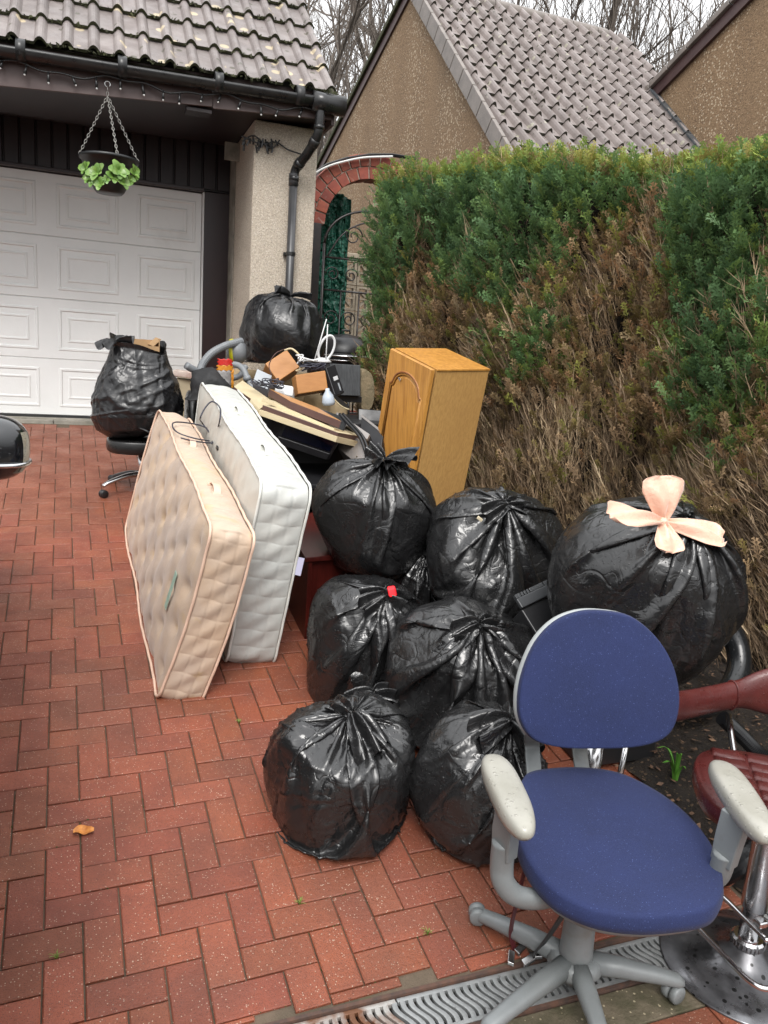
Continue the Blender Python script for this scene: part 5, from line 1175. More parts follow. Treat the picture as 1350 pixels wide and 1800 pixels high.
P_, T_, N_, B_ = frames(bp_); up = np.array([0, 0, 1.0]); V = []; k = 20; tt = np.linspace(0, 2 * PI, k, endpoint=False)
for i in range(len(P_)):
    s = nz(np.cross(T_[i], up)); u = np.cross(s, T_[i])
    for a in tt: V.append(P_[i] + u * rr[i] * math.sin(a) + s * .028 * math.cos(a))
F = [(i * k + j, i * k + (j + 1) % k, (i + 1) * k + (j + 1) % k, (i + 1) * k + j) for i in range(len(P_) - 1) for j in range(k)] + [tuple(range(k))[::-1], tuple((len(P_) - 1) * k + j for j in range(k))]
mb.add(V, F); mb.build('backrest', m_mar, stl, smooth=True)
mb = MB(); i_ = int(len(P_) * .42); lathe(mb, [(.0, -.002), (1, -.002), (1, .002), (0, .002)], (0, 0, 0), k=3) if False else None
for f_ in (.41,):
    i_ = int(len(P_) * f_); s = nz(np.cross(T_[i_], up)); u = np.cross(s, T_[i_]); ring = [P_[i_] + u * (rr[i_] + .002) * math.sin(a) + s * .030 * math.cos(a) for a in np.linspace(0, 2 * PI, 24)]; tube(mb, ring, .0025, 6, cap=False)
mb.build('seam', m_mar, stl, smooth=True)
mb = MB(); tube(mb, [bz(1281, 1258, 1.78), bz(1285, 1290, 1.72), bz(1291, 1325, 1.66), bz(1300, 1352, 1.60)], .0105, 12); mb.build('back_post', m_chr, stl, smooth=True)
mb = MB(); tube(mb, [bz(1440, 1268, 1.66), bz(1432, 1330, 1.6), bz(1420, 1372, 1.52)], .0105, 12); mb.build('back_post', m_chr, stl, smooth=True)
# second stool behind the blue chair, seen through the gap under its back
st2 = thing('bar_stool', 'chrome stool pedestal seen in the gap beneath the blue backrest', 'bar stool', (1.62, 2.02, ground_z(2.02)))
b2 = np.array([1.62, 2.03, ground_z(2.03) + .01])
mb = MB(); lathe(mb, [(.0, 0), (.20, .0), (.20, .008), (.1, .025), (.045, .06), (.04, .08), (0, .081)], b2, k=48); mb.build('base_disc', m_chr, st2, smooth=True)
mb = MB(); lathe(mb, [(.030, .06), (.030, .34), (.0, .341)], b2, k=24); lathe(mb, [(.033, .075), (.050, .08), (.050, .10), (.033, .105)], b2, k=24); mb.build('column', m_chr, st2, smooth=True)
mb = MB(); tube(mb, [b2 + [.09, -.03, .06], b2 + [.12, -.02, .34]], .011, 10); mb.build('footrest', m_chr, st2, smooth=True)

# ================================================================== BLACK SWIVEL CHAIR (under the open bag)
m_blk = M('black_leatherette', (.012, .012, .012), .25, bump=(150, .0008), coords='World', rough2=(.4, 9)); m_bpl = M('black_plastic', (.014, .014, .015), .3, coords='World', bump=(90, .0006))
sp_ = at(243, 772, 5.55); gz_ = ground_z(5.6); bc3 = np.array([sp_[0] + .03, 5.58, gz_]); bch = thing('swivel_chair', 'black swivel chair by the garage door holding the open black bag', 'office chair', bc3)
th = np.linspace(0, 2 * PI, 48, endpoint=False); O = np.array([bc3[0], bc3[1], sp_[2] - .0]) + np.stack([.24 * np.sign(np.cos(th)) * np.abs(np.cos(th)) ** .75, .24 * np.sign(np.sin(th)) * np.abs(np.sin(th)) ** .75, 0 * th], 1)
mb = MB(); slab_from_outline(mb, O, .085, (0, 0, 1), dome=.01); mb.build('seat', m_blk, bch, smooth=True)
mb = MB(); lathe(mb, [(.03, .08), (.03, sp_[2] - gz_ - .08), (.0, sp_[2] - gz_ - .079)], bc3, k=20); mb.build('column', m_chr, bch, smooth=True)
for k_ in range(5):
    a = math.radians(205 + 72 * k_); d = np.array([math.cos(a), math.sin(a), 0]); mb = MB(); tube(mb, bez([bc3 + [0, 0, .13], bc3 + d * .12 + [0, 0, .12], bc3 + d * .24 + [0, 0, .085], bc3 + d * .29 + [0, 0, .06]], 12), np.linspace(.028, .018, 13), 10, flat=.7); leg = mb.build('base_leg', m_chr if k_ == 0 else m_bpl, bch, smooth=True)
    w = bc3 + d * .285; w[2] = ground_z(w[1]) + .028
    for s_ in (-1, 1): mb = MB(); lathe(mb, [(0, -.009), (.024, -.009), (.028, -.005), (.028, .005), (.024, .009), (0, .009)], w + np.array([d[1], -d[0], 0]) * .014 * s_, ax=(d[1], -d[0], .02), k=20); mb.build('wheel', m_bpl, leg, smooth=True)
bb = np.array([bc3[0] + .16, bc3[1] + .12, sp_[2]]); 
mb = MB(); tube(mb, bez([at(245, 752, 5.33), at(262, 760, 5.3), at(275, 778, 5.35), at(285, 800, 5.4)], 16), .014, 10, flat=.5); mb.build('armrest', m_bpl, bch, smooth=True)
mb = MB(); Ob = [np.array([bb[0] + .16 + .02, 5.50 + .20 * math.cos(a), sp_[2] + .16 + .20 * math.sin(a)]) for a in np.linspace(0, 2 * PI, 40, endpoint=False)]; slab_from_outline(mb, np.array(Ob), .05, (1, 0, .1), dome=.01); mb.build('backrest', m_blk, bch, smooth=True)

# ================================================================== OAK CABINET
m_oak = M('golden_oak', (.56, .275, .060), .30, (.50, .235, .050), 2, 4, coords='World', grain=((14, 14, 1.1), 3.0, (.33, .14, .028), .75), rough2=(.45, 4))
m_oak2 = M('pale_oak_side', (.56, .33, .115), .34, (.50, .285, .095), 2, 4, coords='World', grain=((26, 26, 1.6), 4.0, (.40, .215, .07), .7), rough2=(.5, 4))
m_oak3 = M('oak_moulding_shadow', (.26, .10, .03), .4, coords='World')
Nc = at(764, 650, 4.0); FLc = at(690, 612, 4.42); Rc = at(859, 648, 4.10)
ea = nz(FLc - Nc); eb = nz(Rc - Nc - ea * ((Rc - Nc) @ ea)); ec = nz(np.cross(ea, eb)); ec = ec if ec[2] > 0 else -ec; wa = float((FLc - Nc) @ ea); wb = float((Rc - Nc) @ eb); hC = 1.02
cbn = thing('kitchen_cabinet', 'golden oak kitchen cabinet with arched door standing against the hedge', 'cabinet', Nc - ec * hC + ea * wa / 2 + eb * wb / 2)
mb = MB(); fbox(mb, Nc + ea * .004 + eb * .018 - ec * hC, ea * (wa - .008), eb * (wb - .018), ec * (hC - .004)); mb.build('carcass', m_oak2, cbn, bevel=.002)
mb = MB(); fbox(mb, Nc + ea * -.001 + eb * .018 - ec * .010, ea * (wa + .002), eb * (wb - .016), ec * .012); mb.build('top_panel', m_oak, cbn, bevel=.002)
# door: stiles, arched field, raised panel
FA, FB = ea, ec
def dpt(u, v, d): return Nc + ea * u - ec * (hC - v) - eb * (d)
wD = wa; hD = hC; st_ = .052; nA = 28
us_ = np.linspace(st_, wD - st_, nA)
def archv(u, drop=0): 
    t = (u - wD / 2) / (wD / 2 - st_); return hD - .19 + .105 * math.sqrt(max(0, 1 - min(1, abs(t) / .86) ** 2)) * (1 if abs(t) < .86 else 0) - drop
V = []; F = []
inner = [(u, archv(u)) for u in us_]; inner = [(st_, .07)] + inner + [(wD - st_, .07)]
outer = [(0, 0)] + [(0 if i == 0 else (wD if i == nA - 1 else u), hD) for i, u in enumerate(us_)] + [(wD, 0)]
n = len(inner); rings = [[(u, v, -.002) for u, v in outer], [(u, v, .017) for u, v in [(min(max(a, .004), wD - .004), min(max(b, .004), hD - .004)) for a, b in outer]], [(u, v, .018) for u, v in inner]]
ci = (wD / 2, hD * .45)
def ins(r, q, d): return [(ci[0] + (u - ci[0]) * (1 - q), ci[1] + (v - ci[1]) * (1 - q * .45), d) for u, v in r]
rings += [ins(inner, .03, .006), ins(inner, .07, .003), ins(inner, .12, .009), ins(inner, .17, .015)]
allv = [dpt(*p) for r in rings for p in r]
for r in range(len(rings) - 1):
    for j in range(n): F.append((r * n + j, r * n + (j + 1) % n, (r + 1) * n + (j + 1) % n, (r + 1) * n + j))
F.append(tuple((len(rings) - 1) * n + j for j in range(n)))
do = mesh_obj('door', allv, F, m_oak, cbn)
for dd_, r_2 in ((.0, .006), (.075, .005)):
    mb = MB(); tube(mb, [dpt(u, v, .014) for u, v, _ in ins(inner, dd_, 0)], r_2, 6); mb.build('moulding', m_oak, do, smooth=True)
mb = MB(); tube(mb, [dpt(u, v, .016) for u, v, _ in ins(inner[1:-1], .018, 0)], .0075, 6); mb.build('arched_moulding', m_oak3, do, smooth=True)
mb = MB(); fbox(mb, dpt(wD * .62, hD - .155, .016), ea * .012, ec * .016, -eb * .010); fbox(mb, dpt(wD * .66, hD - .150, .016), ea * .010, ec * .014, -eb * .009); mb.build('catch', m_chr, do, bevel=.002)
# mahogany desk under the heap
m_mah = M('mahogany_veneer', (.085, .012, .008), .28, (.055, .008, .006), 3, 5, coords='World', grain=((18, 18, 1.2), 3, (.035, .005, .004), .7))
dk_ = thing('desk', 'dark red mahogany desk behind the white mattress carrying a black bag', 'desk', (1.2, 3.9, .35))
e1 = nz((.98, .15, 0)); e2 = nz((-.02, 1, SL)); p0 = gr(537, 1128) + np.array([.0, .02, 0]); hz_ = .40
for q_ in (0.0, .62): mb = MB(); fbox(mb, p0 + e1 * q_, e1 * .022, e2 * .55, (0, 0, hz_)); mb.build('side_panel', m_mah, dk_, bevel=.002)
mb = MB(); fbox(mb, p0 - e1 * .02 - e2 * .01 + [0, 0, hz_], e1 * .70, e2 * .58, (0, 0, .024)); mb.build('desk_top', m_mah, dk_, bevel=.003)
mb = MB(); fbox(mb, p0 + e1 * .022 + e2 * .02, e1 * .598, e2 * .016, (0, 0, hz_)); mb.build('front_panel', m_mah, dk_)

# ================================================================== HOSES AND PLASTIC NEAR THE BIG BAG
m_hose = M('black_ribbed_hose', (.010, .010, .011), .3)
def ribbed(path, r, n, k=12):
    P = bez(path, n); rr = r * (1 + .10 * np.where(np.arange(len(P)) % 2 == 0, 1, -1)); mb = MB(); tube(mb, P, rr, k); return mb
ribbed([at(1270, 1262, 2.0), at(1300, 1290, 1.98), at(1330, 1320, 1.95), at(1365, 1350, 1.9)], .026, 70).build('ribbed_hose', m_hose, None, smooth=False, label='black ribbed hose running down behind the maroon stool backrest', cat='hose')
ribbed([gr(1250, 1560) + [0, 0, .04], gr(1275, 1556) + [0, 0, .05], gr(1310, 1535) + [0, 0, .06], gr(1360, 1480) + [0, 0, .06], gr(1400, 1450) + [0, 0, .05]], .034, 80).build('ribbed_hose', m_hose, None, smooth=False, label='black ribbed hose curled on the ground under the maroon stool seat', cat='hose')
m_tube = M('wet_black_rubber', (.010, .011, .012), .22, coords='World', drops=(120, .5, .0018))
tyc = at(1205, 1130, 2.50); mb = MB(); tr = [tyc + np.array([.30 * math.cos(a), .26 * math.sin(a) * .5, -.04 + .20 * math.sin(a)]) for a in np.linspace(0, 2 * PI, 60)]; tube(mb, tr, .052, 16, cap=False)
mb.build('rubber_ring', m_tube, None, smooth=True, label='thick wet black rubber ring under the big bag with peach fabric', cat='rubber ring')
# black padded stool holding the big bag up
kb_ = thing('crate', 'black plastic crate hidden in shade under the big bag', 'crate', (1.95, 2.42, .17))
for (x0, x1, y0, y1) in ((1.78, 2.12, 2.28, 2.30), (1.78, 2.12, 2.60, 2.62), (1.78, 1.80, 2.30, 2.60), (2.10, 2.12, 2.30, 2.60)): mb = MB(); abox(mb, x0, x1, y0, y1, .16, .50); mb.build('side', m_bpl, kb_, bevel=.004)
m_gpl = M('glossy_dark_grey_plastic', (.05, .052, .055), .16, coords='World', rough2=(.3, 6))
cs_ = thing('plastic_casing', 'glossy dark plastic casing with vent slots wedged left of the big bag', 'plastic casing', at(930, 1080, 2.62))
q0 = at(904, 1046, 2.66); qa = at(968, 1016, 2.70) - q0; qb = at(938, 1100, 2.56) - q0; qn = nz(np.cross(qa, qb)); qn = qn if qn[1] > 0 else -qn
for k_ in range(13): mb = MB(); fbox(mb, q0 + qa * (k_ / 13 + .008), qa * (.05 if k_ in (1, 2, 3, 4, 9) else .0765), qb * .12, qn * .02); mb.build('vent_rib', m_gpl, cs_, bevel=.001)
mb = MB(); fbox(mb, q0 + qb * .12, qa, qb * .30, qn * .02); mb.build('front_lip', m_gpl, cs_, bevel=.004)
mb = MB(); fbox(mb, q0 + qb * .42 + qn * .015, qa * 1.05, qb * .95, qn * .10); mb.build('body', m_bpl, cs_, bevel=.008)
p = at(978, 1003, 2.75); mb = MB(); fbox(mb, p, (.012, .0, .004), (0, .008, 0), (0, 0, .016)); mb.build('paper_scrap', m_wpipe, None, label='tiny white scrap between the oak side bag and the big bag', cat='scrap')
# ================================================================== THE HEAP OF HOUSEHOLD JUNK
def pbox(name, label, cat, O, A, B, back, mat, parent=None, bevel=.003, group=None, loc=None):
    """box whose front face has corners O, A (along) and B (down); 'back' is its extent away from the viewer"""
    O, A, B = at(*O), at(*A), at(*B); a = A - O; b = B - O; b = b - a * ((a @ b) / (a @ a)) * .0; n = nz(np.cross(a, b)); n = n if n @ ray(675, 900) > 0 else -n
    mb = MB(); fbox(mb, O, a, b, n * back); o = mb.build(name, mat, parent, bevel=bevel, label=label, cat=cat, group=group); return O, a, b, n, o
m_wood = M('tan_box_veneer', (.42, .19, .055), .45, (.36, .155, .04), 4, 5, coords='World', grain=((8, 8, 30), 2, (.30, .12, .03), .4))
m_cream = M('cream_board', (.56, .47, .30), .5, (.50, .42, .27), 4, coords='World', grain=((3, 3, 30), 3, (.46, .36, .2), .4))
m_bedge = M('dark_brown_edge', (.085, .040, .032), .45, (.065, .03, .026), 6, coords='World')
m_orangeb = M('orange_board', (.48, .25, .10), .4, (.42, .21, .08), 4, coords='World', grain=((3, 3, 20), 3, (.36, .16, .06), .5))
m_blk2 = M('black_casing', (.012, .012, .014), .28, (.018, .018, .02), 9, coords='World', rough2=(.45, 7)); m_navy = M('glossy_navy_screen', (.004, .005, .012), .07)
m_lab = M('white_sticker', (.62, .62, .62), .5, coords='World', grain=((3, 3, 200), 2, (.3, .3, .3), .6)); m_silv = M('silver_taupe_metal', (.32, .29, .27), .35, (.26, .24, .23), 6, metal=.5, coords='World')
m_gspk = M('charcoal_woodgrain', (.055, .058, .062), .5, (.035, .037, .04), 5, 6, coords='World', grain=((30, 30, 3), 3, (.09, .095, .10), .6))
m_lgrey = M('light_grey_plastic', (.36, .38, .40), .4, (.30, .32, .34), 6, coords='World'); m_wht = M('white_plastic', (.62, .62, .62), .35, coords='World')
m_hgrey = M('vacuum_hose_grey', (.20, .21, .22), .45, (.15, .16, .17), 8, coords='World'); m_yel = M('yellow_plastic', (.55, .50, .02), .35); m_beige = M('beige_upholstery', (.42, .32, .19), .85, (.35, .26, .15), 8, 6, coords='World', bump=(160, .001, 20, .004))
# what carries the heap
ac_ = thing('armchair', 'beige upholstered armchair buried in the heap by the pier', 'armchair', (1.45, 5.95, .68))
mb = MB(); abox(mb, 1.08, 1.66, 5.45, 6.30, .70, 1.16); mb.build('seat', m_beige, ac_, bevel=.05)
mb = MB(); abox(mb, 1.0, 1.16, 5.35, 6.30, .68, 1.40); mb.build('armrest', m_beige, ac_, bevel=.06, seg=4)
mb = MB(); abox(mb, 1.58, 1.72, 5.35, 6.30, .68, 1.36); mb.build('armrest', m_beige, ac_, bevel=.06, seg=4)
mb = MB(); abox(mb, 1.0, 1.72, 6.14, 6.36, .68, 1.50); mb.build('backrest', m_beige, ac_, bevel=.05)
fill_unit = thing('dark_fill_unit', 'low black unit added to fill the dark space beneath the junk heap', 'cabinet', (1.45, 4.7, .48))  # added black unit, stands in for the dark region under the heap
e1_ = np.array([1, 0, 0.]); e2_ = nz((0, 1, SL)); o_ = np.array([.98, 4.30, .45])
for (dx, dy, dz, sx_, sy_, sz_, nm) in ((0, 0, .44, 1.05, .95, .03, 'top'), (0, 0, 0, .03, .95, .44, 'side'), (1.02, 0, 0, .03, .95, .44, 'side'), (.03, .9, 0, .99, .03, .44, 'back'), (.03, .02, 0, .99, .93, .03, 'bottom')):
    mb = MB(); fbox(mb, o_ + e1_ * dx + e2_ * dy + [0, 0, dz], e1_ * sx_, e2_ * sy_, (0, 0, sz_)); mb.build(nm, m_blk2, fill_unit, bevel=.003)
bx = thing('storage_box', 'black storage box between dark fill unit and armchair', 'box', (1.5, 5.1, .95)); mb = MB(); abox(mb, 1.12, 1.95, 4.72, 5.34, .96, 1.22); mb.build('body', m_blk2, bx, bevel=.01)
mb = MB(); abox(mb, 1.10, 1.97, 4.70, 5.36, 1.22, 1.25); mb.build('lid', m_blk2, bx, bevel=.006)
# printer
pr = thing('printer', 'black printer with glossy navy front and white sticker under the boards', 'printer', at(500, 776, 4.5))
O, a, b, n, _ = pbox('body', None, None, (500, 741, 4.40), (598, 774, 4.28), (481, 778, 4.47), .34, m_blk2, pr, bevel=.012)
fbox_ = MB(); fbox(fbox_, O + a * .06 + b * .10 - n * .006, a * .88, b * .50, n * .006); fbox_.build('screen', m_navy, pr, bevel=.003)
fb2 = MB(); fbox(fb2, O + a * .02 + b * .66 - n * .010, a * .94, b * .30, n * .010); fb2.build('paper_tray', m_blk2, pr, bevel=.004)
s0 = O; sb = at(447, 716, 4.74) - O; s1 = MB(); sn = nz(np.cross(sb, b)); sn = sn if sn @ ray(450, 740) < 0 else -sn
fbox(s1, O + sn * .001, sb, b * .92, -sn * .05); s1.build('end_panel', m_blk2, pr, bevel=.006)
s2 = MB(); fbox(s2, O + sb * .42 + b * .42 + sn * .003, sb * .34, b * .36, sn * .002); s2.build('sticker', m_lab, pr)
for q in (.12, .26, .86): s3 = MB(); fbox(s3, O + sb * q + b * .06 + sn * .003, sb * .10, b * .14, sn * .012); s3.build('foot', m_blk2, pr, bevel=.003)
# boards
GB = 'loose boards stacked on the printer'
def board(label, P1, P2, P3, th_, m_edge, m_top, group=GB):
    P1, P2, P3 = at(*P1), at(*P2), at(*P3); a = P3 - P2; b = P1 - P2; n = nz(np.cross(a, b)); n = n if n[2] > 0 else -n
    t = thing('board', label, 'board', P2, group); mb = MB(); fbox(mb, P2 - n * th_, a, b, n * th_); mb.build('core', m_edge, t, bevel=.0015); mb = MB(); fbox(mb, P2 + a * .002 + b * .006 + n * .0005, a * .996, b * .985, n * .0015); mb.build('face', m_top, t)
board('cream board at the left end of the stack, reaching over the white mattress', (426, 669, 5.15), (411, 680, 4.95), (478, 728, 4.50), .030, m_bedge, m_cream)
board('lowest board of the stack, with a pale cream front edge', (446, 699, 4.70), (440, 703, 4.60), (456, 720, 4.42), .026, m_cream, m_cream)
board('long board with a pale cream edge lying directly on the printer', (540, 742, 4.72), (456, 720, 4.42), (593, 768, 4.25), .032, m_cream, m_cream)
board('board with a brown edge and yellowish top, second from the bottom', (540, 728, 4.80), (462, 712, 4.44), (595, 761, 4.26), .028, m_bedge, m_cream)
board('narrow yellowish board tucked under the orange topped board', (515, 715, 4.84), (461, 699, 4.60), (588, 754, 4.32), .020, m_cream, m_cream)
board('topmost board, orange on top with a maroon brown edge', (474, 684, 4.82), (511, 706, 4.50), (600, 741, 4.32), .042, m_bedge, m_orangeb)
# two small tan boxes (speakers), black speaker, charcoal speaker
for lab, O_, A_, B_ in (('tan wooden speaker box tipped on its corner under the top bag', (504, 614, 5.22), (466, 639, 5.18), (527, 645, 5.16)), ('tan wooden speaker box sitting level beside the black speaker', (519, 659, 4.95), (572, 651, 4.95), (524, 693, 4.92))):
    t = thing('speaker', lab, 'speaker', at(*O_), 'small tan wooden speakers'); pbox('case', None, None, O_, A_, B_, .13, m_wood, t, bevel=.006)
    O, a, b, n, _ = pbox('back_rim', None, None, O_, A_, B_, .012, m_bedge, t, bevel=.001) if False else (None,) * 5
t = thing('speaker', 'slim black speaker with a white sticker leaning on the charcoal box', 'speaker', at(577, 645, 4.98))
O, a, b, n, _ = pbox('case', None, None, (573, 646, 5.0), (589, 640, 5.08), (590, 697, 4.92), .10, m_blk2, t, bevel=.006); mb = MB(); fbox(mb, O + a * .35 + b * .38 - n * .003, a * .45, b * .13, n * .002); mb.build('sticker', m_lab, t)
mb = MB(); fbox(mb, O + a * .6 + b * .62 - n * .004, a * .12, b * .26, n * .003); mb.build('slot', m_lgrey, t)
t = thing('speaker', 'large charcoal woodgrain speaker box against the near end of the hedge', 'speaker', at(605, 695, 5.4))
pbox('case', None, None, (580, 639, 5.35), (634, 642, 5.35), (580, 694, 5.33), .26, m_gspk, t, bevel=.004); pbox('base', None, None, (584, 695, 5.37), (636, 697, 5.37), (584, 706, 5.37), .24, m_blk2, t)
# white indoor aerial
t = thing('aerial', 'white indoor television aerial with a loop and two rods', 'aerial', at(566, 634, 5.2))
mb = MB(); c = at(566, 637, 5.2); lathe(mb, [(0, 0), (.06, 0), (.066, .008), (.05, .022), (.02, .032), (0, .033)], c, k=28); mb.build('base', m_wht, t, smooth=True)
c = at(574, 612, 5.2); mb = MB(); tube(mb, [c + np.array([.052 * math.cos(a) + .022 * math.sin(a), 0, .085 * math.sin(a)]) for a in np.linspace(0, 2 * PI, 50)], .009, 8, cap=False); mb.build('loop', m_wht, t, smooth=True)
for x0, y0, x1, y1 in ((553, 633, 574, 561), (573, 632, 576, 570)): mb = MB(); tube(mb, [at(x0, y0, 5.15), at(x1, y1, 5.22)], .0042, 6); mb.build('rod', m_wht, t, smooth=True)
# grey devices, white adaptor, tray, bottle
t = thing('router', 'grey angular plastic device tangled in thin cables', 'device', at(462, 662, 5.1)); pbox('case', None, None, (452, 648, 5.14), (478, 660, 5.08), (444, 672, 5.06), .10, m_lgrey, t, bevel=.004)
t = thing('adaptor', 'white plastic device lying in front of the two tan speakers', 'device', at(500, 682, 4.95)); pbox('case', None, None, (484, 673, 4.98), (516, 678, 4.92), (482, 690, 4.92), .09, m_wht, t, bevel=.012)
t = thing('tray', 'thin black plastic tray with a pale curled rim', 'tray', at(600, 705, 4.8)); 
Vt = []; 
for i in range(14):
    for j in range(8): q = i / 13; w_ = j / 7; p = at(580 + 34 * q, 688 + 28 * q + 6 * w_, 4.9 - .1 * w_ + .0 * q); Vt.append(p + [0, 0, .03 * (w_ - .5) ** 2 - .02 * math.sin(PI * q) * w_])
mesh_obj('sheet', Vt, [(i * 8 + j, i * 8 + j + 1, (i + 1) * 8 + j + 1, (i + 1) * 8 + j) for i in range(13) for j in range(7)], m_blk2, t, smooth=True); mb = MB(); tube(mb, [Vt[i * 8 + 7] for i in range(14)], .005, 6); mb.build('rim', m_cream, t, smooth=True)
t = thing('bottle', 'cloudy white plastic bottle beside the black tray', 'bottle', at(577, 712, 4.72)); mb = MB(); lathe(mb, [(0, 0), (.036, 0), (.042, .02), (.034, .06), (.014, .09), (.013, .105), (0, .106)], at(578, 712, 4.72), ax=(-.15, 0, 1), k=20); mb.build('body', M('cloudy_plastic', (.42, .48, .55), .3), t, smooth=True)
# disc players and amplifier at the right of the heap
t = thing('disc_player', 'silver fronted disc player standing on edge with sockets showing', 'disc player', at(615, 750, 4.6))
O, a, b, n, _ = pbox('front', None, None, (592, 724, 4.72), (650, 763, 4.45), (587, 733, 4.70), .02, m_silv, t, bevel=.003); mb = MB(); fbox(mb, O + n * .02, a, b * .9 , n * .24); mb.build('case', m_blk2, t, bevel=.004)
for k_ in range(7): mb = MB(); fbox(mb, O + a * (.06 + .06 * k_ + (.2 if k_ > 4 else 0)) + b * .35 - n * .006, a * .025, b * .3, n * .006); mb.build('socket', m_blk2 if k_ % 2 else m_wht, t, bevel=.001)
t = thing('amplifier', 'taupe metal amplifier casing lying behind the knotted bag', 'amplifier', at(630, 775, 4.4))
O, a, b, n, _ = pbox('casing', None, None, (600, 748, 4.60), (664, 797, 4.22), (594, 788, 4.45), .20, m_silv, t, bevel=.004)
for q, r_ in ((.15, .7), (.5, .75), (.85, .6), (.3, .2), (.7, .25)): mb = MB(); p = O + a * q + b * r_; lathe(mb, [(0, 0), (.007, 0), (.005, .004), (0, .004)], p, ax=-n, k=8); mb.build('screw', m_chr, t)
t = thing('video_recorder', 'black recorder with a pale front strip against the oak cabinet', 'recorder', at(645, 750, 4.6))
O, a, b, n, _ = pbox('case', None, None, (636, 728, 4.72), (674, 758, 4.5), (630, 770, 4.62), .22, m_blk2, t, bevel=.006); mb = MB(); fbox(mb, O - n * .006 + b * .02, a * .95, b * .10, n * .006); mb.build('front_strip', m_silv, t)
t = thing('crate', 'speckled black plastic crate behind the recorder', 'crate', at(650, 730, 5.0)); pbox('body', None, None, (630, 718, 5.0), (680, 722, 4.95), (630, 745, 4.95), .3, m_blk2, t, bevel=.006)
# tangles of cable
rc = np.random.RandomState(9)
def tangle(label, cx, cy, Y, sx_, sz_, n, r_, mat, nm='cable_tangle'):
    t = thing(nm, label, 'cables', at(cx, cy, Y)); c = at(cx, cy, Y)
    for k_ in range(n):
        pts = [c + np.array([rc.uniform(-sx_, sx_), rc.uniform(-.12, .0), rc.uniform(-sz_, sz_)]) for _ in range(5)]; mb = MB(); tube(mb, bez(pts, 40), r_ * rc.uniform(.7, 1.2), 5); mb.build('cable', mat, t, smooth=True)
tangle('tangle of thin dark cables over the grey device', 466, 672, 4.95, .11, .035, 7, .0035, m_cable)
tangle('tangle of black and grey leads above the tan speaker', 545, 644, 5.05, .10, .035, 6, .005, m_cable)
tangle('white cables looped between the two tan speakers and the aerial', 535, 632, 5.05, .07, .03, 3, .006, m_wht)
t = thing('cable', 'pale cable arching over the tipped tan speaker', 'cable', at(515, 625, 5.1)); mb = MB(); tube(mb, bez([at(500, 616, 5.1), at(512, 613, 5.08), at(524, 622, 5.05), at(532, 636, 5.03), at(529, 648, 5.0), at(520, 652, 5.0)], 30), .007, 6); mb.build('cable', m_cream, t, smooth=True)
t = thing('cable', 'thin brown wire hanging across the face of the tipped tan speaker', 'cable', at(475, 650, 5.1)); mb = MB(); tube(mb, bez([at(502, 613, 5.12), at(484, 622, 5.05), at(473, 642, 5.05), at(478, 660, 5.03)], 24), .0035, 5); mb.build('cable', m_bedge, t, smooth=True)
for k_, (dx, lab) in enumerate(((0, 'left black lead curving down over the amplifier'), (6, 'right black lead curving down over the amplifier'))):
    t = thing('cable', lab, 'cable', at(640, 780, 4.3)); mb = MB(); tube(mb, bez([at(597 + dx, 728, 4.6), at(615 + dx, 748, 4.45), at(632 + dx, 768, 4.3), at(641 + dx, 790, 4.2), at(646 + dx, 812, 4.1)], 30), .010, 7); mb.build('cable', m_bpl, t, smooth=True)
# kettle barbecue behind the heap
bq = thing('kettle_barbecue', 'black kettle barbecue standing in front of the iron gate', 'barbecue', at(607, 640, 6.9) - [0, 0, .5]); c = at(606, 622, 6.9)
mb = MB(); lathe(mb, [(.26, .0), (.262, .015), (.24, .07), (.19, .125), (.11, .165), (.0, .18)], c, k=40); mb.build('lid', m_blk2, bq, smooth=True)
mb = MB(); lathe(mb, [(0, -.22), (.12, -.20), (.21, -.13), (.255, -.04), (.268, -.01), (.268, .0)], c, k=40); mb.build('bowl', m_blk2, bq, smooth=True)
mb = MB(); tube(mb, [c + [-.04, 0, .18], c + [-.035, 0, .21], c + [.035, 0, .21], c + [.04, 0, .18]], .009, 8); mb.build('handle', m_bpl, bq, smooth=True)
mb = MB(); tube(mb, [c + [-.30, -.28, -.02], c + [.34, -.28, -.02]], .008, 8); tube(mb, [c + [-.30, -.24, -.06], c + [.34, -.24, -.06]], .006, 8); mb.build('rail', m_chr, bq, smooth=True)
for a in (.5, 2.6, 4.7): mb = MB(); tube(mb, [c + [.15 * math.cos(a), .15 * math.sin(a), -.18], [c[0] + .3 * math.cos(a), c[1] + .3 * math.sin(a), ground_z(c[1])]], .011, 8); mb.build('leg', m_bpl, bq, smooth=True)
# vacuum cleaner with its grey hose
vc = thing('vacuum_cleaner', 'grey and yellow vacuum cleaner with a looping grey hose by the pier', 'vacuum cleaner', at(405, 660, 5.6))
c = at(416, 618, 5.62); mb = MB(); lathe(mb, [(0, -.07), (.05, -.066), (.08, -.04), (.09, 0), (.08, .04), (.05, .066), (0, .07)], c, ax=(1, -.3, .1), k=28); mb.build('body', m_hgrey, vc, smooth=True)
mb = MB(); lathe(mb, [(.075, -.045), (.088, -.043), (.092, -.020), (.080, -.018)], c, ax=(1, -.3, .1), k=36); mb.build('yellow_ring', m_yel, vc, smooth=True)
mb = MB(); P = bez([at(352, 655, 5.35), at(356, 640, 5.4), at(372, 621, 5.45), at(396, 608, 5.5), at(424, 600, 5.6)], 60); tube(mb, P, .026 * (1 + .06 * np.where(np.arange(len(P)) % 2 == 0, 1, -1)), 12); mb.build('hose', m_hgrey, vc, smooth=False)
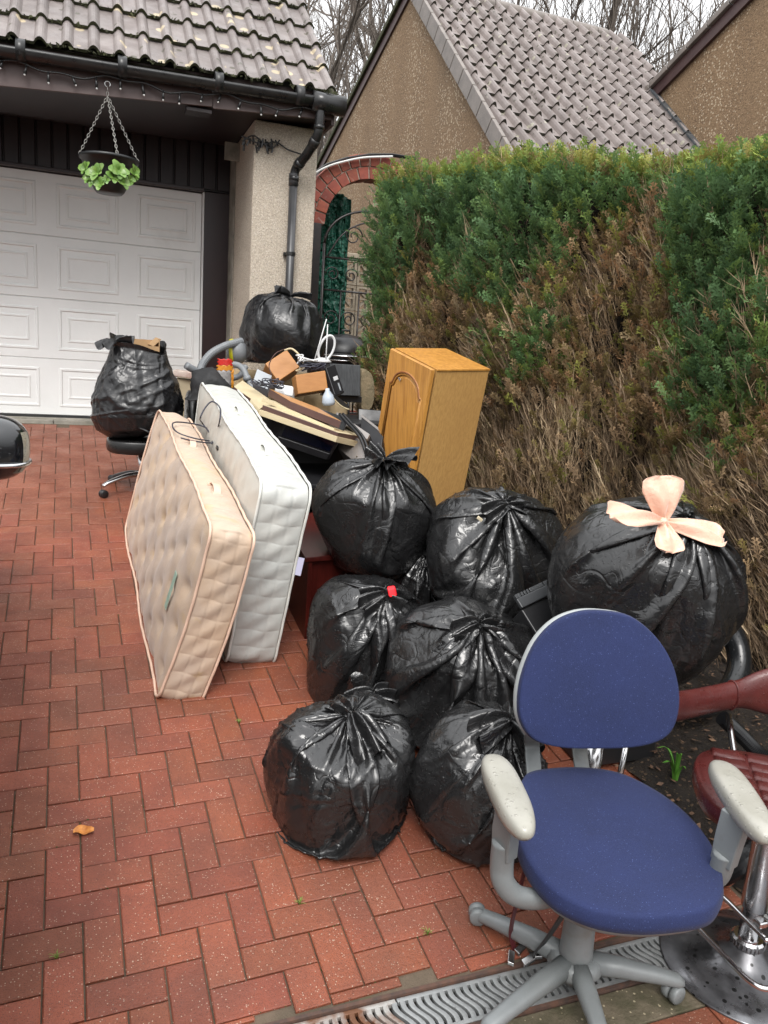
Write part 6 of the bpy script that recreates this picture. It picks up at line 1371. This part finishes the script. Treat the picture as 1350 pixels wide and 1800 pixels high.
mb = MB(); tube(mb, bez([at(327, 642, 5.2), at(340, 650, 5.22), at(350, 657, 5.25)], 10), .024, 12); tube(mb, [at(345, 653, 5.2), at(350, 656, 5.2)], .028, 12); mb.build('nozzle', m_hgrey, vc, smooth=True)
mb = MB(); tube(mb, bez([at(402, 640, 5.35), at(418, 642, 5.3), at(428, 650, 5.25), at(436, 668, 5.2), at(446, 686, 5.15)], 30), .021, 12); tube(mb, [at(433, 662, 5.2), at(436, 669, 5.19)], .026, 12); mb.build('wand', m_hgrey, vc, smooth=True)
mb = MB(); tube(mb, bez([at(402, 640, 5.36), at(396, 652, 5.35), at(405, 664, 5.33), at(422, 660, 5.36), at(432, 644, 5.4)], 40), .020, 12); mb.build('hose', m_hgrey, vc, smooth=True)
# crisp packet, dark coat, plank and beige box by the pier
m_crisp = M('grey_foil_print', (.30, .29, .28), .3, (.14, .13, .13), 20, 4, coords='World', bump=(40, .004)); m_redp = M('red_foil', (.50, .02, .015), .25, bump=(40, .004), coords='World'); m_orp = M('orange_foil', (.55, .22, .02), .25, bump=(40, .004), coords='World')
cp = thing('packet', 'upright foil packet with red top, orange band and grey print', 'packet', at(396, 681, 5.1)); O = at(385, 634, 5.1); A_w = at(407, 634, 5.1) - O; 
def pk(nm, x0, x1, y0, y1, mat):
    V = []; m_, n_ = 10, 8
    for i in range(m_):
        for j in range(n_):
            u = x0 + (x1 - x0) * j / (n_ - 1); v = y0 + (y1 - y0) * i / (m_ - 1); p = at(u, v, 5.1); V.append(p + [0, -.02 * math.sin(PI * (u - 384) / 24) - .004 * math.sin(v * 1.1 + u), .004 * math.sin(u * .9)])
    o = mesh_obj(nm, V, [(i * n_ + j, i * n_ + j + 1, (i + 1) * n_ + j + 1, (i + 1) * n_ + j) for i in range(m_ - 1) for j in range(n_ - 1)], mat, cp, smooth=True); so = o.modifiers.new('s', 'SOLIDIFY'); so.thickness = .02; so.offset = 1 if False else -1
pk('top_band', 385, 405, 631, 642, m_redp); pk('middle_band', 384, 406, 642, 651, m_orp); pk('lower_part', 384, 403, 651, 683, m_crisp); pk('side_strip', 403, 407, 651, 684, m_orp)
ct = thing('coat', 'black padded coat slumped between the hose and the white mattress', 'coat', at(365, 690, 5.15)); V_, F_ = sim_bag(31, rad=(.14, .16, .12), tilt=(-.2, 1, .2), circ=1.2, merid=1.15, nu=96, nv=64, crumple=2, tail=.02); p = at(368, 672, 5.15); mesh_obj('fabric', V_ + p - [0, 0, .12], F_, M('black_quilted_cloth', (.012, .012, .013), .7, coords='World', bump=(60, .003)), ct, smooth=True)
mb = MB(); V_ = []; t = thing('cloth', 'black cloth hanging down beside the beige box', 'cloth', at(345, 690, 5.2))
Vc = [];
for i in range(16):
    for j in range(10): q = i / 15; w_ = j / 9; x = 352 - 22 * q + (26 - 6 * q) * w_; y = 652 + 52 * q; Vc.append(at(x, y, 5.22) + [0, .02 * math.sin(w_ * 9 + q * 4), 0])
mesh_obj('fabric', Vc, [(i * 10 + j, i * 10 + j + 1, (i + 1) * 10 + j + 1, (i + 1) * 10 + j) for i in range(15) for j in range(9)], m_blk2, t, smooth=True)
t = thing('plank', 'pale flaking plank on top of the beige box by the garage door', 'plank', at(330, 660, 6.2)); pbox('plank', None, None, (304, 650, 6.2), (346, 656, 6.15), (304, 661, 6.2), .18, M('flaking_pale_paint', (.56, .48, .42), .7, (.36, .24, .2), 16, 6, coords='World'), t, bevel=.006)
t = thing('box', 'beige box under the pale plank between open bag and mattress', 'box', at(330, 720, 6.2)); pbox('body', None, None, (310, 665, 6.22), (352, 670, 6.2), (308, 745, 6.22), .30, M('beige_box_paint', (.40, .33, .22), .7, (.33, .27, .18), 7, coords='World'), t, bevel=.006)
t = thing('foam', 'tan foam block between the charcoal speaker and the hedge', 'foam', at(645, 715, 5.5)); mb = MB(); slab_from_outline(mb, outl([(636, 655), (648, 652), (657, 668), (658, 700), (650, 722), (636, 724)], lambda x, y: at(x, y, 5.6)), .12, (0, -1, 0), dome=.005); mb.build('body', M('old_foam', (.26, .20, .12), .9, (.18, .15, .09), 14, 6, coords='World', bump=(40, .01)), t, smooth=True)

# ================================================================== HANGING BASKET, LIGHTS
hb = thing('hanging_basket', 'black hanging basket with green rosette plants on three chains', 'hanging basket', at(191, 320, 6.08)); hk = at(189, 148, 6.10); rc_ = at(192, 278, 6.08); R1 = .195
m_chain = M('steel_chain', (.32, .31, .29), .4, metal=.7); m_basket = M('black_basket_plastic', (.014, .015, .016), .4, coords='World')
mb = MB(); lathe(mb, [(0, -.235), (.085, -.235), (.10, -.22), (.16, -.11), (.185, -.02), (.197, -.02), (.200, .0), (.190, .0), (.18, -.03)], rc_, k=44); mb.build('bowl', m_basket, hb, smooth=True)
mb = MB(); lathe(mb, [(0, -.03), (.10, -.022), (.178, -.03)], rc_, k=24); mb.build('compost', m_earth, hb, smooth=True)
def chain(p, q, nm='chain'):
    n_ = int(np.linalg.norm(q - p) / .022); d = nz(q - p); s1 = nz(np.cross(d, (0, 1, .2))); s2 = np.cross(d, s1); mb = MB(); th = np.linspace(0, 2 * PI, 9)[:-1]
    for i in range(n_):
        c = p + (q - p) * (i + .5) / n_; s = s1 if i % 2 else s2; V = [c + d * .0155 * math.cos(a) + s * .0075 * math.sin(a) for a in th]; tube(mb, V + [V[0]], .0024, 4, cap=False)
    mb.build(nm, m_chain, hb, smooth=True)
top = hk - [0, 0, .075]
chain(hk - [0, 0, .02], top)
for a in (PI * .98, -PI * .42, .05): chain(top, rc_ + np.array([R1 * math.cos(a), R1 * math.sin(a) * 1.0, .0]))
mb = MB(); tube(mb, [hk + np.array([.018 * math.cos(a), 0, .018 * math.sin(a)]) for a in np.linspace(-.3 * PI, 1.5 * PI, 16)], .004, 6); mb.build('hook', m_chrome, hb, smooth=True)
m_succ = M('green_leaf', (.10, .21, .035), .35, (.17, .28, .06), 30, 3, coords='World', objvar=.2)
def leafmesh(L_, w_):
    V = []; 
    for i in range(6):
        t = i / 5; w = w_ * math.sin(PI * min(.97, .12 + .8 * t ** .8)) ** .8
        for s in (-1, 0, 1): V.append((t * L_, s * w * .5, .12 * L_ * math.sin(PI * t) + (0 if s == 0 else .05 * L_)))
    return np.array(V), [(i * 3 + j, i * 3 + j + 1, (i + 1) * 3 + j + 1, (i + 1) * 3 + j) for i in range(5) for j in range(2)]
LV, LF = leafmesh(1, .8); rl_ = np.random.RandomState(4); mel = bpy.data.meshes.new('leaf'); mel.from_pydata(LV.tolist(), [], LF); mel.materials.append(m_succ); mel.polygons.foreach_set('use_smooth', [True] * len(LF))
for (x, y, s_, nL) in ((153, 298, .055, 9), (172, 305, .062, 12), (158, 315, .05, 8), (177, 325, .055, 10), (207, 302, .070, 13), (200, 312, .055, 9), (215, 322, .058, 10), (233, 305, .055, 10), (226, 316, .045, 8), (188, 318, .04, 6), (165, 322, .045, 7)):
    c = at(x, y, rc_[1]); rad_ = c[0] - rc_[0]; yy = rc_[1] - math.sqrt(max(.001, .185 ** 2 - min(rad_ ** 2, .18 ** 2))); c = at(x, y, yy - .02); outd = nz((rad_ * 1.2, -.16, .05))
    s1 = nz(np.cross(outd, (0, 0, 1))); s2 = np.cross(s1, outd)
    for k_ in range(nL):
        a = k_ * 2.4 + rl_.uniform(-.2, .2); el_ = .25 + .6 * (k_ / nL); d = nz(s1 * math.cos(a) + s2 * math.sin(a) + outd * el_ * .9); y_ = nz(np.cross(outd, d)); z_ = np.cross(d, y_); L_ = s_ * rl_.uniform(.8, 1.15) * (1.1 - .45 * k_ / nL)
        o = bpy.data.objects.new('leaf', mel); C.objects.link(o); o.parent = hb; o.matrix_local = Matrix([[d[i] * L_, y_[i] * L_, z_[i] * L_, c[i] + outd[i] * .012 - ORG[hb.name][i]] for i in range(3)] + [[0, 0, 0, 1]])
# string of fairy lights under the gutter, and the bunch of it by the pier
fl_ = thing('fairy_lights', 'black string of small fairy lights clipped along the gutter', 'fairy lights', (.5, 6.1, 3.4)); m_bulb = M('clear_bulb', (.7, .7, .68), .1)
xs_ = np.linspace(-.75, 1.62, 60); mb = MB(); pth = [np.array([x, 6.085, 3.412 + ZT(x) + .018 * math.sin(x * 9) + .010 * math.sin(x * 23)]) for x in xs_]; tube(mb, pth, .008, 6); mb.build('cable', m_gut, fl_, smooth=True)
for k_ in range(16):
    x = -.56 + k_ * .142 + rl_.uniform(-.02, .02); p = np.array([x, 6.083, 3.410 + ZT(x) + .018 * math.sin(x * 9)]); d = np.array([rl_.uniform(-.022, .022), -.005, -rl_.uniform(.045, .065)]); mb = MB(); tube(mb, [p, p + d * .5, p + d], [.007, .009, .011], 6); o = mb.build('lamp_holder', m_gut, fl_, smooth=True); mb = MB(); tube(mb, [p + d, p + d * 1.12, p + d * 1.2], [.007, .007, .002], 6); mb.build('bulb', m_bulb, o, smooth=True)
fb_ = thing('fairy_lights', 'bunched end of a fairy light string hanging at the top of the pier', 'fairy lights', (1.3, 6.6, 3.2))
for k_ in range(26):
    c = np.array([1.20 + rl_.uniform(-.13, .13), 6.38 + rl_.uniform(-.02, .02), 3.24 + rl_.uniform(-.035, .035)]); d = np.array([rl_.uniform(-.03, .03), 0, rl_.uniform(-.07, -.03)]); mb = MB(); tube(mb, [c, c + d], [.006, .0075], 5); mb.build('lamp_holder', m_gut, fb_)
mb = MB(); tube(mb, bez([(1.05, 6.38, 3.26), (1.2, 6.37, 3.22), (1.32, 6.37, 3.25), (1.42, 6.37, 3.21), (1.55, 6.30, 3.17)], 40), .006, 6); tube(mb, bez([(1.06, 6.38, 3.22), (1.15, 6.37, 3.27), (1.28, 6.37, 3.20), (1.35, 6.37, 3.27)], 40), .006, 6); mb.build('cable', m_gut, fb_, smooth=True)

# ================================================================== PARKED CAR AT THE LEFT EDGE
m_car = M('black_car_paint', (.006, .007, .009), .12, coat=1.0, drops=(80, .35, .0010)); m_carp = M('black_car_trim', (.012, .012, .013), .45); m_cglass = M('dark_car_glass', (.01, .012, .014), .05); m_lens = M('indicator_lens', (.30, .28, .22), .15, specks=(300, (.03, .03, .03), .3), coords='World')
car = thing('parked_car', 'black car at the left edge, its wet wing mirror reaching into view', 'car', (-1.15, 2.6, .15))
cx0 = at(5, 1200, 2.44)[0]    # flank of the car
prof = [(.30, 4.6, .55), (.30, 4.4, .30), (.30, 3.6, .22), (.30, .6, .22), (.30, .2, .35), (.30, .15, .80)]
def car_xyz(u, v, x): return np.array([x - .12 * (1.0 + u - 2.44) - .05, 1.0 + u, ground_z(1.0 + u) * 0 + (1.0 + u) * SL - .2123 + v])
outline = [(-.9, .30), (-.85, .62), (-.5, .86), (.0, .93), (2.2, .95), (2.9, .90), (3.3, .72), (3.35, .35), (3.1, .22), (-.7, .20)]
roof_ = [(-.55, .90), (-.1, 1.25), (.4, 1.42), (1.3, 1.42), (2.3, .95)]
def extr(ol, x0, x1, nm, mat, bev, inset=0, par=car):
    n = len(ol); V = [car_xyz(u, v, x0) for u, v in ol] + [car_xyz(u, v, x1) for u, v in ol]; mb = MB(); mb.add(V, [(i, (i + 1) % n, n + (i + 1) % n, n + i) for i in range(n)] + [tuple(range(n))[::-1], tuple(range(n, 2 * n))]); return mb.build(nm, mat, par, bevel=bev, seg=4)
body = extr(outline, cx0 - 1.65, cx0 - .012, 'body', m_car, .05)
extr([(-.50, .90), (-.1, 1.22), (.4, 1.38), (1.3, 1.38), (2.25, .93)], cx0 - 1.50, cx0 - .14, 'windows', m_cglass, .04); extr([(.15, 1.33), (.4, 1.42), (1.3, 1.42), (1.5, 1.33)], cx0 - 1.48, cx0 - .16, 'roof', m_car, .03)
dr_ = extr([(.35, .28), (.35, .92), (1.75, .93), (1.9, .60), (1.85, .28)], cx0 - .03, cx0 + .0, 'door', m_car, .012); extr([(.5, .70), (.5, .74), (.75, .74), (.75, .70)], cx0, cx0 + .03, 'handle', m_car, .008, par=dr_)
for u in (-.35, 2.45):
    for xx in (cx0 - .12, cx0 - 1.55):
        w = thing('wheel', None, None, (0, 0, 0)); w.parent = car; w.location = car_xyz(u, .30, xx) - ORG[car.name]; ORG[w.name] = car_xyz(u, .30, xx); c = ORG[w.name]
        mb = MB(); lathe(mb, [(.19, -.09), (.28, -.095), (.305, -.06), (.305, .06), (.28, .095), (.19, .09)], c, ax=(1, 0, 0), k=36); mb.build('tyre', m_bpl, w, smooth=True); mb = MB(); lathe(mb, [(0, .07), (.05, .075), (.19, .06), (.20, .085)], c, ax=(1, 0, 0), k=36); mb.build('rim', m_chrome, w, smooth=True)
# wing mirror: shell, indicator lens, chrome lower lip, stalk
Ym = 2.80; mc = at(-22, 786, Ym); tipx = at(52, 790, Ym)[0]
def blob(nm, c, rx, ry, rz, mat, z0=-1, z1=1, p=2.6, par=None, k=40, nv=22, keep=lambda x, y, z: True, scl=1.0):
    V = []; F = []
    for i in range(nv + 1):
        ph = PI * (-.5 + i / nv); ph = max(math.asin(z0), min(math.asin(z1), ph)); cz, sz = math.cos(ph), math.sin(ph)
        for j in range(k):
            a = 2 * PI * j / k; e = lambda v: math.copysign(abs(v) ** (2 / p), v); V.append(np.array(c) + scl * np.array([rx * e(cz) * e(math.cos(a)), ry * e(cz) * e(math.sin(a)), rz * e(sz)]))
    F = [(i * k + j, i * k + (j + 1) % k, (i + 1) * k + (j + 1) % k, (i + 1) * k + j) for i in range(nv) for j in range(k)]
    return mesh_obj(nm, np.array(V), F, mat, par, smooth=True)
mir = blob('wing_mirror', mc, tipx - mc[0], .103, .107, m_car, par=car, p=2.7)
blob('indicator', mc + [.003, -.001, -.004], (tipx - mc[0]), .0755, .060, m_lens, z0=-.7, z1=.6, p=2.7, par=mir) if False else None
def lens():
    V = []; k = 16
    for i in range(7):
        sz = -.62 + 1.05 * i / 6; cz = math.sqrt(1 - sz * sz)
        for j in range(k):
            a = -.55 * PI + (.62 * PI) * j / (k - 1) ; e = lambda v: math.copysign(abs(v) ** (2 / 2.7), v); V.append(mc + 1.012 * np.array([(tipx - mc[0]) * e(cz) * e(math.cos(a)), .103 * e(cz) * e(math.sin(a)), .107 * e(sz)]))
    V = [v for v in V]; F = [(i * k + j, i * k + j + 1, (i + 1) * k + j + 1, (i + 1) * k + j) for i in range(6) for j in range(9, k - 1)]
    return mesh_obj('indicator', np.array(V), F, m_lens, mir, smooth=True)
lens()
mb = MB(); lip = []; 
for j in range(30): a = -.95 * PI + 1.2 * PI * j / 29; e = lambda v: math.copysign(abs(v) ** (2 / 2.7), v); lip.append(mc + np.array([(tipx - mc[0]) * .99 * e(math.cos(a)),   .105 * e(math.sin(a)), -.047]))
tube(mb, lip, .008, 6); mb.build('chrome_lip', m_chr, mir, smooth=True)
mb = MB(); tube(mb, [mc + [-.03, .0, -.07], mc + [-.08, .0, -.13], mc + [-.15, .02, -.20]], .035, 12); mb.build('stalk', m_carp, mir, smooth=True)

# ================================================================== SMALL THINGS ON THE GROUND
m_lf = M('orange_dead_leaf', (.62, .25, .05), .6, (.42, .14, .03), 60, 5, coords='World')
p = gr(147, 1463); V = []; K = 9
for i in range(K):
    t = i / (K - 1)
    for j in range(7): s = j / 6 * 2 - 1; w = .020 * math.sin(PI * (.06 + .88 * t)) ** .6 * (1 + .12 * math.sin(t * 40) * abs(s)); V.append(p + EX * ((t - .5) * .062) + EY * (s * w + .006 * math.sin(t * 5)) + EN * (.004 + .006 * abs(s) + .003 * math.sin(t * 9)))
mesh_obj('leaf', V, [(i * 7 + j, i * 7 + j + 1, (i + 1) * 7 + j + 1, (i + 1) * 7 + j) for i in range(K - 1) for j in range(6)], m_lf, smooth=True, label='single orange brown dead leaf lying on the open paving', cat='leaf')
m_gb = M('fresh_green_blade', (.10, .26, .03), .35, (.07, .20, .03), 20, coords='World')
def blades(label, base, n_, h_, spread, seed, mat=m_gb, w=.006, nm='grass_tuft', cat='grass'):
    r = np.random.RandomState(seed); t = thing(nm, label, cat, base)
    for k_ in range(n_):
        a = r.uniform(0, 2 * PI); d = np.array([math.cos(a), math.sin(a), 0]) * spread * r.uniform(.3, 1); H = h_ * r.uniform(.6, 1.1); P = bez([base, base + d * .3 + [0, 0, H * .5], base + d * .8 + [0, 0, H * .85], base + d * 1.3 + [0, 0, H * .88]], 12); sd = nz(np.cross(d, (0, 0, 1))); V = []
        for i, q in enumerate(P): ww = w * (1 - i / (len(P) - 1)) ** .6; V += [q - sd * ww, q + np.array([0, 0, .001]), q + sd * ww]
        mesh_obj('blade', V, [(3 * i + j, 3 * i + j + 1, 3 * i + 4 + j, 3 * i + 3 + j) for i in range(len(P) - 1) for j in range(2)], mat, t, smooth=True)
gb_ = gr(1185, 1382); blades('tuft of fresh green blades in the soil beside the maroon stool seat', gb_, 9, .20, .10, 3, w=.008)
for k_, (x, y, lab) in enumerate(((752, 1641, 'tiny grass tuft in a paving joint near the left castor of the blue chair'), (527, 1588, 'tiny grass tuft in a joint below the front bag'), (420, 1270, 'tiny weed in a joint to the right of the peach mattress foot'), (100, 1683, 'tiny weed in a joint at the lower left of the paving'))): blades(lab, gr(x, y) + [0, 0, -.005], 12, .022, .018, k_, M('weed_green_%d' % k_, (.16, .22, .04), .6), w=.0016, nm='weed', cat='weed')
# moss and grit lying along the paving joints
rj = np.random.RandomState(8); mb = MB()
m_jm = M('joint_moss', (.06, .085, .018), .95, (.10, .10, .04), 60, coords='World')
for k_ in range(1500):
    i = rj.randint(-8, 14); j = rj.randint(-4, 26); q = rj.rand() * .1
    if (j - i) % 4 == 0: u, v = i * .1 + q * 2, j * .1
    elif (j - i) % 4 == 1: u, v = i * .1, j * .1 + q * 2
    else: continue
    if np.sin(u * 5.1 + 1) * np.sin(v * 4.3) < .15: continue
    p = O0 + EX * (u + rj.normal(0, .0015)) + EY * (v + rj.normal(0, .0015)) - EN * .004
    if p[1] < 1.62: continue
    s_ = rj.uniform(.0012, .0036); a = rj.normal(size=(4, 3)) * s_; mb.add(p + np.vstack([a, [[0, 0, s_ * 1.4]]]), [(0, 1, 4), (1, 2, 4), (2, 3, 4), (3, 0, 4)])
mb.build('joint_moss', m_jm, drive, kind='stuff')
# dead leaves and bits under the hedge
mb = MB()
for k_ in range(700):
    x = rj.uniform(1.9, 3.2); y = rj.uniform(1.7, 4.2); z = SL * y - .2123 + .035 + (.03 if x > 2.1 else 0); s_ = rj.uniform(.008, .022); a = rj.uniform(0, 6.28); d = np.array([math.cos(a), math.sin(a), rj.uniform(-.3, .3)]); e = np.array([-math.sin(a), math.cos(a), rj.uniform(-.4, .4)]); p = np.array([x, y, z]); mb.add([p - d * s_, p - e * s_ * .5, p + d * s_, p + e * s_ * .5], [(0, 1, 2, 3)])
mb.build('leaf_litter', M('dead_leaf_litter', (.16, .09, .05), .8, (.08, .045, .03), 30, coords='World'), None, loc=(2.5, 3, .3), kind='stuff')
mb = MB(); fbox(mb, gr(1092, 1330) + [0, 0, .0], EX * .16, EY * .45, EN * .05); mb.build('edging_slab', M('brown_stone_slab', (.12, .075, .045), .8, (.08, .05, .03), 9, coords='World', bump=(50, .004)), None, bevel=.01, label='brown stone slab edging the soil behind the blue chair', cat='slab')
